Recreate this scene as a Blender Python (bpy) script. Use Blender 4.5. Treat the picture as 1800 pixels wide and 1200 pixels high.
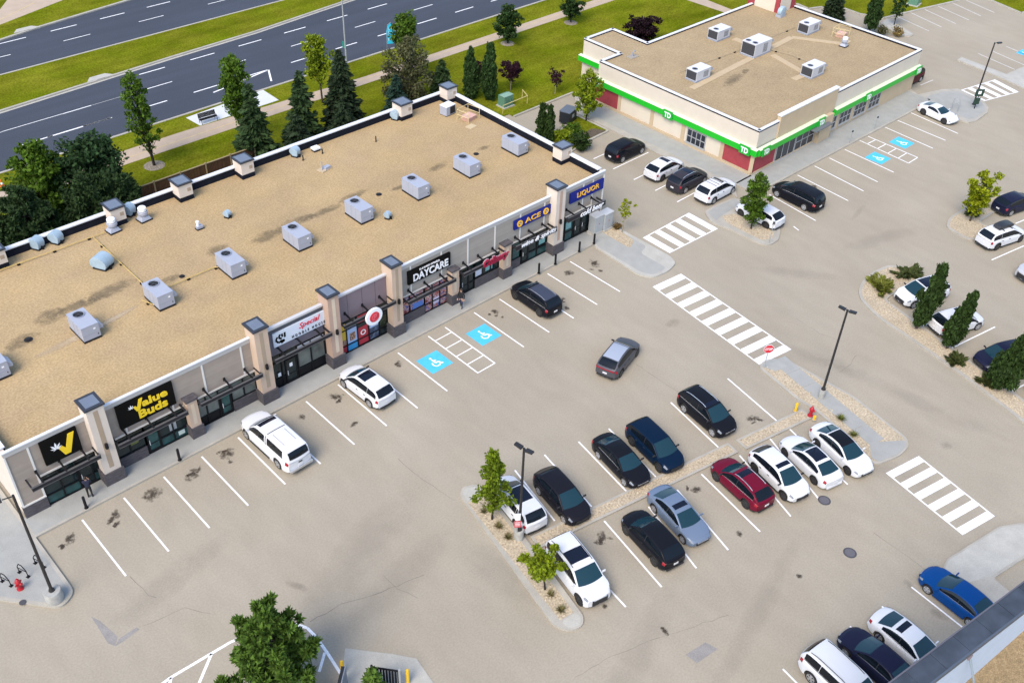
import bpy, math, random
import numpy as np
from mathutils import Vector, Matrix
random.seed(7)
rng = np.random.default_rng(11)
PI = math.pi
for o in list(bpy.data.objects):
    bpy.data.objects.remove(o)
S = bpy.context.scene
COL = S.collection

# ------------------------------------------------------------------ camera (drone, 48.6 m up)
F, PITCH, YAW, ROLL, CH, CX, CY = 1765.22, 0.679466, 0.782484, 0.043758, 48.5642, -10.1920, -47.2885
cp, sp, cy_, sy_ = math.cos(PITCH), math.sin(PITCH), math.cos(YAW), math.sin(YAW)
CD = Vector((cp*sy_, cp*cy_, -sp)); _r = Vector((cy_, -sy_, 0)); _u = _r.cross(CD)
CR = math.cos(ROLL)*_r + math.sin(ROLL)*_u
CU = -math.sin(ROLL)*_r + math.cos(ROLL)*_u
CPOS = Vector((CX, CY, CH))
cam = bpy.data.cameras.new('camera')
cam.sensor_width = 36.0
cam.lens = F/1800*36.0
cam.clip_start = 0.5
cam.clip_end = 3000
camo = bpy.data.objects.new('camera', cam)
M = Matrix((CR, CU, -CD)).transposed().to_4x4()
M.translation = CPOS
camo.matrix_world = M
COL.objects.link(camo)
S.camera = camo

def G(px, py, z=0.0):
    """where the line of sight through a photograph pixel meets the level z"""
    v = CD + (px-900)/F*CR - (py-600)/F*CU
    t = (z-CH)/v.z
    return (CX+t*v.x, CY+t*v.y)

# ------------------------------------------------------------------ world, sun, exposure
SUN_EL, SUN_ROT = math.radians(50), math.radians(252)
w = bpy.data.worlds.new('World')
S.world = w
w.use_nodes = True
nt = w.node_tree
bg = nt.nodes['Background']
sky = nt.nodes.new('ShaderNodeTexSky')
sky.sky_type = 'NISHITA'
sky.sun_disc = False
sky.sun_elevation = SUN_EL
sky.sun_rotation = SUN_ROT
sky.air_density = 1.0
sky.dust_density = 1.6
sky.ozone_density = 1.0
nt.links.new(sky.outputs[0], bg.inputs[0])
bg.inputs[1].default_value = 0.15
sl = bpy.data.lights.new('sun', 'SUN')
sl.energy = 1.5
sl.angle = math.radians(32)
sl.color = (1.0, 0.88, 0.72)
so = bpy.data.objects.new('sun', sl)
sd = Vector((math.sin(SUN_ROT)*math.cos(SUN_EL), math.cos(SUN_ROT)*math.cos(SUN_EL), math.sin(SUN_EL)))
so.rotation_euler = (-sd).to_track_quat('-Z', 'Y').to_euler()
so.location = (20, -40, 80)
COL.objects.link(so)
S.view_settings.view_transform = 'Standard'
S.view_settings.look = 'None'
S.view_settings.exposure = 1.08
S.view_settings.gamma = 1.0
S.view_settings.use_curve_mapping = False

# ------------------------------------------------------------------ materials
MATS = {}
def mat(name, col, rough=0.7, var=0.0, scale=3.0, bump=0.0, bscale=40.0, metal=0.0, coat=0.0, spec=0.5,
        big=0.0, bigscale=0.08, grain=0.0, gscale=60.0, emit=None, island=0.0, col2=None, transl=0.0, stretch=None):
    if name in MATS:
        return MATS[name]
    m = bpy.data.materials.new(name)
    m.use_nodes = True
    t = m.node_tree
    N, L = t.nodes, t.links
    b = N['Principled BSDF']
    b.inputs['Roughness'].default_value = rough
    b.inputs['Metallic'].default_value = metal
    b.inputs['Coat Weight'].default_value = coat
    b.inputs['Coat Roughness'].default_value = 0.06
    b.inputs['Specular IOR Level'].default_value = spec
    c4 = (*col, 1)
    b.inputs['Base Color'].default_value = c4
    src = None
    tc = None
    def coord():
        nonlocal tc
        if tc is None:
            tc = N.new('ShaderNodeNewGeometry')
        return tc.outputs['Position']
    def noise(sc, det=4.0, st=None):
        n = N.new('ShaderNodeTexNoise')
        n.inputs['Scale'].default_value = sc
        n.inputs['Detail'].default_value = det
        if st:
            mp = N.new('ShaderNodeMapping')
            mp.inputs['Scale'].default_value = st
            L.new(coord(), mp.inputs['Vector'])
            L.new(mp.outputs[0], n.inputs['Vector'])
        else:
            L.new(coord(), n.inputs['Vector'])
        return n.outputs['Fac']
    def scaled(src, fac, amt, lo=0.3, hi=0.7):
        r = N.new('ShaderNodeMapRange')
        r.inputs['From Min'].default_value = lo
        r.inputs['From Max'].default_value = hi
        r.inputs['To Min'].default_value = 1-amt
        r.inputs['To Max'].default_value = 1+amt
        L.new(fac, r.inputs['Value'])
        v = N.new('ShaderNodeVectorMath')
        v.operation = 'SCALE'
        L.new(src, v.inputs[0])
        L.new(r.outputs[0], v.inputs['Scale'])
        return v.outputs[0]
    if var or big or grain or island or col2:
        rgb = N.new('ShaderNodeRGB')
        rgb.outputs[0].default_value = c4
        src = rgb.outputs[0]
        if col2:
            mx = N.new('ShaderNodeMix')
            mx.data_type = 'RGBA'
            cr = N.new('ShaderNodeMapRange')
            cr.inputs['From Min'].default_value = 0.35
            cr.inputs['From Max'].default_value = 0.65
            L.new(noise(bigscale*2.3, 5.0), cr.inputs['Value'])
            L.new(cr.outputs[0], mx.inputs[0])
            L.new(src, mx.inputs[6])
            mx.inputs[7].default_value = (*col2, 1)
            src = mx.outputs[2]
        if var:
            src = scaled(src, noise(scale, 5.0, stretch), var)
        if big:
            src = scaled(src, noise(bigscale, 6.0), big)
        if grain:
            src = scaled(src, noise(gscale, 1.0), grain)
        if island:
            gi = N.new('ShaderNodeNewGeometry')
            src = scaled(src, gi.outputs['Random Per Island'], island, 0, 1)
        L.new(src, b.inputs['Base Color'])
    if bump:
        bn = N.new('ShaderNodeBump')
        bn.inputs['Strength'].default_value = bump
        bn.inputs['Distance'].default_value = 0.02
        L.new(noise(bscale, 4.0), bn.inputs['Height'])
        L.new(bn.outputs[0], b.inputs['Normal'])
    if emit:
        b.inputs['Emission Color'].default_value = (*emit[:3], 1)
        b.inputs['Emission Strength'].default_value = emit[3]
    if transl:
        tr = N.new('ShaderNodeBsdfTranslucent')
        ms = N.new('ShaderNodeMixShader')
        ms.inputs[0].default_value = transl
        if src is not None:
            L.new(src, tr.inputs['Color'])
        else:
            tr.inputs['Color'].default_value = c4
        L.new(b.outputs[0], ms.inputs[1])
        L.new(tr.outputs[0], ms.inputs[2])
        L.new(ms.outputs[0], N['Material Output'].inputs['Surface'])
    MATS[name] = m
    return m

def stain_mat(name, col, strength=0.8, thr=0.45, sc=1.6, soft=.13):
    """a soft-edged dirty mark: opaque in the middle of its own patch, fading through noise"""
    if name in MATS:
        return MATS[name]
    m = bpy.data.materials.new(name)
    m.use_nodes = True
    t = m.node_tree
    N, L = t.nodes, t.links
    b = N['Principled BSDF']
    b.inputs['Base Color'].default_value = (*col, 1)
    b.inputs['Roughness'].default_value = 0.85
    tc = N.new('ShaderNodeTexCoord')
    mp = N.new('ShaderNodeMapping')
    mp.inputs['Location'].default_value = (-1, -1, 0)
    mp.inputs['Scale'].default_value = (2, 2, 0)
    L.new(tc.outputs['Generated'], mp.inputs[0])
    gr = N.new('ShaderNodeTexGradient')
    gr.gradient_type = 'SPHERICAL'
    L.new(mp.outputs[0], gr.inputs[0])
    no = N.new('ShaderNodeTexNoise')
    no.inputs['Scale'].default_value = sc
    no.inputs['Detail'].default_value = 8
    no.inputs['Roughness'].default_value = 0.68
    ge = N.new('ShaderNodeNewGeometry')
    L.new(ge.outputs['Position'], no.inputs['Vector'])
    mu = N.new('ShaderNodeMath')
    mu.operation = 'MULTIPLY'
    rt = N.new('ShaderNodeMath')
    rt.operation = 'POWER'
    rt.inputs[1].default_value = 0.5
    L.new(gr.outputs['Fac'], rt.inputs[0])
    L.new(rt.outputs[0], mu.inputs[0])
    L.new(no.outputs['Fac'], mu.inputs[1])
    mr = N.new('ShaderNodeMapRange')
    mr.inputs['From Min'].default_value = thr-soft
    mr.inputs['From Max'].default_value = thr+soft
    mr.inputs['To Max'].default_value = strength
    L.new(mu.outputs[0], mr.inputs['Value'])
    tr = N.new('ShaderNodeBsdfTransparent')
    ms = N.new('ShaderNodeMixShader')
    L.new(mr.outputs[0], ms.inputs[0])
    L.new(tr.outputs[0], ms.inputs[1])
    L.new(b.outputs[0], ms.inputs[2])
    L.new(ms.outputs[0], N['Material Output'].inputs['Surface'])
    MATS[name] = m
    return m

# ------------------------------------------------------------------ object helpers
OFF = {}
class MB:
    """collects shapes and links them as one mesh object"""
    def __init__(s):
        s.v, s.f, s.m = [], [], []
    def add(s, vs, fs, mi=0):
        n = len(s.v)
        s.v += [tuple(p) for p in vs]
        s.f += [tuple(i+n for i in f) for f in fs]
        s.m += [mi]*len(fs)
    def box(s, x0, x1, y0, y1, z0, z1, mi=0):
        s.add([(x0,y0,z0),(x1,y0,z0),(x1,y1,z0),(x0,y1,z0),(x0,y0,z1),(x1,y0,z1),(x1,y1,z1),(x0,y1,z1)],
              [(0,3,2,1),(4,5,6,7),(0,1,5,4),(1,2,6,5),(2,3,7,6),(3,0,4,7)], mi)
        return s
    def prism(s, poly, z0, z1, mi=0, bottom=False):
        if sum(poly[i][0]*poly[(i+1)%len(poly)][1]-poly[(i+1)%len(poly)][0]*poly[i][1] for i in range(len(poly))) < 0:
            poly = poly[::-1]
        n = len(poly)
        vs = [(p[0],p[1],z0) for p in poly]+[(p[0],p[1],z1) for p in poly]
        fs = [tuple(range(n, 2*n))]
        if z1 != z0:
            fs += [(i,(i+1)%n,n+(i+1)%n,n+i) for i in range(n)]
            if bottom:
                fs.append(tuple(range(n-1,-1,-1)))
        s.add(vs, fs, mi)
        return s
    def flat(s, poly, z, mi=0):
        if sum(poly[i][0]*poly[(i+1)%len(poly)][1]-poly[(i+1)%len(poly)][0]*poly[i][1] for i in range(len(poly))) < 0:
            poly = poly[::-1]
        s.add([(p[0],p[1],z) for p in poly], [tuple(range(len(poly)))], mi)
        return s
    def grid(s, P, mi=0, flip=False):
        a, b = len(P), len(P[0])
        fs = []
        for i in range(a-1):
            for j in range(b-1):
                q = (i*b+j, (i+1)*b+j, (i+1)*b+j+1, i*b+j+1)
                fs.append(q[::-1] if flip else q)
        s.add([p for r in P for p in r], fs, mi)
        return s
    def tube(s, pts, r, n=8, mi=0, caps=True):
        pts = [Vector(p) for p in pts]
        rs = r if isinstance(r, (list, tuple)) else [r]*len(pts)
        rings = []
        for i, p in enumerate(pts):
            d = (pts[min(i+1, len(pts)-1)]-pts[max(i-1, 0)])
            d = d.normalized() if d.length > 1e-9 else Vector((0,0,1))
            a = d.cross(Vector((0,0,1)) if abs(d.z) < 0.95 else Vector((1,0,0))).normalized()
            b = d.cross(a)
            rings.append([p+rs[i]*(math.cos(2*PI*k/n)*a+math.sin(2*PI*k/n)*b) for k in range(n)])
        fs = []
        for i in range(len(pts)-1):
            for k in range(n):
                fs.append((i*n+k, i*n+(k+1)%n, (i+1)*n+(k+1)%n, (i+1)*n+k))
        if caps:
            fs.append(tuple(range(n-1,-1,-1)))
            fs.append(tuple((len(pts)-1)*n+k for k in range(n)))
        s.add([p for r_ in rings for p in r_], [f[::-1] for f in fs], mi)
        return s
    def lathe(s, prof, c=(0,0,0), n=16, mi=0, axis='z', caps=True):
        vs = []
        for (r, z) in prof:
            for k in range(n):
                a = 2*PI*k/n
                q = (r*math.cos(a), r*math.sin(a), z)
                if axis == 'x': q = (q[2], q[0], q[1])
                if axis == 'y': q = (q[1], q[2], q[0])
                vs.append((c[0]+q[0], c[1]+q[1], c[2]+q[2]))
        fs = []
        for i in range(len(prof)-1):
            for k in range(n):
                fs.append((i*n+k, i*n+(k+1)%n, (i+1)*n+(k+1)%n, (i+1)*n+k))
        if caps:
            fs.append(tuple(range(n-1,-1,-1)))
            fs.append(tuple((len(prof)-1)*n+k for k in range(n)))
        s.add(vs, fs, mi)
        return s
    def xf(s, fn):
        s.v = [tuple(fn(Vector(p))) for p in s.v]
        return s
    def build(s, name, mats, parent=None, smooth=None, loc=None, world=True):
        if not isinstance(mats, (list, tuple)):
            mats = [mats]
        off = OFF.get(parent.name, Vector()) if (parent is not None and world) else Vector()
        if loc is not None and parent is None and world:
            off = Vector(loc)
        me = bpy.data.meshes.new(name)
        vs = s.v
        if off.length > 0:
            vs = [(p[0]-off.x, p[1]-off.y, p[2]-off.z) for p in vs]
        me.from_pydata(vs, [], s.f)
        for m in mats:
            me.materials.append(m)
        if len(mats) > 1:
            me.polygons.foreach_set('material_index', s.m)
        if smooth is not None:
            me.shade_smooth()
            me.set_sharp_from_angle(angle=math.radians(smooth))
        me.update()
        return link(name, me, parent, loc, off if (world or loc is None) else Vector(loc))

def link(name, me, parent=None, loc=None, off=None):
    o = bpy.data.objects.new(name, me)
    COL.objects.link(o)
    if parent is not None:
        o.parent = parent
    elif loc is not None:
        o.location = loc
    OFF[o.name] = Vector(off) if off is not None else Vector()
    return o

def tag(o, label=None, cat=None, group=None, kind=None):
    if label: o['label'] = label
    if cat: o['category'] = cat
    if group: o['group'] = group
    if kind: o['kind'] = kind
    return o

def thing(name, label, cat, loc=(0,0,0), rz=0.0, group=None):
    o = bpy.data.objects.new(name, None)
    o.empty_display_size = 0.3
    COL.objects.link(o)
    o.location = loc
    o.rotation_euler = (0, 0, rz)
    OFF[o.name] = Vector(loc)
    return tag(o, label, cat, group)

def copy_tree(o, loc=None, rz=None, label=None, group=None, parent=None):
    c = o.copy()
    COL.objects.link(c)
    if parent is not None:
        c.parent = parent
    if loc is not None: c.location = loc
    if rz is not None: c.rotation_euler = (0, 0, rz)
    if label: c['label'] = label
    if group: c['group'] = group
    for ch in list(o.children):
        copy_tree(ch, parent=c)
    return c

def text_mb(txt, size=1.0, bold=0.0, shear=0.0, depth=0.02, spacing=1.0):
    """lettering as mesh, laid out in x-y, centred on the origin"""
    cu = bpy.data.curves.new('lettering', 'FONT')
    cu.body = txt
    cu.size = size
    cu.offset = bold
    cu.shear = shear
    cu.extrude = depth/2
    cu.space_character = spacing
    cu.align_x = 'CENTER'
    cu.align_y = 'CENTER'
    cu.resolution_u = 3
    o = bpy.data.objects.new('lettering', cu)
    COL.objects.link(o)
    dg = bpy.context.evaluated_depsgraph_get()
    me = o.evaluated_get(dg).to_mesh()
    mb = MB()
    mb.add([tuple(v.co) for v in me.vertices], [tuple(p.vertices) for p in me.polygons])
    o.evaluated_get(dg).to_mesh_clear()
    bpy.data.objects.remove(o)
    bpy.data.curves.remove(cu)
    # centre on the real bounds
    if mb.v:
        xs = [p[0] for p in mb.v]; ys = [p[1] for p in mb.v]
        cx, cy = (min(xs)+max(xs))/2, (min(ys)+max(ys))/2
        mb.v = [(p[0]-cx, p[1]-cy, p[2]) for p in mb.v]
    return mb

def fit_text(txt, wd, ht, **k):
    mb = text_mb(txt, 1.0, **k)
    xs = [p[0] for p in mb.v]; ys = [p[1] for p in mb.v]
    sx, sy = wd/(max(xs)-min(xs)), ht/(max(ys)-min(ys))
    mb.v = [(p[0]*sx, p[1]*sy, p[2]) for p in mb.v]
    return mb

def onwall(mb, x, y, z, face='-y'):
    """stand lettering up on a wall that faces -y or -x"""
    if face == '-y':
        return mb.xf(lambda p: (x+p.x, y-p.z, z+p.y))
    return mb.xf(lambda p: (x-p.z, y-p.x, z+p.y))

def rounded(poly, r=0.5, n=4):
    """polygon with its corners rounded"""
    out = []
    k = len(poly)
    for i in range(k):
        a, b, c = Vector(poly[i-1]), Vector(poly[i]), Vector(poly[(i+1)%k])
        la, lc = (a-b).length, (c-b).length
        rr = min(r, la*0.45, lc*0.45)
        p0, p1 = b+(a-b).normalized()*rr, b+(c-b).normalized()*rr
        for j in range(n+1):
            t = j/n
            out.append(tuple((1-t)**2*p0+2*t*(1-t)*b+t*t*p1))
    return out

def inset(poly, d):
    if sum(poly[i][0]*poly[(i+1)%len(poly)][1]-poly[(i+1)%len(poly)][0]*poly[i][1] for i in range(len(poly))) < 0:
        poly = poly[::-1]
    out = []
    n = len(poly)
    for i in range(n):
        a, b, c = Vector(poly[i-1]), Vector(poly[i]), Vector(poly[(i+1)%n])
        e1, e2 = (b-a).normalized(), (c-b).normalized()
        n1, n2 = Vector((-e1.y, e1.x)), Vector((-e2.y, e2.x))
        m = n1+n2
        m = m/max(0.4, m.length_squared/2) if m.length > 1e-6 else n1
        out.append(tuple(b+m*d))
    return out

def quad_line(a, b, wd):
    a, b = Vector(a), Vector(b)
    d = (b-a).normalized()
    n = Vector((-d.y, d.x))*wd/2
    return [tuple(a-n), tuple(b-n), tuple(b+n), tuple(a+n)]
# ------------------------------------------------------------------ colours of the setting
ASPH = mat('worn_asphalt', (0.336, 0.300, 0.238), 0.92, var=0.04, scale=0.9, big=0.06, bigscale=0.07, grain=0.07, gscale=9, bump=0.15, bscale=30, col2=(0.322, 0.284, 0.222), spec=0.1, stretch=(1, 0.35, 1))
ROADM = mat('road_asphalt', (0.047, 0.056, 0.075), 0.85, var=0.08, scale=0.6, big=0.06, grain=0.14, gscale=9, stretch=(0.05, 1, 1), spec=0.3)
CONC = mat('concrete_walk', (0.315, 0.318, 0.300), 0.9, var=0.06, scale=1.3, big=0.06, grain=0.08, gscale=20, spec=0.3, island=0.05)
CONCL = mat('pale_concrete', (0.40, 0.39, 0.35), 0.9, var=0.08, scale=1.1, big=0.05, grain=0.08, gscale=18, spec=0.3)
CONCW = mat('fresh_concrete', (0.56, 0.58, 0.60), 0.9, var=0.03, scale=1.3, spec=0.3)
KERB = mat('kerb_concrete', (0.365, 0.345, 0.30), 0.9, var=0.10, scale=0.9, grain=0.08, gscale=16, spec=0.3)
GRASS = mat('mown_grass', (0.106, 0.132, 0.006), 0.95, var=0.22, scale=0.55, big=0.12, bigscale=0.1, grain=0.28, gscale=5.5, col2=(0.142, 0.146, 0.012), bump=0.5, bscale=9, spec=0.0, stretch=(0.35, 1, 1))
PATHM = mat('asphalt_path', (0.42, 0.335, 0.255), 0.9, var=0.06, scale=0.8, big=0.06, grain=0.05, gscale=12, spec=0.3)
ROCK = mat('rock_mulch', (0.42, 0.35, 0.25), 0.95, var=0.10, scale=0.8, grain=0.26, gscale=7.5, bump=0.8, bscale=8, spec=0.2)
STONE = mat('river_stones', (0.42, 0.355, 0.26), 0.9, island=0.32, spec=0.2)
PAINT = mat('white_road_paint', (0.80, 0.80, 0.80), 0.75, var=0.05, scale=2, grain=0.10, gscale=7, spec=0.3)
PAINTW = mat('worn_road_paint', (0.58, 0.57, 0.55), 0.8, var=0.14, scale=2, spec=0.3)
YPAINT = mat('faded_yellow_paint', (0.52, 0.40, 0.20), 0.8, var=0.1, scale=2, spec=0.3)
BLUEP = mat('blue_road_paint', (0.075, 0.47, 0.78), 0.75, var=0.07, scale=2.5, spec=0.3)
PATCH = mat('asphalt_repair', (0.25, 0.235, 0.222), 0.9, var=0.1, scale=1.5, grain=0.1, gscale=12, spec=0.3)
CRACK = mat('crack_dark_tar', (0.17, 0.15, 0.13), 0.9, spec=0.2)  # the cracks' own dark colour
OIL = stain_mat('oil_stain', (0.055, 0.042, 0.030), 0.8, 0.40, 3.0, .085)
OILS = stain_mat('faint_stain', (0.19, 0.165, 0.13), 0.22, 0.33, 1.6)
TYRE = stain_mat('tyre_grime', (0.24, 0.215, 0.18), 0.12, 0.34, 0.5)
IRON = mat('cast_iron', (0.075, 0.075, 0.085), 0.7, var=0.15, scale=20, metal=0.3)
BLACK = mat('black_metal', (0.010, 0.010, 0.012), 0.6, spec=.2)
SOIL = mat('dark_soil', (0.09, 0.07, 0.05), 0.95, grain=0.3, gscale=10)

# ------------------------------------------------------------------ ground sheets
ground = MB().flat([(-700,-700),(900,-700),(900,900),(-700,900)], -0.10).build('ground', GRASS)
tag(ground, kind='structure')
lot = MB().flat([(-60,-110),(170,-110),(170,40),(52,40),(52,24.5),(-60,24.5)], 0.0).build('parking_lot', ASPH)
tag(lot, kind='structure')
roadE = MB().flat([(-120,45.0),(320,45.0),(320,64),(-120,64)], 0.0).build('road', ROADM)
tag(roadE, kind='structure')
nk = [(-120,73.0),(10,73.2),(25.1,75.3),(30,76.3),(42.9,78.0),(60,78.3),(320,78.6)]
roadW = MB().flat([(-120,66.0),(320,66.0)]+nk[::-1], 0.0).build('road', ROADM)
tag(roadW, kind='structure')

def kerbed(name, poly, top, kmat, tmat, kw=0.2, kz=0.13, kind='structure'):
    """a raised area: kerb ring round it and a sheet of another material inside"""
    o = MB().prism(poly, -0.05, kz).build(name, kmat)
    tag(o, kind=kind)
    if tmat:
        p = MB().flat(inset(poly, kw), kz+0.004).build(top, tmat, o)
    return o

# median and lawns
medk = [(-120,57.2),(18,57.3),(30,58.1),(38,58.6),(49.5,59.1),(65,60.7),(90,62.4),(320,63)]
med = MB().prism(medk+[(320,66.0),(-120,66.0)],-0.05,0.14).build('median', KERB)
tag(med, kind='structure')
MB().flat([(a,b+.3) for a,b in medk]+[(320,65.72),(-120,65.72)],0.144).build('grass_strip', GRASS, med)
MB().flat(medk+[(a,b-.3) for a,b in medk[::-1]],0.004).build('gutter', CONCL, roadE)
MB().flat([(-120,45.0),(320,45.0),(320,45.25),(-120,45.25)],0.004).build('gutter', CONCL, roadE)
lawn_e = [G(1400,8), G(1421,17), G(1442,14), G(1483,16), G(1511,26), G(1554,33), G(1620,17), G(1695,0), G(1760,-18)]
lawn_poly = [(-120,23.6),(58.3,23.6),(58.35,22.75),(67.45,22.85),(67.45,19.9),(70.6,19.9),(70.6,25.2),(75.6,25.2),(75.6,19.9),(98.3,19.9)]+lawn_e+[(190,45.0),(-120,45.0)]
lawn = MB().prism(lawn_poly, -0.05, 0.12).build('lawn', GRASS)
tag(lawn, kind='structure')
def kstrip(pts, wd, z0, z1, name='kerb', parent=None, m=None):
    for a, b in zip(pts[:-1], pts[1:]):
        MB().prism(quad_line(a, b, wd), z0, z1).build(name, m or KERB, parent)
kstrip([(58.3,22.8),(67.4,22.9)], 0.22, -0.02, 0.15, parent=lawn)
kstrip(lawn_e, 0.3, -0.02, 0.15, parent=lawn)
MB().box(-120,300,44.72,45.0,-0.02,0.15).build('kerb', KERB, lawn)
nl = MB().prism(nk+[(320,300),(-120,300)], -0.05, 0.12).build('lawn', GRASS)
tag(nl, kind='structure')
kstrip(nk, 0.35, -0.02, 0.15, parent=nl)
pp = MB().flat([(-120,38.9),(320,39.2),(320,41.8),(52,40.6),(30,41.6),(-120,41.6)], 0.126).build('path', PATHM)
tag(pp, kind='structure')
for x in range(-4, 40):
    MB().flat(quad_line((x*3.2-1.2,40.1),(x*3.2+1.9,40.1),0.10),0.130).build('path_line', YPAINT, pp)
pb = MB().flat([G(1206,0,.13),G(1222,-8,.13),G(1293,20,.13),G(1284,26,.13)], 0.130).build('path', PATHM)
tag(pb, kind='structure')
pc = MB().flat([G(0,17,.12),G(13,0,.12),G(40,-30,.12),G(170,-25,.12),G(112,0,.12),G(0,44,.12),G(-60,68,.12),G(-60,50,.12)], 0.126).build('path', PATHM)
tag(pc, kind='structure')
MB().flat(quad_line(G(-20,45,.13),G(60,5,.13),0.12),0.130).build('path_line', YPAINT, pc)
# storm-drain aprons in the kerbs
for q in ((178,140),(48,55)):
    c = G(*q)
    a = MB().prism([(c[0]-1.6,c[1]-.05),(c[0]+1.6,c[1]-.05),(c[0]+.9,c[1]+.9),(c[0]-.9,c[1]+.9)],0,0.165).build('drain_apron', CONCL, med if q[0]>100 else nl)
    MB().box(c[0]-.45,c[0]+.45,c[1]-.12,c[1]-.06,0.01,0.15).build('drain_inlet', IRON, a)

# lane lines on the road
def dash(par, a, b, wd=0.16, m=PAINT):
    MB().flat(quad_line(a, b, wd), 0.008).build('lane_line', m, par)
for k in range(-6, 20):
    if k > 0: dash(roadE, (26.8+k*6.3,56.85), (29.9+k*6.3,56.85))
    dash(roadE, (22.65+k*9.3-.1,53.0), (25.7+k*9.3,53.0), 0.13)
    dash(roadE, (29.2+k*6.22,49.1), (32.3+k*6.22,49.1), 0.17)
    dash(roadW, (24.6+k*6.2,74.45), (27.8+k*6.2,74.45))
    dash(roadW, (30.7+k*9.5,70.75), (34.0+k*9.5,70.75), 0.12)
dash(roadE, (16.2,53.03), (22.6,53.03), 0.09)
dash(roadE, (25.7,53.0), (31.9,53.0), 0.05, PAINTW)
dash(roadE, (19.3,49.1), (26.0,49.1), 0.2)
for a, b in (((375,163),(472,123)), ((472,123),(477,143))):
    dash(roadE, G(*a), G(*b), 0.2)

# ------------------------------------------------------------------ strip sidewalk and kerbed areas
walk = MB().box(-2.7,47.6,0.42,2.32,-0.05,0.145).build('sidewalk', KERB)
tag(walk, kind='structure')
x = -2.66
while x < 47.4:
    x2 = min(x+1.72, 47.55)
    MB().box(x+.006,x2-.006,0.60,2.30,0.10,0.150+random.uniform(0,.003)).build('slab', CONC, walk)
    x = x2
strip_kerb_weeds = MB()
def smooth_poly(px, r=1.2, n=5):
    return rounded([G(*q) for q in px], r, n)
# pavement at the west end, with the bicycle stands
west = rounded([(-2.70,23.0),(-2.70,-4.95),(-3.75,-5.55),(-6.2,-2.55),(-13,6),(-13,23)], 1.0, 5)
wp = MB().prism(west, -0.05, 0.138).build('pavement', KERB)
tag(wp, kind='structure')
for i in range(7):
    for j in range(12):
        x0, y0 = -13+i*1.72, -5.6+j*2.1
        cell = [(x0,y0),(x0+1.68,y0),(x0+1.68,y0+2.06),(x0,y0+2.06)]
        cx, cyy = x0+.85, y0+1.04
        # keep slabs inside the kerb
        lim = lambda p: p[0] < -2.86 and (p[0]+2.7)*0.80+(p[1]+5.05)*0.6 > -0.55+0.55 and (p[1]+2.55)*0.64-(-6.2-p[0])*0.77 > -0.1 + 0.0
        if all(lim(p) for p in cell):
            MB().prism(cell, 0.1, 0.150).build('slab', CONC, wp)
MB().prism(inset(west, 0.22), 0.1, 0.141).build('concrete_bed', CONC, wp)
c = G(40,1058,.15)
MB().lathe([(.20,0),(.20,.012)], (c[0],c[1],.143), 16).build('drain_cover', IRON, wp)
# liquor corner
isl = [(47.58,2.3),(47.58,0.42),(46.6,0.35),(46.3,-5.2),(46.9,-6.3),(48.6,-6.55),(50.1,-6.2),(50.5,-5.2),(50.45,0.6),(50.2,2.2),(50.2,4),(49.6,4),(49.6,2.3)]
io = MB().prism(rounded(isl, 0.5), -0.05, 0.143).build('traffic_island', CONCL)
tag(io, kind='structure')
MB().prism(inset(rounded([(47.5,1.6),(46.75,-.2),(46.7,-5.2),(47.2,-6.1),(48.9,-6.2),(48.9,-3.2),(50.1,-2.9),(50.2,1.6)],.4),0.03),0.1,0.148).build('slab', CONC, io)
MB().flat(rounded([(48.75,1.9),(48.7,-2.1),(49.9,-1.6),(50.25,0.6),(50.1,1.9)],.3), 0.156).build('rock_bed', ROCK, io)
# island in front of the bank corner
px = [(1237,374),(1258,362),(1291,349),(1316,361),(1345,378),(1372,404),(1368,424),(1352,433),(1335,430),(1290,408),(1250,392)]
ti = MB().prism(smooth_poly(px, .5), -0.05, 0.142).build('traffic_island', KERB)
tag(ti, kind='structure')
MB().flat(rounded([G(*q) for q in [(1268,382),(1290,378),(1330,392),(1360,410),(1358,421),(1340,425),(1300,406),(1275,392)]],.3), 0.147).build('rock_bed', ROCK, ti)
MB().prism(rounded([G(*q) for q in [(1243,375),(1262,364),(1292,352),(1305,360),(1268,381),(1258,390)]],.2), 0.1, 0.148).build('slab', CONC, ti)
# bank sidewalks
bw = MB().prism([(65.0,-1.0),(65.1,-3.7),(95,-4.35),G(1623,192)]+[G(*q) for q in [(1686,213),(1702,217.5),(1716,214),(1735,200),(1737,191),(1728,179),(1683,158),(1655,159),(1613,168)]]+[(98.4,-1.15),(67.7,-1.15)], -0.05, 0.143).build('sidewalk', KERB)
tag(bw, kind='structure')
x = 65.2
while x < 96:
    MB().prism([(x+.01,-1.2),(x+1.78,-1.2),(x+1.78,-3.48-(x-65)*.0215),(x+.01,-3.48-(x-65)*.0215)], 0.1, 0.149).build('slab', CONC, bw)
    x += 1.8
MB().prism(inset([G(*q) for q in [(1640,190),(1690,208),(1703,213),(1715,210),(1731,199),(1733,191),(1726,182),(1683,162),(1655,163),(1625,172)]],.1), 0.1, 0.149).build('slab', CONC, bw)
bl = MB().prism([G(1014,201),G(1074,230),G(1160,274),G(1250,318),G(1296,349),(65.0,-1.0),(67.65,-1.15),(67.65,19.9),(67.4,22.7)], -0.05, 0.143).build('sidewalk', KERB)
tag(bl, kind='structure')
a0, a1 = Vector((64.6,21.6)), Vector((63.6,-0.6))
for k in range(12):
    y0, y1 = 19.6-k*1.75, 19.6-(k+1)*1.75+.02
    MB().prism([(64.9,y0),(64.9,y1),(67.55,y1),(67.55,y0)], 0.1, 0.149).build('slab', CONC, bl)
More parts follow.
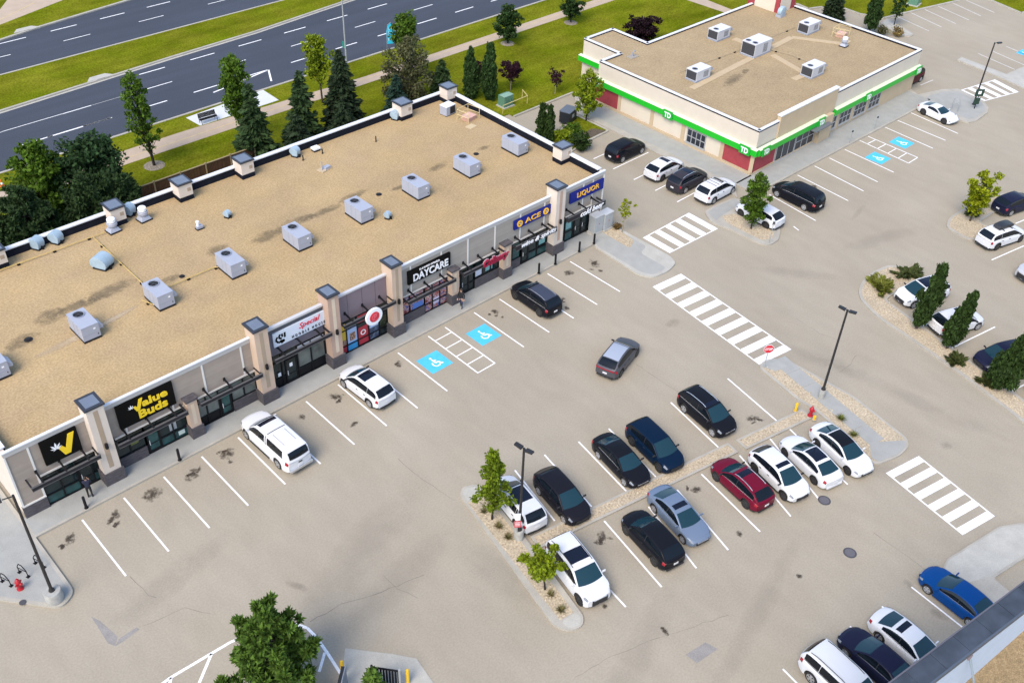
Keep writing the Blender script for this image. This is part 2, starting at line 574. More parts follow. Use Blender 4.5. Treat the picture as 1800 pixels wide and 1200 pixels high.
# small green island by the dumpster
gi = kerbed('traffic_island', rounded([G(*q) for q in [(1013,203),(1072,231),(1036,249),(1000,272),(962,248)]],.4), 'grass_strip', KERB, GRASS, .25)
MB().flat(rounded([G(*q) for q in [(1040,228),(1066,232),(1036,245),(1020,240)]],.3), .152).build('soil_bed', SOIL, gi)
# right-hand islands
r1 = kerbed('traffic_island', smooth_poly([(1662,400),(1668,384),(1700,364),(1745,345),(1790,338),(1800,343),(1752,372),(1720,392),(1762,410),(1740,424),(1698,422)], .6), 'rock_bed', KERB, ROCK, .22)
px = [(1508,513),(1514,497),(1532,480),(1562,467),(1592,471),(1622,487),(1612,497),(1566,521),(1556,528),(1600,560),(1700,633),(1800,705),(1900,780),(1900,830),(1800,745),(1690,660),(1600,598),(1540,558),(1512,528)]
r2 = kerbed('traffic_island', smooth_poly(px, .9), 'rock_bed', KERB, ROCK, .25)
# centre-lot islands
px = [(808,872),(812,858),(838,852),(858,866),(935,962),(1026,1085),(1024,1102),(1000,1112),(972,1100),(900,1000)]
li = MB().prism(smooth_poly(px, .7), -0.05, .142).build('traffic_island', KERB)
tag(li, kind='structure')
MB().flat([G(*q) for q in [(822,886),(856,873),(1008,1078),(984,1092),(905,992)]], .147).build('rock_bed', ROCK, li)
for q in ([(813,868),(818,860),(838,857),(852,870),(822,884)], [(985,1095),(1012,1078),(1022,1089),(1019,1100),(1001,1107)]):
    MB().prism(rounded([G(*a) for a in q],.3), 0.1, .149).build('slab', CONCL, li)
def median_strip(a, b, wd):
    poly = quad_line(a, b, wd)
    o = kerbed('traffic_island', poly, 'rock_bed', KERB, ROCK, .16)
    return o
dv1 = median_strip(G(940,955), G(1288,788), 1.05)
dv2 = median_strip(G(1302,783), G(1418,728), 1.05)
px = [(1333,647),(1340,637),(1362,631),(1395,640),(1500,698),(1594,772),(1597,786),(1582,802),(1543,818),(1524,812),(1500,780),(1432,722),(1400,703)]
mi = kerbed('traffic_island', smooth_poly(px, .5), 'rock_bed', KERB, ROCK, .2)
wk = [G(*q) for q in [(1352,634),(1372,631),(1590,776),(1588,786),(1545,814),(1534,808),(1520,775),(1443,700),(1405,672)]]
c0, c1 = Vector(G(1366,633)), Vector(G(1560,797))
dd = (c1-c0).normalized(); nn = Vector((-dd.y, dd.x))
L_ = (c1-c0).length; k = 0.0
while k < L_-1.4:
    MB().prism([tuple(c0+dd*(k+.01)-nn*.05-nn*.55), tuple(c0+dd*(k+1.69)-nn*.6), tuple(c0+dd*(k+1.69)+nn*.75), tuple(c0+dd*(k+.01)+nn*.75)], .1, .152).build('slab', CONC, mi)
    k += 1.7
MB().prism(rounded([G(*q) for q in [(1528,780),(1590,776),(1591,786),(1580,799),(1543,814),(1530,806)]],.2),.1,.1535).build('slab', CONC, mi)
MB().prism(rounded([G(*q) for q in [(1337,645),(1346,638),(1364,634),(1384,646),(1362,655)]],.2),.1,.1535).build('slab', CONC, mi)
# concrete ramp at lower right
rb = MB().prism(rounded([G(*q) for q in [(1655,1003),(1664,984),(1755,927),(1790,921),(1880,930),(1745,1018),(1790,1055),(1755,1080),(1690,1035)]],.25), -0.05, .135).build('traffic_island', KERB)
tag(rb, kind='structure')
MB().prism(inset(rounded([G(*q) for q in [(1657,1003),(1665,986),(1756,929),(1790,923),(1872,930),(1743,1015),(1690,1030)]],.25),.05), .1, .140).build('slab', CONCL, rb)
# far right kerb
fr = kerbed('traffic_island', [G(*q) for q in [(1682,107),(1690,102),(1768,132),(1800,118),(1830,130),(1830,170),(1800,158),(1764,141)]], 'slab', KERB, CONCL, .15)
fr2 = kerbed('traffic_island', rounded([G(*q) for q in [(1547,42),(1560,34),(1590,52),(1607,62),(1600,66),(1582,64),(1560,52)]],.4), 'slab', KERB, CONCL, .2)
# second lawn at the far top right
nl2 = MB().prism([G(1737,0),G(1795,24.5),G(1900,-5),G(1900,-60),G(1700,-30)], -0.05, .12).build('lawn', GRASS)
tag(nl2, kind='structure')
kstrip([G(1720,-8),G(1737,0),G(1795,24.5),G(1900,-5)], .3, -0.02, .15, parent=nl2)
# trash-yard slab
ts = MB().prism([G(607,1139),G(688,1149),G(732,1157),G(790,1240),G(590,1260)], -0.05, .03).build('concrete_pad', CONCL)
tag(ts, kind='structure')
# bench pad by the road
bp = MB().prism([G(327,207,.14),G(352,221,.14),G(490,176,.14),G(462,158,.14)], 0.0, .14).build('concrete_pad', CONCW)
tag(bp, kind='structure')

# river stones scattered over every rock bed
def scatter_stones(parent, polys, dens=14):
    from mathutils.geometry import tessellate_polygon
    mb = MB()
    for poly in polys:
        tris = tessellate_polygon([[Vector((p[0],p[1],0)) for p in poly]])
        for t in tris:
            a, b, c = [Vector(poly[i]) for i in t]
            ar = abs((b-a).x*(c-a).y-(b-a).y*(c-a).x)/2
            for _ in range(int(ar*dens)):
                u, v = random.random(), random.random()
                if u+v > 1: u, v = 1-u, 1-v
                p = a+(b-a)*u+(c-a)*v
                r = random.uniform(.035,.085)
                an = random.uniform(0,PI)
                e = r*random.uniform(.6,1)
                vs = []
                for k in range(5):
                    q = 2*PI*k/5
                    X, Y = r*math.cos(q), e*math.sin(q)
                    vs.append((p.x+X*math.cos(an)-Y*math.sin(an), p.y+X*math.sin(an)+Y*math.cos(an), .15))
                vs.append((p.x,p.y,.15+r*.75))
                mb.add(vs, [(k,(k+1)%5,5) for k in range(5)])
    o = mb.build('stones', STONE, parent)
    o['kind'] = 'stuff'
def Gp(px): return [G(*q) for q in px]
scatter_stones(li, [Gp([(826,888),(856,875),(1004,1076),(984,1089),(905,988)])])
scatter_stones(r2, [inset(Gp([(1512,513),(1520,495),(1535,484),(1562,471),(1592,475),(1612,488),(1556,518),(1600,565),(1800,710),(1900,785),(1900,820),(1800,738),(1690,653),(1600,592),(1540,552)]),.1)])
scatter_stones(dv1, [inset(quad_line(G(940,955),G(1288,788),1.05),.2)], 18)
scatter_stones(dv2, [inset(quad_line(G(1302,783),G(1418,728),1.05),.2)], 18)
scatter_stones(ti, [Gp([(1270,383),(1290,380),(1330,393),(1358,411),(1355,420),(1340,423),(1300,405)])])
scatter_stones(r1, [Gp([(1668,400),(1672,386),(1700,370),(1735,357),(1712,392),(1745,410),(1735,420),(1700,418)])], 8)
scatter_stones(mi, [Gp([(1345,645),(1362,648),(1440,702),(1432,718),(1405,702)]), Gp([(1450,715),(1462,720),(1522,782),(1528,805),(1505,782)]), Gp([(1475,690),(1495,700),(1580,764),(1575,767)])])
scatter_stones(io, [rounded([(48.85,1.7),(48.8,-1.9),(49.8,-1.5),(50.1,.6),(50,1.7)],.3)], 18)

# ------------------------------------------------------------------ parking-lot paint
def stall(a, b, wd=0.115, m=PAINT):
    MB().flat(quad_line(a, b, wd), 0.006).build('stall_line', m, lot)
for i in range(10):
    stall((i*2.75,0),(i*2.75,-5.73))
for i in range(5):
    stall((32.42+i*2.75,0),(32.42+i*2.75,-5.73))
hx0, hx1 = 27.75, 29.45
stall((hx0,0.05),(hx0,-5.73)); stall((hx1,0.05),(hx1,-5.73))
for k in range(5):
    y = -0.75-k*1.235
    stall((hx0+.06,y),(hx1-.06,y), .10)
def accessible(cx, cyy, rot, s=2.0):
    """blue square with the white wheelchair sign"""
    o = MB().flat([(cx+s/2*(a*math.cos(rot)-b*math.sin(rot)), cyy+s/2*(a*math.sin(rot)+b*math.cos(rot))) for a,b in ((-1,-1),(1,-1),(1,1),(-1,1))], 0.006).build('blue_square', BLUEP, lot)
    mb = MB()
    tr = lambda p: (cx+s/2*(p[0]*math.cos(rot)-p[1]*math.sin(rot)), cyy+s/2*(p[0]*math.sin(rot)+p[1]*math.cos(rot)))
    ring = [(.30*math.cos(a)-.02, .30*math.sin(a)-.22) for a in np.linspace(2.3, 6.1, 12)]
    for a, b in zip(ring[:-1], ring[1:]):
        mb.flat(quad_line(tr(a), tr(b), .13), 0.010)
    for a, b in (((-.02,.38),(-.02,-.12)),((-.02,.12),(.22,.12)),((-.02,-.12),(.26,-.12)),((.26,-.12),(.36,-.46)),((.36,-.46),(.48,-.42))):
        mb.flat(quad_line(tr(a), tr(b), .14), 0.0105+random.random()*.002)
    mb.flat([tr((-.02+.1*math.cos(k*PI/5), .52+.1*math.sin(k*PI/5))) for k in range(10)], 0.011)
    mb.build('wheelchair_symbol', PAINT, o)
for q in ((764,636),(850,588)):
    c = G(*q)
    accessible(c[0], c[1], 0.0, 1.95)
TDS = [((1402,308),(1491,353)),((1432,292),(1518,336)),((1458,278),(1543,320)),((1485,263),(1571,303)),((1556,224),(1640,261)),((1578,212),(1662,247)),((1600,198),(1684,235)),((1352,342),(1434,388)),((1395,398),(1404,405))]
for a, b in TDS:
    stall(G(*a), G(*b))
stall(G(1526,240),G(1613,277)); stall(G(1511,247),G(1597,287))
for k in range(5):
    t = 0.16+k*0.21
    p = Vector(G(1526,240)).lerp(Vector(G(1613,277)), t); q = Vector(G(1511,247)).lerp(Vector(G(1597,287)), t)
    stall(tuple(p), tuple(q), .1)
for q in ((1585,251),(1543,278)):
    c = G(*q)
    accessible(c[0], c[1], 0.0, 1.9)
for y in (11.1,8.45,5.75,3.05,.35):
    stall((58.2,y),(63.5,y))
CROWS = [((1017,776),(1104,866)),((1070,753),(1155,840)),((1179,707),(1265,788)),((1279,665),(1366,740)),((957,799),(1040,890)),((905,826),(975,915)),
 ((1062,915),(1163,1031)),((1140,890),(1224,998)),((1190,860),(1280,966)),((1233,833),(1336,934)),((1300,800),(1390,907)),((1345,760),(1438,875)),((1382,748),(1490,851)),((978,935),(1100,1066))]
for a, b in CROWS:
    stall(G(*a), G(*b))
for a, b in (((1743,457),(1800,432)),((1618,574.6),(1680,547)),((1672,612),(1749,574.5)),((1721,646.5),(1800,612)),((1777,687),(1860,648)),((1785,393),(1860,362))):
    stall(G(*a), G(*b))
for a, b in (((1576,29),(1633,55)),((1600.5,22.6),(1655,48)),((1625,17),(1680,42)),((1649.5,11.7),(1703,35.7)),((1673,5),(1724,28.5)),((1696,0),(1748,22.6)),((1719.5,94.5),(1783.7,122.5)),((1744,90),(1815,121)),((1768.5,81.7),(1840,113)),((1618,150),(1640,141))):
    stall(G(*a), G(*b), .12, PAINTW)
c = G(1803,94); accessible(c[0], c[1], 0, 1.7)
for a, b in (((1602,1031),(1720,1124)),((1550,1065),(1668,1160)),((1494,1100),(1600,1195)),((1376,1175),(1480,1280))):
    stall(G(*a), G(*b))
# hatched no-parking bay by the trash yard
arc = [(270,1212),(300,1190),(405,1128),(470,1100),(520,1096),(540,1103),(556,1119),(575,1146),(600,1185)]
for a, b in zip(arc[:-1], arc[1:]):
    stall(G(*a), G(*b), .17)
for a, b in (((372,1148),(350,1200)),((301,1190),(296,1210)),((528,1100),(522,1122)),((571,1146),(561,1180)),((545,1165),(538,1184)),((470,1102),(455,1150))):
    stall(G(*a), G(*b), .16)
def crosswalk(p0, p1, p2, p3, nbar):
    """ladder crossing: p0-p3 is the walking direction, bars reach from p0p3 to p1p2"""
    P = [Vector(G(*q)) for q in (p0, p1, p2, p3)]
    mb = MB()
    d = (P[3]-P[0]).normalized()
    for a, b, s in ((P[0],P[3],1),(P[1],P[2],-1)):
        n = Vector((-d.y, d.x))
        if (P[1]-P[0]).dot(n)*s < 0: n = -n
        mb.flat([tuple(a), tuple(b), tuple(b+n*.12), tuple(a+n*.12)], .006)
    o = mb.build('crosswalk', PAINT, lot)
    n = 2*nbar-1
    for k in range(nbar):
        t0, t1 = 2*k/n, (2*k+1)/n
        A0, A1 = P[0].lerp(P[3], t0), P[0].lerp(P[3], t1)
        B0, B1 = P[1].lerp(P[2], t0), P[1].lerp(P[2], t1)
        MB().flat([tuple(A0.lerp(B0,.045)),tuple(A1.lerp(B1,.045)),tuple(A1.lerp(B1,.955)),tuple(A0.lerp(B0,.955))], .0075).build('crosswalk_bar', PAINT, o)
crosswalk((1147,504),(1197,481),(1391,614),(1335,641), 9)
crosswalk((1557,831),(1615,801),(1749,907),(1692,940), 6)
crosswalk((1130,418),(1177,445),(1262,402),(1211,374), 5)
crosswalk((1684,160),(1727,179),(1791,162),(1749,140), 5)

# manholes, repairs, cracks, stains: each a part of the lot
for q in ((1449,879),(1494,971)):
    c = G(*q)
    mh = MB().lathe([(.42,0.0),(.42,.007),(.36,.009)], (c[0],c[1],0), 24).build('manhole_cover', IRON, lot)
    MB().lathe([(.32,.0),(.32,.014)], (c[0],c[1],0.0), 24).build('lid', mat('manhole_lid', (.11,.105,.12), .8, var=.2, scale=25), mh)
for poly in ([(160,1083),(175,1090),(207,1118),(203,1135),(190,1130)],[(203,1135),(209,1122),(240,1102),(246,1105),(215,1128)],
             [(1205,1150),(1240,1128),(1262,1140),(1225,1165)]):
    MB().flat([G(*q) for q in poly], .004).build('repair_patch', PATCH, lot)
def crack(pts, wd=.035):
    W = [Vector(G(*q)) for q in pts]
    P = [W[0]]
    for a, b in zip(W[:-1], W[1:]):
        n = max(2, int((b-a).length/.5))
        pr = Vector((-(b-a).y, (b-a).x)).normalized()
        for k in range(1, n+1):
            P.append(a.lerp(b, k/n)+pr*random.uniform(-.06,.06))
    mb = MB()
    for a, b in zip(P[:-1], P[1:]):
        mb.flat(quad_line(a, b, wd*random.uniform(.5,1.2)), .003)
    mb.build('crack', CRACK, lot)
crack([(545,1092),(600,1062),(640,1050),(700,1028),(745,1010)])
crack([(674,1011),(700,1035),(735,1050)], .02)
crack([(228,1012),(262,1045),(275,1050)])
crack([(250,1100),(325,1068),(370,1078)], .025)
crack([(700,806),(740,840),(800,880)], .025)
crack([(1118,640),(1170,675),(1215,700)], .03)
crack([(1535,935),(1600,980),(1635,1010)], .03)
crack([(1475,655),(1495,640),(1505,625)], .03)
crack([(1010,1190),(1080,1150),(1160,1120),(1280,1080)], .02)
crack([(1400,560),(1440,585),(1480,600)], .02)
def stain(px, py, rx, ry, m, rot=0.0, par=None, z=.005, name='stain'):
    c = G(px, py, 0 if par is None else z)
    poly = [(rx*math.cos(a), ry*math.sin(a)) for a in np.linspace(0,2*PI,17)[:-1]]
    o = MB().flat(poly, 0).build(name, m, par or lot, world=False)
    base = OFF.get((par or lot).name, Vector())
    o.location = (c[0]-base.x, c[1]-base.y, z-base.z+random.uniform(0,.0012))
    o.rotation_euler.z = rot
    return o
for q in ((340,832,1.1,.7),(268,868,1.2,.8),(400,797,1.0,.7),(122,947,.9,.6),(200,908,1.1,.7),(590,697,.8,.5),(530,733,.6,.5),(622,745,.5,.4),(870,548,.8,.5),(985,528,1.0,.5),(1000,480,.9,.6),(1045,463,1.1,.6),
          (1057,945,1.0,.75),(1168,1108,.55,.4),(1405,1012,.4,.3),(1063,1065,.3,.25),(1300,938,.6,.35),(700,640,.7,.5),(1322,735,.8,.4),(1085,810,.6,.4),(1224,860,.8,.5),(1430,330,.9,.5),(1405,345,.8,.5)):
    stain(q[0],q[1],q[2]*random.uniform(.7,1.2),q[3]*random.uniform(.7,1.25),OIL, random.uniform(0,3))
    for j in range(random.choice((0,1,2,3)) if q[2] >= .8 and q[1] < 985 else 0):
        stain(q[0]+random.uniform(-16,16),q[1]+random.uniform(-4,16),random.uniform(.2,.55),random.uniform(.15,.4),OIL, random.uniform(0,3))
for k in range(14):
    stain(random.uniform(150,1700), random.uniform(560,1150), random.uniform(.4,1.1), random.uniform(.3,.6), OILS, random.uniform(0,3))
for q in ((1510,372,2.2,.35,.2),(1400,480,5,1.0,-.9),(1330,1080,9,.9,.25),(1500,800,9,1.6,-1.35),(1650,560,4,.8,-.7),(900,1010,5,2.2,-1.2),(640,960,7,2,.3),(1120,1150,8,1.2,.3),(1550,420,6,1.2,-.3),(700,1020,6,1.5,.2),(1400,620,7,1.3,-1.2),(300,1020,6,1.3,.2),(1600,700,9,1.0,-1.4)):
    stain(q[0],q[1],q[2],q[3],TYRE,q[4],name='tyre_mark')
# ------------------------------------------------------------------ strip mall
GRAVEL = mat('roof_gravel', (0.392, 0.284, 0.148), 0.95, var=0.06, scale=0.5, big=0.06, bigscale=0.12, grain=0.17, gscale=7.5, bump=0.25, bscale=9, spec=0.2, col2=(0.365, 0.268, 0.152))
STAINR = stain_mat('roof_stain', (0.15, 0.12, 0.075), 0.42, 0.34, 1.7, .10)
MEMB = mat('dark_membrane', (0.008, 0.010, 0.018), 0.8, var=0.2, scale=2, spec=.15)
COPE = mat('white_coping', (0.66, 0.68, 0.72), 0.45, var=0.03, scale=1)
FASCIA = mat('pale_fascia', (0.43, 0.42, 0.41), 0.6, var=0.03)
TRIM = mat('white_trim', (0.66, 0.65, 0.63), 0.6)
SIDING = mat('taupe_siding', (0.310, 0.262, 0.220), 0.75, var=0.05, scale=1.5, island=0.05)
SIDING2 = mat('grey_siding', (0.305, 0.278, 0.245), 0.75, var=0.04, scale=1.5, island=0.05)
STUCCO = mat('peach_stucco', (0.52, 0.395, 0.30), 0.85, var=0.04, scale=1.2, bump=0.2, bscale=60)
STUCCO2 = mat('pale_stucco', (0.60, 0.53, 0.46), 0.85, var=0.04, scale=1.2, bump=0.2, bscale=60)
ACC = mat('tan_stucco', (0.36, 0.28, 0.20), 0.85, var=0.05, scale=1.2)
ACC2 = mat('cream_stucco', (0.60, 0.50, 0.38), 0.85, var=0.05, scale=1.2)
PINKST = mat('rose_stucco', (0.44, 0.31, 0.24), 0.85, var=0.04, scale=1.2)
MAUVE = mat('mauve_stucco', (0.205, 0.160, 0.180), 0.85, var=0.06, scale=1.0)
LEDGE = mat('stone_veneer', (0.075, 0.068, 0.075), 0.9, var=0.35, scale=5, bump=0.8, bscale=9, stretch=(0.5,1,2.5))
CAPM = mat('dark_cap_metal', (0.030, 0.033, 0.042), 0.4)
CAPT = mat('cap_top_sheet', (0.135, 0.165, 0.215), 0.45, var=0.08, scale=2)
FRAME = mat('black_frame', (0.006, 0.007, 0.009), 0.5, spec=.2)
GLASS = mat('storefront_glass', (0.010, 0.020, 0.022), 0.06, spec=0.4, var=0.3, scale=0.8)
GLASST = mat('teal_tinted_glass', (0.022, 0.070, 0.070), 0.08, spec=0.4, var=0.35, scale=1.3)
GLASSG = mat('grey_tinted_glass', (0.10, 0.12, 0.115), 0.08, spec=0.6, var=0.35, scale=1.0)
CANOPY = mat('canopy_steel', (0.022, 0.022, 0.026), 0.6, spec=.2)
WHITE = mat('sign_white', (0.80, 0.82, 0.86), 0.4)
SBLACK = mat('sign_black', (0.004, 0.004, 0.004), 0.6, spec=.1)
YEL = mat('sign_yellow', (0.82, 0.58, 0.02), 0.4)
SBLUE = mat('sign_blue', (0.006, 0.016, 0.19), 0.5, spec=.2)
ORNG = mat('sign_amber', (0.85, 0.47, 0.03), 0.4)
RED = mat('sign_red', (0.55, 0.02, 0.035), 0.4)
REDD = mat('sign_crimson', (0.30, 0.015, 0.05), 0.4)
SLATE = mat('slate_metal_panel', (0.115, 0.115, 0.155), 0.5, var=0.05)
HVAC = mat('galvanised_panel', (0.335, 0.36, 0.43), 0.45, var=0.03, scale=2)
HVACD = mat('darker_panel', (0.25, 0.28, 0.35), 0.5, var=0.04, scale=2)  # darker sheet metal for fan rings, seams and curbs
GALV = mat('weathered_zinc', (0.30, 0.40, 0.48), 0.45, var=0.10, scale=2)
DARKV = mat('vent_black', (0.008, 0.008, 0.010), 0.7)
GASY = mat('yellow_pipe', (0.50, 0.36, 0.12), 0.6, var=0.1)

mall = thing('strip_mall', 'long flat-roofed strip mall with tan gravel roof, siding fronts and peach pillars', 'building', (23.5, 12.7, 0))
WY = 2.30
MB().box(-2.45,-2.2,2.32,23.2,0.1,5.55).build('wall', STUCCO2, mall)
MB().box(49.28,49.5,2.32,23.2,0.0,5.55).build('wall', STUCCO2, mall)
MB().box(-2.2,49.28,23.0,23.2,0.0,5.55).build('wall', STUCCO2, mall)
MB().box(-2.2,49.28,2.42,2.62,0.0,5.38).build('wall', mat('backing_black', (0.010,.012,.012), .6), mall)
roof = MB().flat([(-2.2,2.62),(49.28,2.62),(49.28,23.0),(-2.2,23.0)], 4.95).build('roof', GRAVEL, mall)
pm = MB()
pm.box(-2.2,49.28,22.90,22.998,4.90,5.62); pm.box(49.18,49.278,2.7,22.9,4.90,5.62); pm.box(-2.198,-2.1,2.7,22.9,4.90,5.62)
pm.build('parapet', MEMB, mall)
for b in ((-2.52,49.57,22.86,23.27),(49.12,49.57,2.72,22.86),(-2.52,-2.08,2.72,22.86)):
    MB().box(b[0],b[1],b[2],b[3],5.60,5.70).build('coping', COPE, mall)
# front coping in three heights of finish
MB().box(-2.52,15.15,2.19,2.40,5.62,5.70).build('coping', COPE, mall)
MB().box(15.16,19.98,2.14,2.43,5.50,5.66).build('coping', mat('grey_coping',(.50,.50,.51),.5), mall)
MB().box(20.94,25.66,2.16,2.43,5.52,5.66).build('coping', mat('grey_coping',(.50,.50,.51),.5), mall)
MB().box(26.6,49.57,2.19,2.40,5.62,5.70).build('coping', COPE, mall)
for a, b in ((-2.45,15.15),(26.6,49.5)):
    MB().box(a,b,2.235,2.39,5.28,5.62).build('fascia', FASCIA, mall)

def siding(x0, x1, z0, z1, m):
    """lap siding: sloping boards, each a little proud at its foot"""
    n = max(1, round((z1-z0)/0.17))
    h = (z1-z0)/n
    mb = MB()
    for k in range(n):
        za, zb = z0+k*h, z0+(k+1)*h
        mb.add([(x0,2.272,za),(x1,2.272,za),(x1,2.296,zb),(x0,2.296,zb),(x0,2.30,za),(x1,2.30,za)], [(0,1,2,3),(4,5,1,0)])
    mb.box(x0,x1,2.30,2.42,z0,z1)
    o = mb.build('siding', m, mall)
    o['kind'] = 'stuff'
def batten(x, z0, z1):
    MB().box(x-.06,x+.06,2.235,2.28,z0,z1).build('trim', TRIM, mall)
ZH = 2.76
siding(-2.38,-1.06,1.12,5.28,SIDING); siding(-1.06,2.5,ZH,5.28,SIDING)
siding(3.55,14.15,ZH,5.28,SIDING)
siding(26.55,42.85,ZH,5.28,SIDING2); siding(43.85,49.44,ZH,5.28,SIDING2)
siding(48.1,49.44,0.15,ZH,SIDING2)
for x, z0 in ((-1.06,1.12),(4.75,ZH),(8.0,ZH),(10.45,ZH),(13.36,ZH),(27.95,ZH),(30.98,ZH),(33.72,ZH),(36.62,ZH),(39.43,ZH),(42.2,ZH),(46.9,ZH),(48.1,0.2)):
    batten(x, z0, 5.28)
for a, b in ((-1.06,2.5),(3.55,14.15),(26.55,42.85),(43.85,48.1)):
    MB().box(a,b,2.23,2.285,ZH-.07,ZH+.06).build('trim', TRIM, mall)
MB().box(-2.47,-2.36,2.22,2.34,.15,5.28).build('trim', TRIM, mall)
MB().box(49.40,49.52,2.22,2.34,.15,5.28).build('trim', TRIM, mall)
MB().box(-2.4,-1.0,2.20,2.30,1.03,1.13).build('trim', TRIM, mall)
MB().box(-2.5,-1.0,2.16,2.40,0.12,1.03).build('stone_base', LEDGE, mall)
# noodle-house bay and mauve bay
MB().box(15.2,19.95,2.24,2.42,3.2,5.5).build('metal_panel', SLATE, mall)
MB().box(15.2,19.95,2.20,2.24,5.16,5.49).build('fascia', mat('slate_fascia',(.055,.065,.085),.5), mall)
MB().box(20.9,25.7,2.24,2.42,3.2,5.52).build('stucco_panel', MAUVE, mall)
for x in (22.1,23.4,24.6):
    MB().box(x-.02,x+.02,2.236,2.245,3.2,5.5).build('joint', mat('joint_dark_mauve',(.10,.075,.085),.9), mall)  # thin dark joints in the mauve stucco

def pillar(x0, x1, body, acc, ztop=6.5, y0=1.50):
    p = MB().box(x0,x1,y0,2.72,1.10,ztop).build('pillar', body, mall)
    xm, wv = (x0+x1)/2, (x1-x0)
    MB().box(xm-wv*.14,xm+wv*.14,y0-.012,y0+.1,1.45,ztop-.25).build('accent_strip', acc, p)
    MB().box(x0-.12,x1+.12,y0-.12,2.76,0.12,1.10).build('stone_base', LEDGE, p)
    c = MB().box(x0-.10,x1+.10,y0-.10,2.82,ztop,ztop+.13).build('cap', CAPM, p)
    MB().box(x0+.10,x1-.10,y0+.10,2.60,ztop+.13,ztop+.142).build('cap_sheet', CAPT, p)
    MB().lathe([(.10,-.09),(.12,0),(.10,.30),(.03,.32)], (xm+.02,y0-.12,3.25), 12).build('wall_lamp', BLACK, p)
    return p
pillar(2.48,3.58,STUCCO2,ACC); pillar(14.10,15.14,STUCCO,ACC); pillar(20.0,20.93,PINKST,ACC2)
pillar(25.64,26.55,STUCCO,ACC); pillar(42.82,43.88,STUCCO2,PINKST)
for x0, x1 in ((8.70,9.42),(31.60,32.32),(37.18,37.98)):
    p = MB().box(x0,x1,1.70,2.5,1.05,3.32).build('pillar', STUCCO, mall)
    MB().box((x0+x1)/2-.12,(x0+x1)/2+.12,1.685,1.8,1.3,3.05).build('accent_strip', ACC2, p)
    MB().box(x0-.10,x1+.10,1.60,2.5,0.12,1.05).build('stone_base', LEDGE, p)
    MB().box(x0-.08,x1+.08,1.62,2.29,3.32,3.46).build('cap', LEDGE, p)
for x0, x1, ya, yb in ((48.2,49.4,21.75,22.95),(42.55,43.85,21.75,23.1),(25.5,26.7,21.75,23.1),(19.72,20.92,21.75,23.1),(13.95,15.1,21.75,23.1),(48.15,49.42,6.2,7.3),(4.6,5.8,21.75,23.1)):
    p = MB().box(x0,x1,ya,yb,5.35,6.45).build('pillar', STUCCO2, mall)
    MB().box(x0-.01,x1+.01,ya-.01,yb+.01,4.9,5.36).build('membrane_skirt', MEMB, p)
    MB().box(x0-.09,x1+.09,ya-.09,yb+.09,6.45,6.56).build('cap', CAPM, p)
    MB().box(x0+.07,x1-.07,ya+.07,yb-.07,6.56,6.572).build('cap_sheet', CAPT, p)
    MB().box(x1-.45,x1-.15,ya-.02,ya,5.75,6.05).build('louvre', ACC, p)

def storefront(x0, x1, cols, zs=0.2, mid=0.95, tr=2.3, gl=GLASS, lowgl=None, top=ZH):
    """black aluminium shopfront: frame with its panes in it"""
    mb = MB()
    xs = [x0+(x1-x0)*c for c in cols]
    for x in xs:
        mb.box(x-.045,x+.045,2.26,2.40,zs,top-.07)
    zz = [zs]+([mid] if mid and mid > zs+.2 else [])+([tr] if tr else [])+[top-.11]
    for z in zz:
        mb.box(x0,x1,2.265,2.395,z-.04,z+.04)
    fr = mb.build('storefront', FRAME, mall)
    for a, b in zip(xs[:-1], xs[1:]):
        for za, zb in zip(zz[:-1], zz[1:]):
            g = (lowgl or gl) if (za == zz[0] and len(zz) > 2) else gl
            MB().box(a+.045,b-.045,2.335,2.36,za+.04,zb-.04).build('pane', g, fr)
    return fr
def door(x0, x1, z1=2.3, gl=GLASS):
    mb = MB()
    mb.box(x0,x0+.09,2.25,2.33,.17,z1); mb.box(x1-.09,x1,2.25,2.33,.17,z1); mb.box(x0,x1,2.252,2.328,z1-.1,z1); mb.box(x0,x1,2.252,2.328,.17,.42)
    d = mb.build('door', FRAME, mall)
    MB().box(x0+.09,x1-.09,2.28,2.30,.42,z1-.1).build('pane', gl, d)
    MB().box(x0+.10,x0+.13,2.18,2.22,.95,1.35).box(x0+.10,x0+.13,2.22,2.27,1.1,1.14).build('handle', COPE, d)
def knee(x0, x1, h=1.0):
    MB().box(x0,x1,2.20,2.42,.12,h).build('stone_base', LEDGE, mall)
storefront(-0.98,2.44,(0,.31,.62,1),.2,.95,2.25,GLASS,GLASST); door(1.2,2.1)
knee(3.68,5.7); storefront(3.62,5.75,(0,.5,1),1.02,None,2.25,GLASS)
storefront(5.75,8.66,(0,.33,.66,1),.2,.95,2.25,GLASS,GLASST); door(5.82,6.68,gl=GLASST)
storefront(9.46,12.1,(0,.30,.65,1),.2,.95,2.2,GLASSG,FRAME); door(11.25,12.05,gl=GLASST)
knee(12.15,14.0); storefront(12.15,14.08,(0,.5,1),1.02,None,2.2,GLASSG)
storefront(15.2,19.95,(0,.22,.5,.74,1),.2,.95,2.45,GLASS,FRAME,top=3.25); door(16.5,17.45,gl=GLASS)
MB().box(17.55,19.85,2.262,2.27,2.55,3.02).build('window_film', mat('pale_film',(.30,.33,.40),.4), mall)
MB().box(17.6,19.85,2.328,2.335,1.05,2.4).build('window_film', GLASSG, mall)
for x, z in ((15.95,1.35),(16.95,1.75)):
    MB().box(x-.12,x+.12,2.24,2.247,z-.16,z+.16).build('paper_notice', WHITE, mall)
storefront(20.95,25.62,(0,.19,.40,.62,.83,1),.2,.85,2.3,GLASS,top=3.25)
knee(26.7,29.2); storefront(26.6,29.25,(0,.45,1),1.02,None,2.25,GLASS)
storefront(29.25,31.56,(0,.34,.67,1),.2,.95,2.25,GLASS)
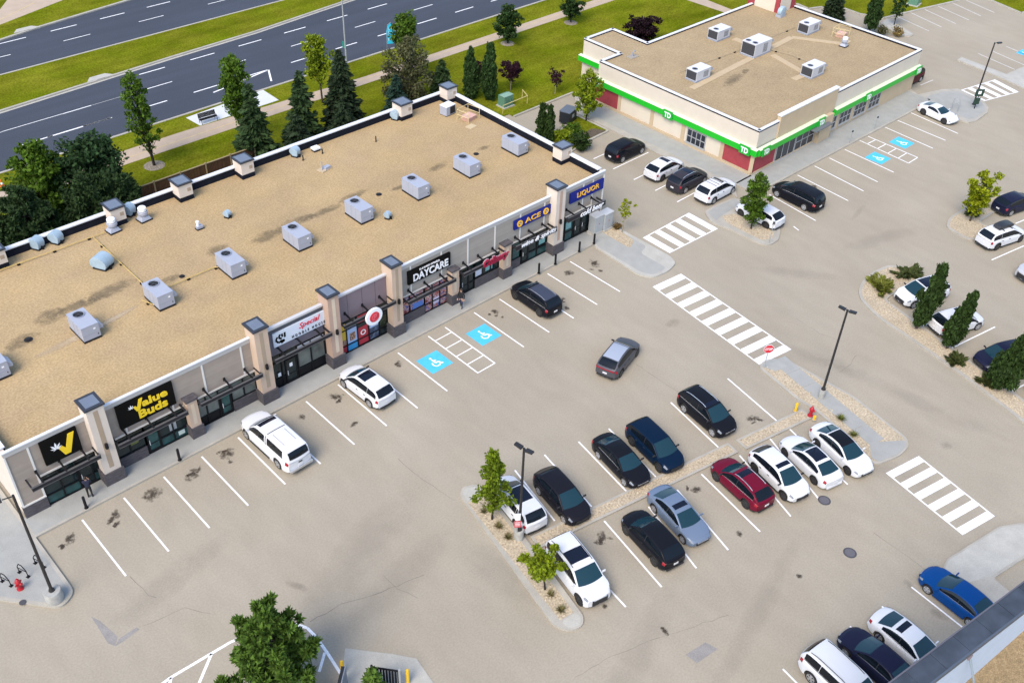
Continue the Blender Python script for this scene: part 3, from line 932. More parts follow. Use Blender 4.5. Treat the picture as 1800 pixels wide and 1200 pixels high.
storefront(32.36,34.45,(0,.3,.7,1),.2,.95,2.25,GLASS); door(33.0,33.8)
knee(34.5,37.05); storefront(34.45,37.14,(0,.33,.66,1),1.02,None,2.25,GLASS)
knee(38.05,39.55); storefront(38.02,39.6,(0,.4,1),1.02,None,2.25,GLASST)
storefront(39.6,42.78,(0,.3,.62,1),.2,.95,2.25,GLASS,GLASST); door(39.75,40.5)
storefront(43.95,48.04,(0,.25,.5,.75,1),.2,1.1,2.3,GLASST,GLASST); door(46.1,46.95); door(47.0,47.9)
for x, z, w_, h_, m in ((34.95,1.7,.7,1.0,mat('pale_blue_film',(.42,.48,.60),.4)),(36.1,1.75,.75,1.0,mat('aqua_film',(.16,.36,.38),.4)),(32.66,1.5,.5,1.0,mat('pale_aqua_film',(.30,.42,.42),.4)),(40.0,1.85,.14,.2,WHITE),(40.35,1.95,.2,.2,WHITE),(40.2,1.5,.12,.25,WHITE),(7.7,1.55,.5,.8,mat('grey_film',(.30,.33,.36),.4)),(8.2,.6,.45,.35,mat('bright_film',(.55,.65,.62),.4)),(0.95,1.9,.5,.4,mat('dim_film',(.16,.15,.14),.5)),(5.0,1.75,.6,.4,mat('olive_film',(.09,.11,.03),.5)),(45.4,1.7,.7,.7,mat('aqua_film',(.16,.36,.38),.4)),(42.2,1.6,.7,.8,mat('aqua_film',(.16,.36,.38),.4))):
    MB().box(x-w_/2,x+w_/2,2.322,2.332,z-h_/2,z+h_/2).build('window_film', m, mall)
# printed window graphics
def print_mat(name, cols, sc=2.2):
    if name in MATS: return MATS[name]
    m = bpy.data.materials.new(name); m.use_nodes = True
    N, L = m.node_tree.nodes, m.node_tree.links
    b = N['Principled BSDF']; b.inputs['Roughness'].default_value = .3
    ge = N.new('ShaderNodeNewGeometry'); no = N.new('ShaderNodeTexNoise'); no.inputs['Scale'].default_value = sc; no.inputs['Detail'].default_value = 2
    no.inputs['Distortion'].default_value = .8
    cr = N.new('ShaderNodeValToRGB'); cr.color_ramp.interpolation = 'CONSTANT'
    L.new(ge.outputs['Position'], no.inputs['Vector']); L.new(no.outputs['Fac'], cr.inputs[0]); L.new(cr.outputs[0], b.inputs['Base Color'])
    e = cr.color_ramp.elements
    n = len(cols)
    while len(e) < n: e.new(.5)
    for k, c in enumerate(cols):
        e[k].position = 0.30+0.40*k/n if k else 0.0
        e[k].color = (*c, 1)
    MATS[name] = m
    return m
CHILD = print_mat('playroom_print', [(.10,.015,.02),(.25,.05,.06),(.42,.22,.17),(.05,.08,.28),(.50,.36,.30),(.22,.03,.05),(.5,.45,.5)])
def poster(x0, x1, z0, z1, m):
    return MB().box(x0,x1,2.315,2.330,z0,z1).build('window_graphic', m, mall)
for a, b, z0, z1 in ((26.68,27.72,1.08,2.62),(27.82,29.18,1.08,2.62),(29.34,30.0,.25,2.6),(30.1,30.75,.25,2.6),(30.85,31.5,.25,2.6)):
    poster(a, b, z0, z1, CHILD)
poster(28.1,29.1,1.1,1.6,mat('sky_blue_print',(.06,.16,.48),.3)).location.y -= .006
poster(30.15,30.75,.6,1.2,mat('pale_print',(.50,.47,.60),.3)).location.y -= .006
P3 = [20.99+4.59*c for c in (0,.19,.40,.62,.83,1)]
o = poster(P3[0]+.05,P3[1]-.05,1.4,2.9,mat('yellow_print',(.62,.42,.04),.3)); 
poster(P3[0]+.05,P3[1]-.05,.25,.95,mat('red_print',(.38,.02,.04),.3))
poster(P3[0]+.05,P3[1]-.05,.96,1.42,print_mat('face_print',[(.05,.03,.03),(.45,.28,.2),(.08,.04,.03),(.5,.3,.22)],4))
poster(P3[1]+.05,P3[2]-.05,.95,2.35,mat('ice_blue_print',(.34,.46,.70),.3))
poster(P3[1]+.05,P3[2]-.05,.25,.94,mat('azure_print',(.03,.28,.60),.3))
poster(P3[1]+.25,P3[2]-.2,1.1,1.8,print_mat('face_print',[(.05,.03,.03)],4)).location.y -= .006
poster(P3[2]+.05,P3[3]-.05,.3,1.9,mat('red_print',(.38,.02,.04),.3))
poster(P3[2]+.05,P3[3]-.05,2.35,3.0,mat('red_print',(.38,.02,.04),.3))
MB().lathe([(.16,0),(.16,.012),(.24,.012),(.24,0)],(0,0,0),20,caps=False).xf(lambda p:((P3[2]+P3[3])/2+p.x,2.31-p.z,1.35+p.y)).build('window_graphic', WHITE, mall)
poster(P3[3]+.05,P3[4]-.05,1.35,2.75,mat('sky_print',(.36,.48,.74),.3))
poster(P3[3]+.05,P3[4]-.05,.3,1.34,print_mat('skyline_print',[(.02,.03,.07),(.05,.08,.14),(.12,.16,.24)],2.5))
poster(P3[4]+.05,P3[5]-.05,.9,1.9,print_mat('leaf_print',[(.01,.015,.01),(.02,.03,.015),(.10,.13,.08)],2.5))

def canopy(x0, x1, zc, h=.26, y0=1.18):
    mb = MB()
    mb.box(x0,x1,y0,y0+.10,zc-h/2,zc+h/2)
    mb.box(x0,x0+.09,y0+.10,2.25,zc-.07,zc+.07); mb.box(x1-.09,x1,y0+.10,2.25,zc-.07,zc+.07)
    c = mb.build('canopy', CANOPY, mall)
    n = 3
    for k in range(n):
        x = x0+(x1-x0)*(k+.5)/n
        b = MB()
        b.add([(x-.05,y0+.02,zc+h/2-.02),(x+.05,y0+.02,zc+h/2-.02),(x+.05,2.24,zc+.24),(x-.05,2.24,zc+.24),(x-.05,y0+.02,zc+h/2+.06),(x+.05,y0+.02,zc+h/2+.06),(x+.05,2.24,zc+.36),(x-.05,2.24,zc+.36)], [(0,3,2,1),(4,5,6,7),(0,1,5,4),(1,2,6,5),(2,3,7,6),(3,0,4,7)])
        b.box(x-.08,x+.08,2.19,2.234,zc+.16,zc+.42)
        b.build('bracket', BLACK, c)
    MB().box(x0-.01,x1+.01,y0-.02,y0+.12,zc+h/2,zc+h/2+.025).build('flashing', mat('grey_flashing',(.085,.085,.09),.5), c)
    MB().box(x0-.01,x1+.01,y0-.03,y0-.001,zc-h/2-.01,zc-h/2+.02).build('lip', mat('grey_flashing',(.085,.085,.09),.5), c)
    return c
canopy(-1.8,2.5,2.98); canopy(3.7,8.5,2.98); canopy(9.45,14.15,3.02); canopy(15.25,19.95,3.58); canopy(21.0,25.7,3.62)
canopy(26.85,31.6,2.92); canopy(32.4,37.1,2.98); canopy(38.05,42.75,3.0,.42); canopy(44.1,48.75,3.25,.42)

# dirt and lighter scuffs on the gravel
for q in ((90,555,1.6,1.2),(190,512,3.2,1.0),(140,535,2.5,.9),(385,440,1.4,1.1),(470,415,2.2,1.0),(520,390,2.6,.9),(570,372,2.6,.7),(620,345,2.4,.6),(300,490,1.0,.6),(770,293,1.6,.7),(850,260,1.0,.5),(700,330,1.2,.4),(40,600,1.6,1.0)):
    stain(q[0],q[1],q[2],q[3],STAINR,random.uniform(-.15,.15),roof,4.955,'roof_stain')
for q in ((140,590,4.0,.5,.1),(190,565,3.0,.35,.15)):
    stain(q[0],q[1],q[2],q[3],stain_mat('pale_scuff',(.50,.40,.27),.7,.3,.5),q[4],roof,4.955,'bare_patch')

# ------------------------------------------------------------------ signs on the mall (each a thing)
def sign(name, label, x, z, cat='sign', y=2.2, group=None):
    return thing(name, label, cat, (x, y, z), 0, group)
def plate(t, wd, ht, m, d=.12, name='panel', r=0.06):
    mb = MB().prism(rounded([(-wd/2,-ht/2),(wd/2,-ht/2),(wd/2,ht/2),(-wd/2,ht/2)], r, 3), 0, d, bottom=True)
    mb.xf(lambda p: (p.x, -p.z+.03, p.y))
    return mb.build(name, m, t, world=False)
def letter(t, txt, wd, ht, x, z, m, d=.14, name='lettering', parent=None, **k):
    mb = fit_text(txt, wd, ht, depth=.04, **k)
    mb.xf(lambda p: (x+p.x, -d-p.z+.03, z+p.y))
    return mb.build(name, m, parent or t, world=False)
def leaf_mb(x, z, s, d):
    mb = MB()
    for a, l in ((90,1),(52,.9),(128,.9),(18,.72),(162,.72),(-18,.45),(198,.45)):
        a = math.radians(a); c, sn = math.cos(a), math.sin(a)
        pts = [(0,0),(.35*l,.11*l),(.65*l,.12*l),(l,0),(.65*l,-.12*l),(.35*l,-.11*l)]
        mb.add([(x+s*(p*c-q*sn), -d, z+s*(p*sn+q*c)) for p, q in pts], [(5,4,3,2,1,0)])
    return mb
t = sign('shop_sign', 'black square sign with yellow check-mark V and pale leaf', .71, 4.34)
pn = plate(t, 2.28, 1.92, SBLACK)
ck = [(-.42,.02),(-.14,.02),(.02,-.22),(.34,.72),(.72,.72),(.22,-.72),(-.14,-.72)]
mb = MB().prism(ck, 0, .04, bottom=True); mb.xf(lambda p: (p.x+.22, -.105-p.z, p.y+.0)); mb.build('emblem', YEL, t, world=False)
leaf_mb(-.30,.02,.52,.152).build('leaf_emblem', WHITE, t, world=False)
t = sign('shop_sign', 'wide black sign reading Value Buds in yellow with small leaf', 6.30, 4.31)
plate(t, 3.86, 1.93, SBLACK)
letter(t, 'alue', 1.75, .60, .62, .36, YEL, bold=.035)
letter(t, 'Buds', 1.98, .66, .38, -.42, YEL, bold=.035)
ck2 = [(a*.62, b*.60) for a, b in ck]
mb = MB().prism(ck2, 0, .04, bottom=True); mb.xf(lambda p: (p.x-.60, -.105-p.z, p.y+.38)); mb.build('emblem', YEL, t, world=False)
leaf_mb(-1.0,.36,.30,.152).build('leaf_emblem', WHITE, t, world=False)
t = sign('shop_sign', 'white board with red script Special above spaced NOODLE HOUSE', 18.0, 4.54)
plate(t, 4.45, 1.18, mat('sign_pale',(.62,.68,.78),.4), r=.02)
letter(t, 'Special', 1.75, .56, .75, .20, RED, shear=.35)
letter(t, 'NOODLE HOUSE', 2.75, .22, .62, -.36, SBLACK, spacing=1.9)
mb = MB()
for a, b in (((-.34,.22),(-.50,-.02)),((-.50,-.02),(-.30,-.30)),((-.12,.36),(-.24,.10)),((-.24,.10),(-.02,-.08)),((.02,.34),(.06,.06)),((.26,.36),(.24,-.06)),((-.20,-.22),(.18,-.26)),((-.1,-.42),(.2,-.3)),((-.3,-.30),(-.05,-.28))):
    mb.add([(p[0]-1.55, -.104, p[1]) for p in quad_line(a, b, .15)], [(0,1,2,3)])
mb.build('emblem', SBLACK, t, world=False)
t = sign('round_sign', 'round white-rimmed sign with red disc hung on the canopy', 23.45, 3.55, y=1.05)
MB().lathe([(.72,0),(.74,.03),(.74,.15),(.70,.18)],(0,0,0),32).xf(lambda p:(p.x,-p.z,p.y)).build('rim', WHITE, t, 30, world=False)
MB().lathe([(.44,.18),(.42,.205)],(0,0,0),32).xf(lambda p:(p.x,-p.z,p.y)).build('disc', RED, t, world=False)
rp = fit_text('P', .34, .50, shear=.2, bold=.02, depth=.03); rp.xf(lambda p:(p.x+.02,-.225-p.z,p.y)); rp.build('emblem', mat('sign_rose',(.70,.10,.14),.4), t, world=False)
rg = fit_text('C', .56, .60, depth=.02, bold=-.02); rg.xf(lambda p:(p.x,-.222-p.z,p.y)); rg.build('emblem', mat('sign_rose',(.70,.10,.14),.4), t, world=False)
t = sign('shop_sign', 'black sign with large white word DAYCARE beside the fourth tall pillar', 29.69, 4.35)
plate(t, 4.2, 1.24, SBLACK)
letter(t, 'DAYCARE', 3.45, .66, .12, -.16, WHITE, bold=.022)
letter(t, 'SUMMERWOOD', 2.0, .15, .0, .38, WHITE)
t = thing('channel_lettering', 'red script lettering Culinary standing on the canopy edge', 'sign', (35.75,1.12,3.02))
mb = fit_text('Culinary', 2.75, .82, shear=.3, bold=.03, depth=.12); mb.xf(lambda p:(p.x,-p.z,p.y)); mb.build('letters', REDD, t, world=False)
mb = fit_text('Culinary', 2.78, .84, shear=.3, bold=.04, depth=.03); mb.xf(lambda p:(p.x,.09-p.z,p.y+.03)); mb.build('letter_backs', mat('sign_pink',(.62,.45,.50),.4), t, world=False)
t = sign('shop_sign', 'blue sign reading ACE in amber between two diamond rings', 40.72, 4.52)
plate(t, 4.25, .86, SBLUE)
letter(t, 'ACE', 1.75, .46, 0, 0, ORNG, bold=.012)
for sx in (-1.5,1.5):
    MB().lathe([(.17,0),(.17,.04),(.31,.04),(.31,0)],(0,0,0),20,caps=False).xf(lambda p:(sx+p.x,-.10-p.z,p.y)).build('emblem', ORNG, t, world=False)
    MB().prism([(0,.12),(.09,0),(0,-.12),(-.09,0)],0,.03,bottom=True).xf(lambda p:(sx+p.x,-.10-p.z,p.y)).build('emblem', mat('sign_cream',(.75,.62,.35),.4), t, world=False)
t = sign('shop_sign', 'blue sign reading LIQUOR in amber near the right corner', 47.25, 4.52)
plate(t, 4.2, 1.02, SBLUE)
letter(t, 'LIQUOR', 2.75, .56, .12, 0, ORNG, bold=.012)
for txt, lab, x, z, wd in (('wine & spirits','white italic lettering wine and spirits on a dark canopy',40.6,3.02,4.0),('cold beer','white italic lettering cold beer on the canopy nearest the corner',47.0,3.27,2.9)):
    t = thing('canopy_lettering', lab, 'sign', (x,1.15,z))
    mb = fit_text(txt, wd, .52, shear=.35, bold=.012, depth=.04); mb.xf(lambda p:(p.x,-.02-p.z,p.y+.02)); mb.build('letters', WHITE, t, world=False)

# ------------------------------------------------------------------ rooftop equipment
def rtu_unit(label, x, y, z):
    t = thing('rooftop_unit', label, 'rooftop unit', (x, y, z), 0, 'row of rooftop units on the strip mall')
    MB().box(-.02,1.22,-.02,2.22,0,.16).build('curb', DARKV, t, world=False)
    b = MB().box(0,1.2,0,2.2,.16,1.22).build('cabinet', [HVAC], t, world=False)
    MB().box(-.015,1.215,-.015,2.215,1.22,1.25).build('lid', HVAC, t, world=False)
    f = MB().lathe([(.40,0),(.42,.05),(.36,.06),(.34,.02)], (.6,1.62,1.25), 24, caps=False).build('fan_ring', HVACD, t, world=False)
    mb = MB().lathe([(.36,.0),(.36,.012)], (.6,1.62,1.25), 24); mb.build('fan_well', DARKV, f, world=False)
    mb = MB()
    for k in range(4):
        a = k*PI/2+.4
        mb.add([(.6+.06*math.cos(a),1.62+.06*math.sin(a),1.28),(.6+.32*math.cos(a-.3),1.62+.32*math.sin(a-.3),1.275),(.6+.32*math.cos(a+.35),1.62+.32*math.sin(a+.35),1.295)], [(0,1,2)])
    mb.lathe([(.08,.0),(.08,.05)], (.6,1.62,1.26), 10)
    mb.build('fan_blades', mat('fan_grey',(.035,.037,.042),.6), f, world=False)
    h = MB(); h.add([(1.2,.15,1.05),(1.2,1.0,1.05),(1.2,1.0,.62),(1.2,.15,.62),(1.52,.15,.80),(1.52,1.0,.80),(1.52,1.0,.60),(1.52,.15,.60)], [(0,4,5,1),(4,7,6,5),(0,3,7,4),(1,5,6,2),(3,2,6,7)])
    h.build('intake_hood', HVAC, t, world=False)
    MB().box(.80,.95,-.012,0,.85,.97).build('badge', WHITE, t, world=False)
    for yy in (.72,1.3): MB().box(-.008,0,yy-.012,yy+.012,.2,1.2).build('panel_seam', HVACD, t, world=False)
    MB().box(.03,1.17,-.008,0,.55,.57).build('panel_seam', HVACD, t, world=False)
    MB().box(1.02,1.06,-.03,-.0,.35,.45).build('latch', BLACK, t, world=False)
    return t
rl = ['rooftop unit cut by the left edge of the photo','rooftop unit above the V sign, beside pale scuffs','rooftop unit with yellow gas pipe meeting it at both sides','rooftop unit at the right end of the yellow gas pipe','rooftop unit with dark roof stain close behind it','rooftop unit with a small white vent at its right','rooftop unit just right of a dark drain spot, mid roof','rooftop unit second from the right roof edge','rooftop unit nearest the right roof edge']
rx = [-.12,5.95,11.45,17.28,23.02,28.95,34.72,40.42,46.25]
r0 = rtu_unit(rl[0], rx[0]-.1, 9.62, 4.95)
for k in range(1, 9):
    copy_tree(r0, (rx[k]-.05, 9.62+random.uniform(-.06,.06), 4.95), random.uniform(-.01,.01), rl[k])

def hood_vent(label, px, py, r=.36, wd=.6, h=.5, z=4.95, rz=0.0, xy=None):
    c = xy or G(px, py, z)
    t = thing('hood_vent', label, 'roof vent', (c[0], c[1], z), rz, 'curved roof vents')
    MB().box(-.02,wd+.02,-r*.9,r*.9,0,.14).build('curb', DARKV, t, world=False)
    prof = [(-r*.75,.14),(-r*.75,h*.55)]+[(-r*1.0+ -0.0+r*1.15*math.cos(a)*1.0, h*.75+r*1.0*math.sin(a)) for a in np.linspace(PI, -.35, 12)]
    prof = [(r*math.cos(a)*1.12+.05, h*.72+r*math.sin(a)) for a in np.linspace(PI*1.05, -.55, 14)]
    full = [(-r*.8,.14)]+prof+[(r*.62,.20),(r*.62,.14)]
    mb = MB(); n = len(full)
    mb.add([(0,p[0],p[1]) for p in full]+[(wd,p[0],p[1]) for p in full], [tuple(range(n-1,-1,-1)), tuple(range(n,2*n))]+[(k,(k+1)%n,n+(k+1)%n,n+k) for k in range(n)])
    mb.build('hood', GALV, t, 40, world=False)
    MB().box(.04,wd-.04,r*.64,r*.72,.2,h*.55).build('louvre', DARKV, t, world=False)
    MB().box(wd*.4,wd*.5,-r-.12,-r*.75,0,.3).build('bracket', BLACK, t, world=False)
    return t
hood_vent('blue-grey curved vent at the far left under the back parapet', 62, 440, .42, .7, .75, rz=.5)
hood_vent('blue-grey curved vent right of another at the back parapet', 96, 430, .42, .7, .75, rz=.5)
hood_vent('blue-grey curved vent between the back pillar and white fan', 224, 381, .42, .7, .75, rz=.5)
hood_vent('large blue-grey drum vent standing alone by the gas pipe', 175, 475, .62, 1.0, .62, rz=.5)
hood_vent('grey curved vent against the parapet right of the middle', 517, 277, .36, .55, .75, rz=.4)
hood_vent('grey curved vent below the second back pillar from the right', 693, 212, .36, .55, .75, rz=.4)
hood_vent('small grey curved vent alone on open gravel', 398, 384, .24, .42, .5, rz=.4)
hood_vent('small white curved vent right of a rooftop unit', 680, 386, .24, .42, .5, rz=.4)
def exhaust(label, px, py, z=4.95, s=1.0, grp='white upblast exhaust fans'):
    c = G(px, py, z)
    t = thing('exhaust_fan', label, 'roof fan', (c[0], c[1]+.3, z), .1, grp)
    MB().box(-.5*s,.5*s,-.45*s,.45*s,0,.12*s).build('curb', DARKV, t, world=False)
    mb = MB(); mb.add([(-.45*s,-.4*s,.12*s),(.45*s,-.4*s,.12*s),(.45*s,.4*s,.12*s),(-.45*s,.4*s,.12*s),(-.3*s,-.28*s,.38*s),(.3*s,-.28*s,.38*s),(.3*s,.28*s,.38*s),(-.3*s,.28*s,.38*s)], [(0,1,5,4),(1,2,6,5),(2,3,7,6),(3,0,4,7),(4,5,6,7)])
    mb.build('base', HVAC, t, world=False)
    MB().lathe([(.28*s,.38*s),(.34*s,.55*s),(.40*s,.60*s),(.40*s,.80*s),(.34*s,.85*s)], (0,0,0), 20, caps=False).build('shroud', HVAC, t, 40, world=False)
    MB().lathe([(.33*s,.72*s),(.33*s,1.12*s),(.26*s,1.18*s)], (0,0,0), 20).build('drum', WHITE, t, 40, world=False)
    MB().lathe([(.345*s,.84*s),(.345*s,.88*s)], (0,0,0), 20, caps=False).build('band', DARKV, t, world=False)
    return t
exhaust('white drum exhaust fan nearer the gas pipe', 203, 409)
exhaust('white drum exhaust fan beside a blue-grey vent at the parapet', 257, 389)
def stub(label, px, py, h, r=.05, m=BLACK, z=4.95):
    c = G(px, py, z)
    o = MB().lathe([(r*1.8,0),(r*1.8,.04),(r,.05),(r,h)], (0,0,0), 10).build('vent_pipe', m, None, loc=(c[0],c[1],z), world=False)
    return tag(o, label, 'pipe', 'short pipes on the roof')
stub('short black vent pipe beside the grey curved vent', 533, 282, .5)
stub('short black vent pipe right of a white square vent', 567, 270, .45)
stub('short black vent pipe on open gravel at the right back', 661, 249, .55)
stub('dark stub in a roof drain at the left', 50, 597, .12, .16, DARKV)
stub('dark stub near the yellow pipe between two units', 320, 486, .12, .12, DARKV)
stub('dark stub right of a small white vent', 666, 342, .10, .14, DARKV)
stub('dark stub beside the units at the right', 837, 271, .10, .14, DARKV)
c = G(555, 265, 4.95)
t = thing('square_vent', 'small white square vent near the back parapet', 'roof vent', (c[0],c[1],4.95))
MB().box(-.3,.3,-.25,.25,0,.2).build('curb', DARKV, t, world=False); MB().box(-.34,.34,-.29,.29,.2,.36).build('cap', WHITE, t, world=False)
c = G(351, 402, 4.95)
t = thing('flue_pipe', 'small white flue with a square base on open gravel', 'roof vent', (c[0],c[1],4.95))
MB().box(-.3,.3,-.22,.22,0,.1).build('curb', DARKV, t, world=False); MB().box(-.26,.26,-.18,.18,.1,.3).build('base', HVAC, t, world=False); MB().lathe([(.10,.3),(.10,.62),(.13,.62),(.13,.72)], (-.1,0,0), 12).build('pipe', WHITE, t, 40, world=False)
c = G(570, 298, 4.95)
t = thing('roof_anchor', 'low tan base plate with an upright metal post', 'roof fixture', (c[0],c[1],4.95), .2)
MB().box(-.55,.55,-.35,.35,0,.08).build('base_plate', mat('pale_timber',(.45,.36,.24),.8), t, world=False); MB().box(-.1,.5,-.3,.1,.08,.28).build('block', HVAC, t, world=False); MB().box(-.3,-.22,-.05,.03,.08,.9).build('post', HVAC, t, world=False)
c = (46.9, 20.2)
t = thing('condenser', 'white condenser box with a dark coil side in the back corner', 'rooftop unit', (c[0],c[1],4.95), .1)
MB().box(-.6,.6,-.45,.45,.08,.95).build('cabinet', HVAC, t, world=False); MB().box(-.12,.56,-.462,-.45,.16,.88).build('coil', DARKV, t, world=False); MB().box(-.62,.62,-.47,.47,.95,.99).build('lid', WHITE, t, world=False); MB().box(-.6,.6,-.4,-.3,0,.08).box(-.6,.6,.3,.4,0,.08).build('rails', BLACK, t, world=False)
def hatch(label, x, y, z):
    t = thing('roof_hatch', label, 'roof hatch', (x,y,z), .15)
    MB().box(-.55,.55,-.45,.45,0,.32).build('curb', mat('pink_primer',(.50,.30,.24),.7), t, world=False)
    MB().box(-.58,.58,-.48,.48,.32,.40).build('lid', mat('pink_lid',(.58,.36,.30),.6), t, world=False)
    mb = MB()
    for q in ((-.85,-.65),(-.85,.75),(.75,.75),(.75,-.65)):
        mb.tube([(q[0],q[1],0),(q[0],q[1],1.05)], .028, 6)
    for zz in (.55,1.05):
        mb.tube([(-.85,-.65,zz),(-.85,.75,zz),(.75,.75,zz),(.75,-.65,zz)], .026, 6)
    mb.tube([(-.85,-.65,1.05),(-1.2,-.5,.9),(-1.25,-.1,.6),(-1.15,.3,.3)], .024, 6)
    mb.build('guard_rail', mat('cream_rail',(.62,.50,.26),.5), t, world=False)
    MB().box(-1.5,-.6,-1.5,-.8,0,.04).build('landing_mat', mat('tan_mat',(.50,.40,.25),.9), t, world=False)
    return t
hatch('pink roof hatch with cream guard rail on the strip mall', 47.75, 18.1, 4.95)
def gas(label, paths, z, m=GASY, r=.035):
    t = thing('gas_pipe', label, 'pipe', (*paths[0][0], z))
    for p in paths:
        MB().tube([(*q, z+.16) for q in p], r, 6).build('pipe', m, t)
        for a, b in zip(p[:-1], p[1:]):
            a, b = Vector(a), Vector(b)
            n = max(1, int((b-a).length/2.6))
            for k in range(n):
                q = a.lerp(b, (k+.5)/n)
                MB().box(q.x-.11,q.x+.11,q.y-.08,q.y+.08,z,z+.12).build('support', BLACK, t)
    return t
gas('yellow gas pipe branching across the gravel roof', [[(-2,21.4),(5,21.5),(13.1,21.35)], [(12.05,21.4),(12.0,11.9)], [(12.75,11.75),(16.9,11.8),(17.2,11.6)], [(11.0,11.5),(11.4,10.4)]], 4.95)
# ------------------------------------------------------------------ bank building
BCREAM = mat('bank_cream', (0.56, 0.50, 0.42), 0.8, var=0.03, scale=1.2)
BTAN = mat('bank_tan', (0.47, 0.37, 0.245), 0.85, var=0.05, scale=1.0)
BPANEL = mat('bank_panel', (0.60, 0.54, 0.44), 0.8, var=0.03, scale=1)
BRED = mat('bank_red_block', (0.30, 0.040, 0.050), 0.8, var=0.10, scale=3)
GREEN = mat('bank_green', (0.010, 0.42, 0.020), 0.35)
GREENL = mat('green_band_cap', (0.62, 0.72, 0.52), 0.4)
GREENB = mat('sign_green', (0.008, 0.34, 0.03), 0.35)
ALU = mat('pale_aluminium', (0.34, 0.35, 0.36), 0.4)
BROOF = mat('bank_gravel', (0.340, 0.258, 0.152), 0.95, var=0.06, scale=0.5, big=0.06, grain=0.17, gscale=7, bump=0.25, bscale=9, spec=0.2)
bank = thing('bank_building', 'single-storey bank with bright green band, red corner walls and tan gravel roof', 'building', (83, 9, 0))
X0, X1, Y0, Y1, ZP, ZR = 67.6, 98.3, -1.2, 19.6, 4.75, 4.25
mb = MB()
mb.box(X0,X0+.25,Y0,Y1,0,ZP-.08)
mb.build('wall', BCREAM, bank)
MB().box(X0+.25,X1,Y0,Y0+.25,0,ZP-.08).build('wall', BCREAM, bank)
MB().box(X1-.25,X1,Y0+.25,Y1,0,ZP-.08).build('wall', BTAN, bank)
MB().box(X0+.25,X1-.25,Y1-.25,Y1,0,ZP-.08).build('wall', BCREAM, bank)
MB().box(70.7,75.4,Y1,24.8,0,ZP-.08).build('wall', BCREAM, bank)
broof = MB().flat([(X0+.25,Y0+.25),(X1-.25,Y0+.25),(X1-.25,Y1-.25),(75.1,Y1-.25),(75.1,24.5),(70.95,24.5),(70.95,Y1-.25),(X0+.25,Y1-.25)], ZP-.075).build('roof', BROOF, bank)
# parapets: dark inside, pale coping
def bpar(a, b, th=.38, h=.5):
    a, b = Vector(a), Vector(b)
    n = Vector((-(b-a).y,(b-a).x)).normalized()
    MB().prism(quad_line(tuple(a), tuple(b), th), ZP-.08, ZP+h-.42).build('parapet', MEMB, bank)
    MB().prism(quad_line(tuple(a), tuple(b), th+.06), ZP+h-.42, ZP+h-.34).build('coping', COPE, bank)
loop = [(X0+.13,Y0+.13),(X0+.13,Y1-.13),(70.83,Y1-.13),(70.83,24.67),(75.27,24.67),(75.27,Y1-.13),(94.6,Y1-.13)]
for k, (a, b) in enumerate(zip(loop[:-1], loop[1:])):
    d = Vector(b)-Vector(a); u = d.normalized()*.13
    bpar(tuple(Vector(a)-u*.98), tuple(Vector(b)+u*(.98 if k % 2 else .985)), .25+.002*k)
bpar((X1-.13,15.7),(X1-.13,Y0),.255); bpar((X0,Y0+.13),(70.85,Y0+.13),.252); bpar((81.05,Y0+.13),(X1-.38,Y0+.13),.252)
# inside skirting of dark membrane seen at the far walls
MB().box(98.0-.08,98.05-.02,-.8,15.6,ZP-.07,ZP+.07).build('membrane_skirt', MEMB, bank)
# high parapet over the entrance
MB().box(70.85,81.05,Y0-.12,Y0+.28,2.9,5.38).build('parapet', BTAN, bank)
MB().box(70.78,81.12,Y0-.18,Y0+.34,5.38,5.47).build('coping', COPE, bank)
# green band: sloping pale top, green face
def band(pts_in, out, z0=2.38, z1=3.08, y=True):
    pass
def band_left(y0, y1, xw):
    o = MB().box(xw-.38,xw-.001,y0,y1,2.32,2.98).build('green_band', GREEN, bank)
    mb = MB(); mb.add([(xw-.42,y0,2.98),(xw-.42,y1,2.98),(xw-.001,y1,3.05),(xw-.001,y0,3.05),(xw-.42,y0,2.94),(xw-.42,y1,2.94)], [(0,3,2,1),(0,1,5,4)])
    mb.build('band_cap', GREENL, o)
def band_front(x0, x1, yw):
    o = MB().box(x0,x1,yw-.38,yw-.001,2.32,2.98).build('green_band', GREEN, bank)
    mb = MB(); mb.add([(x0,yw-.42,2.98),(x1,yw-.42,2.98),(x1,yw-.001,3.05),(x0,yw-.001,3.05),(x0,yw-.42,2.94),(x1,yw-.42,2.94)], [(0,1,2,3),(1,0,4,5)])
    mb.build('band_cap', GREENL, o)
band_left(Y0-.38, 19.9, X0); band_left(20.2, 25.1, 70.7); band_front(X0, 79.2, Y0-.12); band_front(81.1, 98.7, Y0)
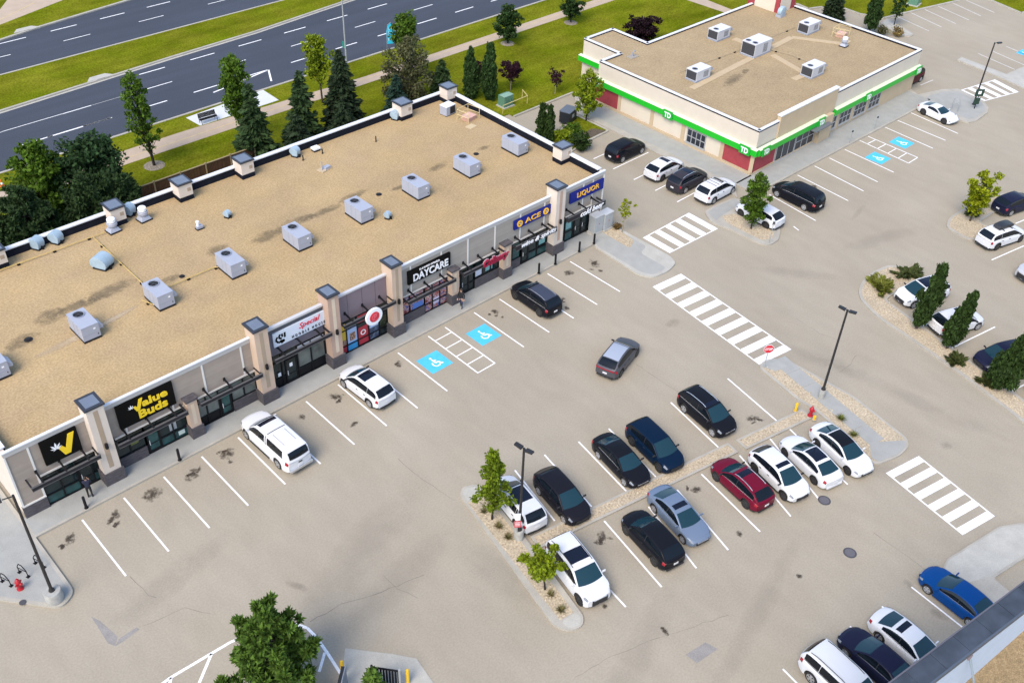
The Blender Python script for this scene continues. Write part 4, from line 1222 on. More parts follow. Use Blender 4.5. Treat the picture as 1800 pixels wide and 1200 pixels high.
# left wall: tan frame, recessed cream panels, red end panels, plinth
MB().box(X0-.16,X0-.001,Y0,Y1,0.0,.42).build('plinth', BTAN, bank)
for y in (16.2,11.65,7.5,2.55,-1.1):
    MB().box(X0-.10,X0-.001,y-.22,y+.22,.42,2.32).build('pier', BTAN, bank)
for ya, yb, m in ((16.42,19.6,BRED),(11.87,15.98,BPANEL),(7.72,11.43,BPANEL),(2.77,7.28,BPANEL),(-.88,2.33,BRED)):
    MB().box(X0-.05,X0-.001,ya,yb,.44,2.31).build('wall_panel', m, bank)
MB().box(X0-.07,X0,-1.32,-.9,.44,2.31).build('wall_panel', BRED, bank)
def bwin(x0, x1, z0, z1, y, nx, nz, gl=None, par=bank, left=False):
    f = MB()
    def bx(a0,a1,b0,b1,c0,c1): (f.box(b0,b1,a0,a1,c0,c1) if left else f.box(a0,a1,b0,b1,c0,c1))
    for k in range(nx+1):
        x = x0+(x1-x0)*k/nx; bx(x-.04,x+.04,y-.05,y+.03,z0,z1)
    for k in range(nz+1):
        z = z0+(z1-z0)*k/nz; bx(x0-.04,x1+.04,y-.048,y+.028,z-.04,z+.04)
    bx(x0-.12,x1+.12,y-.12,y+.02,z0-.12,z0-.02)
    fo = f.build('window', ALU, par)
    for i in range(nx):
        for j in range(nz):
            a, b = x0+(x1-x0)*i/nx+.04, x0+(x1-x0)*(i+1)/nx-.04
            c, d = z0+(z1-z0)*j/nz+.04, z0+(z1-z0)*(j+1)/nz-.04
            p = MB(); (p.box(y-.02,y,a,b,c,d) if left else p.box(a,b,y-.02,y,c,d)); p.build('pane', gl or BGLASS, fo)
BGLASS = mat('bank_glass', (0.012, 0.018, 0.030), 0.05, spec=0.6, var=0.3, scale=.9)
bwin(4.6,6.9,.55,2.0,X0-.07,4,2,left=True)
MB().box(X0,71.2,Y0-.03,Y0-.001,.35,2.31).build('wall_panel', BRED, bank)
MB().box(X0,78.6,Y0-.10,Y0-.001,0,.34).build('plinth', BTAN, bank)
bwin(71.4,74.6,.2,2.25,Y0-.06,3,1); bwin(74.8,78.1,.2,2.25,Y0-.04,3,2)
MB().box(76.6,79.6,Y0-1.1,Y0-.4,2.14,2.26).build('canopy', mat('canopy_grey',(.13,.14,.16),.5), bank)
MB().box(78.3,80.5,Y0-.55,Y0-.001,0,2.9).build('pier', BTAN, bank)
MB().box(81.1,98.3,Y0-.04,Y0-.001,0,2.31).build('wall_panel', BTAN, bank)
for x0, x1, n in ((80.95,82.1,2),(82.8,85.0,3),(85.7,88.0,3),(88.7,90.9,3)):
    bwin(x0,x1,.62,2.0,Y0-.06,n,2)
    MB().box(x0,x1,Y0-.046,Y0-.041,2.05,2.31).build('wall_panel', BCREAM, bank)
# red and cream tower at the back corner
MB().box(94.8,98.25,15.75,Y1+.6,ZR,9.0).build('tower', BRED, bank)
MB().box(94.77,94.799,16.35,19.2,ZR,9.0).build('wall_panel', BPANEL, bank)
MB().box(94.95,97.2,15.72,15.749,ZR,9.0).build('wall_panel', BPANEL, bank)
# lit green sign boxes
def td_box(label, x, y, face):
    t = thing('bank_sign', label, 'sign', (x, y, 2.62), 0 if face == 'f' else -PI/2, 'square green bank signs on the green band')
    MB().box(-.62,.62,-.10,.0,-.44,.46).build('box', GREENB, t, world=False)
    mb = fit_text('TD', .86, .56, bold=.03, depth=.03); mb.xf(lambda p:(p.x,-.118-p.z,p.y)); mb.build('letters', WHITE, t, world=False)
td_box('green TD sign midway along the left bank wall', X0-.385, 9.4, 'l')
td_box('green TD sign on the left face at the bank corner', X0-.385, -.25, 'l')
td_box('green TD sign at the far back end of the left wall', X0-.385, 19.0, 'l')
td_box('green TD sign on the front face at the bank corner', 68.6, Y0-.505, 'f')
td_box('green TD sign above the bank entrance', 78.2, Y0-.505, 'f')
td_box('green TD sign over the front windows', 87.4, Y0-.385, 'f')
td_box('green TD sign at the right end of the front', 98.0, Y0-.385, 'f')
# roof equipment of the bank
ZRF = ZP-.07
def brtu(label, x, y, L=2.3, W=1.4, H=1.15, nf=1):
    t = thing('rooftop_unit', label, 'rooftop unit', (x, y, ZRF), 0, 'rooftop units on the bank')
    MB().box(-.03,L+.03,-.03,W+.03,0,.15).build('curb', HVACD, t, world=False)
    MB().box(0,L,0,W,.15,H).build('cabinet', mat('white_cabinet',(.48,.50,.54),.4), t, world=False)
    MB().box(-.02,-.001,.07,W-.07,.22,H-.07).build('coil', mat('coil_dark',(.035,.038,.045),.6), t, world=False)
    MB().box(-.02,L+.02,-.02,W+.02,H,H+.035).build('lid', mat('white_lid',(.62,.63,.67),.4), t, world=False)
    for k in range(nf):
        f = MB().lathe([(.30,0),(.32,.05),(.27,.06),(.26,.0)], (.45+.0*k, W*(k+.5)/nf, H+.035), 20, caps=False).build('fan_ring', HVACD, t, world=False)
        MB().lathe([(.27,.0),(.27,.015)], (.45, W*(k+.5)/nf, H+.035), 20).build('fan_well', DARKV, f, world=False)
    h = MB(); h.add([(L,.1,H),(L,W-.1,H),(L+.6,W-.1,H-.35),(L+.6,.1,H-.35),(L,.1,H-.5),(L,W-.1,H-.5),(L+.55,W-.1,H-.5),(L+.55,.1,H-.5)], [(0,3,2,1),(3,7,6,2),(0,4,7,3),(1,2,6,5),(4,5,6,7)])
    h.build('intake_hood', HVAC, t, world=False)
    s = MB()
    for k in range(5): s.box(L*.52+k*.16,L*.52+k*.16+.05,-.012,-.001,.3,H-.2)
    s.build('louvre', DARKV, t, world=False)
    return t
b0 = brtu('white unit on the bank roof nearest the left parapet', 71.6, 9.7)
copy_tree(b0, (82.0,15.0,ZRF), 0, 'white unit on the bank roof nearest the lawn')
copy_tree(b0, (91.8,9.6,ZRF), 0, 'white unit on the bank roof beside the pink hatch')
copy_tree(b0, (81.9,2.5,ZRF), 0, 'white unit on the bank roof nearest the high front parapet')
brtu('largest bank roof unit with two fans', 81.5, 9.6, 3.0, 1.8, 1.5, 2)
PAD = mat('walk_pad', (0.45, 0.35, 0.22), 0.9, var=0.06)
for a, b in (((1216,156),(1392,66)),((1358,97),(1412,128)),((1392,66),(1485,78)),((1395,140),(1412,133))):
    MB().prism(quad_line(G(*a,ZRF), G(*b,ZRF), .75), ZRF, ZRF+.03+random.random()*.01).build('walkway_pad', PAD, broof)
MB().prism(quad_line(G(1290,68,ZRF), G(1310,76,ZRF), .9), ZRF, ZRF+.03).build('walkway_pad', PAD, broof)
gas('thin gas pipe on black blocks across the bank roof', [[G(1193,130,ZRF),G(1305,88,ZRF),G(1398,50,ZRF)], [G(1340,86,ZRF),G(1388,98,ZRF),G(1422,112,ZRF)]], ZRF, mat('tan_pipe',(.36,.29,.18),.6), .025)
hatch('pink roof hatch with guard rail on the bank roof', *G(1478,64,ZRF), ZRF)
exhaust('white exhaust fan beside the bank roof hatch', 1487, 83, ZRF, .9, 'bank roof fans')
c = G(1376, 31, ZRF)
t = thing('roof_blower', 'round blue-grey blower at the foot of the tower', 'roof fan', (c[0],c[1],ZRF))
MB().lathe([(.1,0),(.55,.02),(.6,.1),(.6,.5),(.45,.62)], (0,0,.65), 20, axis='y').build('housing', GALV, t, 40, world=False); MB().box(-.5,.5,0,.7,0,.3).build('base', HVAC, t, world=False)
c = G(1112, 100, ZRF)
t = thing('roof_pipe', 'bent grey pipe on a small base on the bank roof', 'pipe', (c[0],c[1],ZRF))
MB().box(-.6,.6,-.4,.4,0,.06).build('base_plate', mat('grey_pad',(.30,.27,.23),.9), t, world=False); MB().tube([(0,0,0),(0,0,.5),(.1,0,.6),(.35,0,.55)], .08, 8).build('pipe', HVACD, t, 40, world=False)
stain(1290,140,3.0,.9,STAINR,.2,broof,ZRF+.003,'roof_stain'); stain(1310,125,1.0,.5,STAINR,.2,broof,ZRF+.003,'roof_stain')

# ------------------------------------------------------------------ building at the lower right: tall false parapet and low roof behind it
near = thing('shop_building', 'near building corner with dark flat parapet top and pale inner face', 'building', (23, -44, 0))
ZC = 13.0
A0, A1 = Vector(G(1500,1245,ZC)), Vector(G(1880,960,ZC))
d = (A1-A0).normalized(); n = Vector((d.y, -d.x))      # n points to the roof side
Wc = 1.0
L = (A1-A0).length
CAPN = mat('parapet_membrane', (0.040, 0.050, 0.068), 0.55, var=0.30, scale=1.3, big=.15, bigscale=.4)
k = 0.0
while k < L:
    a, b = A0+d*k, A0+d*min(k+1.55, L)
    MB().prism([tuple(a+d*.012+n*.06), tuple(b-d*.012+n*.06), tuple(b-d*.012+n*(Wc-.06)), tuple(a+d*.012+n*(Wc-.06))], ZC-.2, ZC+random.uniform(0,.006)).build('cap_panel', CAPN, near)
    k += 1.55
MB().prism([tuple(A0+n*.05), tuple(A1+n*.05), tuple(A1+n*(Wc-.05)), tuple(A0+n*(Wc-.05))], 0, ZC-.03).build('wall', mat('pale_blue_render',(.46,.54,.66),.7,var=.04), near)
MB().prism([tuple(A0), tuple(A1), tuple(A1+n*.06), tuple(A0+n*.06)], ZC-.25, ZC+.03).build('flashing', mat('dark_flashing',(.10,.10,.12),.5), near)
MB().prism([tuple(A0+n*(Wc-.06)), tuple(A1+n*(Wc-.06)), tuple(A1+n*(Wc+.015)), tuple(A0+n*(Wc+.015))], ZC-.25, ZC+.02).build('flashing', mat('slate_flashing',(.07,.09,.12),.5), near)
# pale render on the inner face and the gravel roof that runs off to the south
NROOF = mat('brown_gravel', (0.25, 0.185, 0.105), 0.95, var=0.16, scale=5, big=.12, bigscale=.5, grain=.28, gscale=18, bump=.3, bscale=20, spec=.2)
B0, B1 = A0+n*(Wc-.05), A1+n*(Wc-.05)
z0, z1 = 9.43-(22.76-B0.x)*.22, 9.43+(B1.x-22.76)*.22
mb = MB(); mb.add([(B0.x,B0.y,z0),(B1.x,B1.y,z1),(B1.x+n.x*9,B1.y+n.y*9,z1-.2),(B0.x+n.x*9,B0.y+n.y*9,z0-.2)], [(3,2,1,0)])
mb.build('roof', NROOF, near)
br = thing('parapet_brace', 'grey steel strut bracing the pale inner parapet face', 'brace', (0,0,0))
p0 = Vector((*G(1690,1165,11.9),11.9)); 
pa = A0+d*(Vector((p0.x,p0.y))-A0).dot(d)+n*(Wc+.0)
top = Vector((pa.x,pa.y,12.55)); bot = Vector((pa.x+.25+n.x*1.7,pa.y+n.y*1.7,9.2))
br.location = bot; OFF[br.name] = Vector(bot)
MB().tube([top,bot], .05, 8).build('strut', mat('strut_grey',(.22,.27,.31),.5), br); MB().box(top.x-.1,top.x+.12,top.y-.05,top.y+.04,top.z-.1,top.z+.12).build('bracket', mat('rusty_bracket',(.20,.16,.17),.7), br)
# ------------------------------------------------------------------ vehicles
CGLASS = mat('car_glass', (0.005, 0.008, 0.012), 0.04, spec=0.35)
CGLASSW = mat('windscreen_glass', (0.010, 0.036, 0.050), 0.05, spec=0.40)
TYREM = mat('tyre_rubber', (0.012, 0.012, 0.013), 0.85)
RIMS = mat('alloy_silver', (0.42, 0.43, 0.45), 0.35, metal=0.6)
RIMB = mat('alloy_black', (0.022, 0.022, 0.024), 0.4)
CLAD = mat('black_cladding', (0.018, 0.018, 0.020), 0.7)
HEADL = mat('headlamp_lens', (0.22, 0.25, 0.29), 0.08, spec=0.6)
TAILL = mat('tail_lamp_lens', (0.28, 0.008, 0.02), 0.12, spec=0.7)
PLATE = mat('number_plate_white', (0.62, 0.63, 0.66), 0.5)
CHROME = mat('bright_trim', (0.60, 0.62, 0.65), 0.2, metal=0.7)
def paint(name, col, rough=0.30, metal=0.0):
    return mat('paint_'+name, col, rough, coat=0.04, metal=metal, spec=0.10)
PW = paint('white', (0.62, 0.635, 0.66)); PK = paint('black', (0.008, 0.009, 0.013)); PN = paint('navy', (0.003, 0.012, 0.032))
PG = paint('grey', (0.085, 0.088, 0.10), .3, .2); PS = paint('silver_blue', (0.155, 0.205, 0.29), .3, .2); PR = paint('maroon', (0.125, 0.006, 0.022))
PB = paint('blue', (0.003, 0.050, 0.20)); PC = paint('charcoal', (0.011, 0.011, 0.016)); PD = paint('midnight', (0.012, 0.014, 0.035)); PL = paint('silver', (0.48, 0.49, 0.52), .3, .2); PM = paint('dark_grey', (0.035,0.032,0.040))
PDR = paint('dark_red', (0.07, 0.008, 0.012))

def interp(t, pts):
    return float(np.interp(t, [p[0] for p in pts], [p[1] for p in pts]))
def smooth_curve(pts, n=161):
    """piecewise-linear profile softened by two passes of a small box filter"""
    xs = np.linspace(0, 1, n)
    ys = np.interp(xs, [p[0] for p in pts], [p[1] for p in pts])
    for _ in range(2):
        k = 3
        yp = np.pad(ys, k, mode='edge')
        ys = np.convolve(yp, np.ones(2*k+1)/(2*k+1), 'valid')
    return xs, ys
KINDS = {
 'suv':   dict(L=4.70, W=1.90, H=1.68, wr=.37, fa=.175, ra=.79, low=[(0,.66),(.015,.78),(.05,.90),(.12,.97),(.24,1.03),(.5,1.05),(.9,1.10),(.97,1.06),(1,.95)], roof=[(.215,1.02),(.40,1.60),(.47,1.66),(.72,1.66),(.86,1.61),(.91,1.56),(.985,1.08)], rw=.74, rr=(.41,.87), clad=True),
 'cross': dict(L=4.60, W=1.87, H=1.60, wr=.36, fa=.18, ra=.79, low=[(0,.62),(.015,.74),(.05,.85),(.12,.92),(.25,.98),(.5,1.00),(.9,1.07),(.97,1.02),(1,.9)], roof=[(.225,.97),(.41,1.52),(.50,1.58),(.68,1.56),(.82,1.48),(.86,1.44),(.98,1.06)], rw=.71, rr=(.42,.82), clad=True),
 'sedan': dict(L=4.80, W=1.85, H=1.45, wr=.335, fa=.185, ra=.785, low=[(0,.56),(.015,.66),(.05,.75),(.13,.83),(.27,.93),(.5,.94),(.80,.99),(.88,1.02),(.97,.98),(1,.86)], roof=[(.255,.92),(.43,1.36),(.50,1.43),(.62,1.43),(.72,1.36),(.895,1.01)], rw=.68, rr=(.44,.70), clad=False),
 'van':   dict(L=5.10, W=1.98, H=1.75, wr=.36, fa=.165, ra=.775, low=[(0,.66),(.015,.78),(.05,.90),(.12,.98),(.20,1.04),(.5,1.06),(.9,1.08),(.97,1.05),(1,.95)], roof=[(.175,1.03),(.38,1.66),(.46,1.73),(.75,1.74),(.90,1.68),(.93,1.64),(.985,1.08)], rw=.77, rr=(.39,.90), clad=False),
 'big':   dict(L=5.20, W=2.02, H=1.85, wr=.40, fa=.165, ra=.785, low=[(0,.80),(.012,.94),(.04,1.05),(.12,1.11),(.24,1.15),(.5,1.16),(.9,1.18),(.97,1.15),(1,1.0)], roof=[(.225,1.14),(.38,1.76),(.44,1.83),(.80,1.83),(.92,1.78),(.945,1.74),(.99,1.18)], rw=.79, rr=(.39,.92), clad=False),
 'pickup': dict(L=5.75, W=2.03, H=1.96, wr=.41, fa=.165, ra=.79, low=[(0,.84),(.012,.98),(.04,1.08),(.12,1.14),(.22,1.18),(.5,1.20),(.9,1.20),(.975,1.18),(1,1.04)], roof=[(.215,1.17),(.345,1.86),(.40,1.94),(.55,1.94),(.58,1.96),(.80,1.96),(.95,1.93),(.965,1.88),(.992,1.20)], rw=.80, rr=(.355,.945), clad=False),
 'sport': dict(L=4.50, W=1.90, H=1.24, wr=.345, fa=.19, ra=.785, low=[(0,.42),(.015,.50),(.05,.58),(.15,.73),(.34,.84),(.5,.86),(.75,.93),(.9,.96),(.97,.92),(1,.78)], roof=[(.33,.84),(.50,1.17),(.57,1.235),(.64,1.22),(.74,1.13),(.90,.97)], rw=.64, rr=(.51,.68), clad=False),
}
def car(kind, color, label, x, y, ang, roofc=None, sun=None, rails=None, rims='s', front=True, tint=None, group=None, cat='car', s=1.0, name='parked_car', doors=True, clad=None, lbar=False, L=None):
    K = dict(KINDS[kind])
    L = L or K['L']; W, H = K['W'], K['H']
    hw = W/2
    t = thing(name, label, cat, (x, y, 0.006), math.radians(ang), group or 'vehicles parked in the shopping-centre lot')
    X = lambda u: L/2-u*L
    lx, ly = smooth_curve(K['low']); 
    lowz = lambda u: float(np.interp(u, lx, ly))
    wx, wy = smooth_curve([(0,.74),(.02,.84),(.06,.92),(.13,.975),(.25,1),(.75,1),(.90,.98),(.96,.93),(1,.82)])
    wid = lambda u: float(np.interp(u, wx, wy))*hw
    zbot = lambda u: interp(u, [(0,.36),(.03,.25),(.1,.21),(.9,.22),(.97,.28),(1,.40)])
    xf_, xr_ = X(K['fa']), X(K['ra'])
    wr = K['wr']; R = wr+.065
    def arch(xx):
        z = 0
        for c in (xf_, xr_):
            if abs(xx-c) < R:
                z = max(z, wr+math.sqrt(R*R-(xx-c)**2))
        return z
    bowf = lambda u, yy: -.20*(yy/hw)**2*max(0,1-u/.16)**1.3 + .13*(yy/hw)**2*max(0,(u-.86)/.14)**1.3
    us = sorted(set([round(q,4) for q in np.linspace(0,1,37)]+[.008,.992]+[round((L/2-(c+d*R))/L,4) for c in (xf_,xr_) for d in (-1.001,-.999,-.93,-.8,-.6,-.3,0,.3,.6,.8,.93,.999,1.001)]))
    def section(u):
        w_, zt, zb = wid(u), lowz(u), zbot(u)
        za = max(zb, arch(X(u)))
        h = zt-za
        return [(0,zb),(hw*.62,zb),(hw*.62,max(zb,za)),(w_*.975,za),(w_*.995,za+.16*h),(w_*1.0,za+.45*h),(w_*.99,za+.72*h),(w_*.965,za+.90*h),(w_*.90,zt-.012),(w_*.70,zt+.018),(w_*.35,zt+.035),(0,zt+.04)]
    mb = MB()
    cl = K['clad'] if clad is None else clad
    SEC = [section(u) for u in us]
    for sg in (1,-1):
        P = [[(X(u)+bowf(u,p[0]), sg*p[0], p[1]) for p in sec] for u, sec in zip(us, SEC)]
        n = len(P[0])
        for j in range(n-1):
            mi = 1 if j <= 2 else (1 if (j == 3 and cl) else 0)
            mb.grid([[r[j], r[j+1]] for r in P], mi, flip=(sg < 0))
        for e, fl in ((0, sg > 0),(-1, sg < 0)):
            r = P[e]; ring = r[1:] if False else r
            f = list(range(n)); mb.add(ring, [tuple(f[::-1] if not fl else f)], 0)
    # weld the strips so shading is smooth
    body = mb.build('body', [color, CLAD], t, 42, world=False)
    import bmesh
    bm = bmesh.new(); bm.from_mesh(body.data); bmesh.ops.remove_doubles(bm, verts=bm.verts, dist=.0008); bmesh.ops.recalc_face_normals(bm, faces=bm.faces); bm.to_mesh(body.data); bm.free()
    body.data.shade_smooth(); body.data.set_sharp_from_angle(angle=math.radians(40))
    # greenhouse
    rxs, rys = smooth_curve(K['roof'], 161)
    ua, ub = K['roof'][0][0], K['roof'][-1][0]
    ur0, ur1 = K['rr']
    rz = lambda u: float(np.interp(u, [p[0] for p in RP], [p[1] for p in RP]))
    # soften only the upper corners of the roof line
    rp = K['roof']; uu = np.linspace(ua, ub, 81); zz = np.interp(uu, [p[0] for p in rp], [p[1] for p in rp])
    zz2 = np.convolve(np.pad(zz, 3, mode='edge'), np.ones(7)/7, 'valid'); zz2[:4] = zz[:4]; zz2[-3:] = zz[-3:]
    RP = list(zip(uu, zz2))
    wroof = K['rw']*hw
    def S_(u, v, off=0.0):
        """point of the cabin surface: v 0 belt, .5 roof edge, 1 centre line"""
        base = lowz(u)-.02
        z = max(rz(u), base)
        fr = min(1, max(0, (z-base)/(H-base)))
        wb = wid(u)*.925
        wt = wb+(wroof-wb)*fr
        bow = .17*max(0,1-(u-ua)/(ur0-ua)*.8) - .10*max(0,(u-ur1)/(ub-ur1))
        if v <= .5:
            q = v/.5
            yy = wb+(wt-wb)*q + .03*math.sin(PI*q)*fr
            zz_ = base+(z-base)*q
            if q > .88: 
                k = (q-.88)/.12; yy -= .045*k*k*fr; zz_ -= .01*k*fr
            p = Vector((X(u), yy, zz_))
            nrm = Vector((0, .9, .35))
        else:
            q = (v-.5)/.5
            yy = (wt-.045*fr)*(1-q)
            p = Vector((X(u), yy, z+.035*fr*(1-(1-q)**2)))
            nrm = Vector((0,0,1))
            sl = (rz(min(ub,u+.01))-rz(max(ua,u-.01)))/(.02*L)
            nrm = Vector((sl, 0, 1)).normalized()
        p.x += bow*(1-(p.y/max(wb,.1))**2)
        return p+nrm*off
    vs = [0,.12,.25,.38,.44,.48,.5,.54,.62,.75,.88,1]
    cus = list(np.linspace(ua, ub, 27))
    mb = MB()
    for sg in (1,-1):
        mb.grid([[(lambda p:(p.x, sg*p.y, p.z))(S_(u,v)) for v in vs] for u in cus], 0, flip=(sg<0))
    cab = mb.build('cabin', color, t, 50, world=False)
    def strip(name, u0, u1, v0, v1, m, off=.008, nu=7, nv=5, both=True, sides=(1,-1), par=t, taper=0):
        """patch of the cabin surface; both=True joins left and right across the centre"""
        if both:
            g = []
            for i in range(nu):
                u = u0+(u1-u0)*i/(nu-1)
                half = [v0+(v1-v0)*j/(nv-1) for j in range(nv)]
                row = [(lambda p:(p.x,p.y,p.z))(S_(u,v,off)) for v in half]
                row += [(lambda p:(p.x,-p.y,p.z))(S_(u,v,off)) for v in half[-2::-1]]
                g.append(row)
            o = MB().grid(g).build(name, m, par, 60, world=False)
            return [o]
        out = []
        for sg in sides:
            g = [[(lambda p:(p.x,sg*p.y,p.z))(S_(u0+(u1-u0)*i/(nu-1), v0+(v1-v0)*j/(nv-1), off)) for j in range(nv)] for i in range(nu)]
            out.append(MB().grid(g, flip=(sg<0)).build(name, m, par, 60, world=False))
        return out
    fw = ur0-ua; bw = ub-ur1
    strip('windscreen', ua+.05*fw, ur0-.05*fw, .54, 1, CGLASSW)
    strip('rear_window', ur1+.12*bw, ub-(.16 if kind != 'sedan' else .12)*bw, .545, 1, CGLASS if kind != 'sedan' else CGLASSW)
    strip('roof', ur0-.01, ur1+.005, .53, 1, roofc or color, .005, 9, 6)
    um = (ur0+ur1)/2-.02 if kind != 'van' else (ur0+ur1)/2-.06
    um = {'suv':.545,'cross':.55,'sedan':.565,'van':.50,'big':.50,'pickup':.435,'sport':.70}[kind]
    wend = {'suv':.93,'cross':.885,'sedan':.80,'van':.94,'big':.93,'pickup':.93,'sport':.72}[kind]
    wtin = tint or CGLASS
    strip('side_window', ua+.26*fw, um-.004, .09, .45, wtin, .010, 8, 4, False)
    if kind == 'pickup':
        strip('side_window', um+.006, .545, .09, .45, wtin, .010, 6, 4, False)
        strip('side_window', .60, .89, .08, .45, CGLASS, .010, 6, 4, False)
        strip('roof_seam', .564, .576, .02, 1, CLAD, .009, 2, 12)
        for o in strip('roof_strip', .62, .84, .70, .715, CLAD, .012, 6, 2, False): pass
    elif kind in ('van','big','suv'):
        strip('side_window', um+.004, .732, .09, .45, wtin, .010, 6, 4, False)
        strip('side_window', .738, wend, .09, .45, wtin, .010, 6, 4, False)
    elif kind != 'sport':
        strip('side_window', um+.004, wend, .09, .45, wtin, .010, 8, 4, False)
    if rails or kind in ('sedan','van'):
        strip('window_trim', ua+.24*fw, wend, .045, .075, CHROME if color is not PW else CLAD, .012, 10, 2, False)
    strip('pillar_cover', um-.012, um+.012, .085, .455, CLAD, .009, 2, 4, False)
    if kind == 'pickup':
        MB().box(-L/2-.12,-L/2+.04,-hw*.86,hw*.86,.42,.58).build('step_bumper', CHROME, t, world=False)
        MB().box(-L/2-.03,-L/2+.03,-.14,.14,.92,1.0).build('tailgate_handle', CLAD, t, world=False)
        for sg in (1,-1): MB().box(-L*.14,L*.24,min(sg*hw*.9,sg*(hw+.07)),max(sg*hw*.9,sg*(hw+.07)),.30,.36).build('running_board', CLAD, t, world=False)
    if sun:
        strip('sunroof', sun[0], sun[1], .58 if len(sun) < 3 else sun[2], 1, mat('sunroof_glass',(.006,.009,.020),.06,spec=.35), .014, 5, 5)
    if rails:
        for sg in (1,-1):
            pts = [S_(u, .56, .05) for u in np.linspace(ur0+.03, ur1-.02, 7)]
            pts = [Vector((p.x, sg*p.y, p.z)) for p in pts]
            pts[0].z -= .05; pts[-1].z -= .05
            MB().tube(pts, .022, 6).build('roof_rail', rails, t, world=False)
    # panels laid on the body: doors, bonnet, lamps
    def B_(u, sidx, sg, off):
        sec = section(u); i = min(int(sidx), len(sec)-2); f = sidx-i
        a, b = sec[i], sec[i+1]
        yy, z = a[0]+(b[0]-a[0])*f, a[1]+(b[1]-a[1])*f
        ny, nz = (b[1]-a[1]), -(b[0]-a[0])
        l = math.hypot(ny, nz) or 1
        return (X(u)+bowf(u, yy)+(off if u < .08 else (-off if u > .93 else 0)), sg*(yy+off*ny/l), z+off*nz/l)
    def bpatch(name, u0, u1, s0, s1, m, off=.005, nu=6, ns=None, sides=(1,-1), par=t):
        ss = sorted(set([s0, s1]+[float(k) for k in range(math.ceil(s0), math.floor(s1)+1)]))
        for sg in sides:
            g = [[B_(u0+(u1-u0)*i/(nu-1), q, sg, off) for q in ss] for i in range(nu)]
            o = MB().grid(g, flip=(sg<0)).build(name, m, par, 50, world=False)
            yield o
    d0 = K['fa']+(R+.06)/L; d2 = K['ra']-(R+.05)/L
    dm = (um if kind not in ('sport',) else d2)
    if doors:
        for (a, b) in ((max(d0, ua+.03), dm-.004), (dm+.004, min(d2+.03, .755))):
            if b-a < .06: continue
            for o in bpatch('door', a, b, 4.05, 7.9, color, .006):
                sg = 1 if o.data.vertices[0].co.y > 0 else -1
                hx = B_(b-.025, 6.6, sg, .02)
                MB().box(hx[0]-.09,hx[0]+.09,hx[1]-.018,hx[1]+.018,hx[2]-.018,hx[2]+.018).build('handle', color if not cl else CLAD, o, world=False)
    ss = [8.2,9,10,11]
    g = []
    for i in range(7):
        u = .045+(ua+.01-.045)*i/6
        g.append([B_(u,q,1,.006) for q in ss]+[B_(u,q,-1,.006) for q in ss[-2::-1]])
    MB().grid(g).build('bonnet', color, t, 50, world=False)
    for o in bpatch('headlamp', .012, .075, 6.3, 7.95, HEADL, .012): pass
    for o in bpatch('tail_lamp', .945, .992, 5.9, 7.95, TAILL, .012): pass
    zf = zbot(0)
    MB().box(L/2-.05,L/2+.012,-hw*.52,hw*.52,zf+.04,lowz(0)-.06).build('grille', CLAD, t, world=False)
    MB().box(L/2-.05,L/2+.018,-hw*.45,hw*.45,lowz(0)-.055,lowz(0)-.03).build('grille_bar', CHROME if not cl else CLAD, t, world=False)
    MB().box(-L/2-.02,-L/2+.05,-.17,.17,.62 if kind in ('suv','van','big','pickup','cross') else .60,.76 if kind != 'sedan' else .74).build('number_plate', PLATE, t, world=False)
    MB().box(-L/2-.012,-L/2+.08,-hw*.7,hw*.7,.30,.44).build('rear_bumper', CLAD if cl or kind == 'pickup' else color, t, world=False)
    if lbar:
        MB().box(-L/2-.03,-L/2+.06,-hw*.78,hw*.78,.98,1.06).build('light_bar', TAILL, t, world=False)
    # wheels: tyre with a rim set in it
    tw = .225
    rm = RIMS if rims == 's' else RIMB
    for cx_ in (xf_, xr_):
        for sg in (1,-1):
            yc = sg*(hw-.015-tw/2)
            tb = MB().lathe([(wr*.62,-tw/2),(wr*.93,-tw/2),(wr,-tw*.36),(wr,tw*.36),(wr*.93,tw/2),(wr*.62,tw/2)], (0,0,0), 22, axis='y')
            tb.v = [(p[0]+cx_, p[1]+yc, p[2]+wr) for p in tb.v]
            wo = tb.build('wheel', TYREM, t, 40, world=False)
            rb_ = MB(); yo = yc+sg*(tw/2+.004)
            ri = MB()
            for k in range(5):
                a = 2*PI*k/5+.3
                c_, s_ = math.cos(a), math.sin(a)
                w0, w1 = .055, .085
                q = [(.05*c_-w0*s_,.05*s_+w0*c_),(wr*.63*c_-w1*s_,wr*.63*s_+w1*c_),(wr*.63*c_+w1*s_,wr*.63*s_-w1*c_),(.05*c_+w0*s_,.05*s_-w0*c_)]
                ri.add([(cx_+p[0], yo, wr+p[1]) for p in q], [(0,1,2,3) if sg < 0 else (3,2,1,0)])
            ri.lathe([(wr*.60,0),(wr*.67,sg*.006),(wr*.69,0)], (cx_,yo,wr), 22, axis='y', caps=False)
            ri.lathe([(.07,0),(.05,sg*.012)], (cx_,yo,wr), 10, axis='y')
            ri.build('rim', rm, wo, world=False)
    # mirrors
    um_ = ua+.28*fw
    for sg in (1,-1):
        yb = wid(um_)*.94
        m_ = MB().box(-.07,.07,-.11,.11,-.075,.075)
        m_.xf(lambda p: (X(um_)+p.x*(1-.5*abs(p.z)/.075), sg*(yb+.13)+p.y, lowz(um_)+.10+p.z*(1-.3*abs(p.y)/.11)))
        m_.box(X(um_)-.03,X(um_)+.03,min(sg*yb*.97,sg*(yb+.05)),max(sg*yb*.97,sg*(yb+.05)),lowz(um_)+.02,lowz(um_)+.07)
        m_.build('mirror', CLAD if (cl or color in (PK,PN,PC)) else color, t, 30, world=False)
    return t

SILV = CHROME
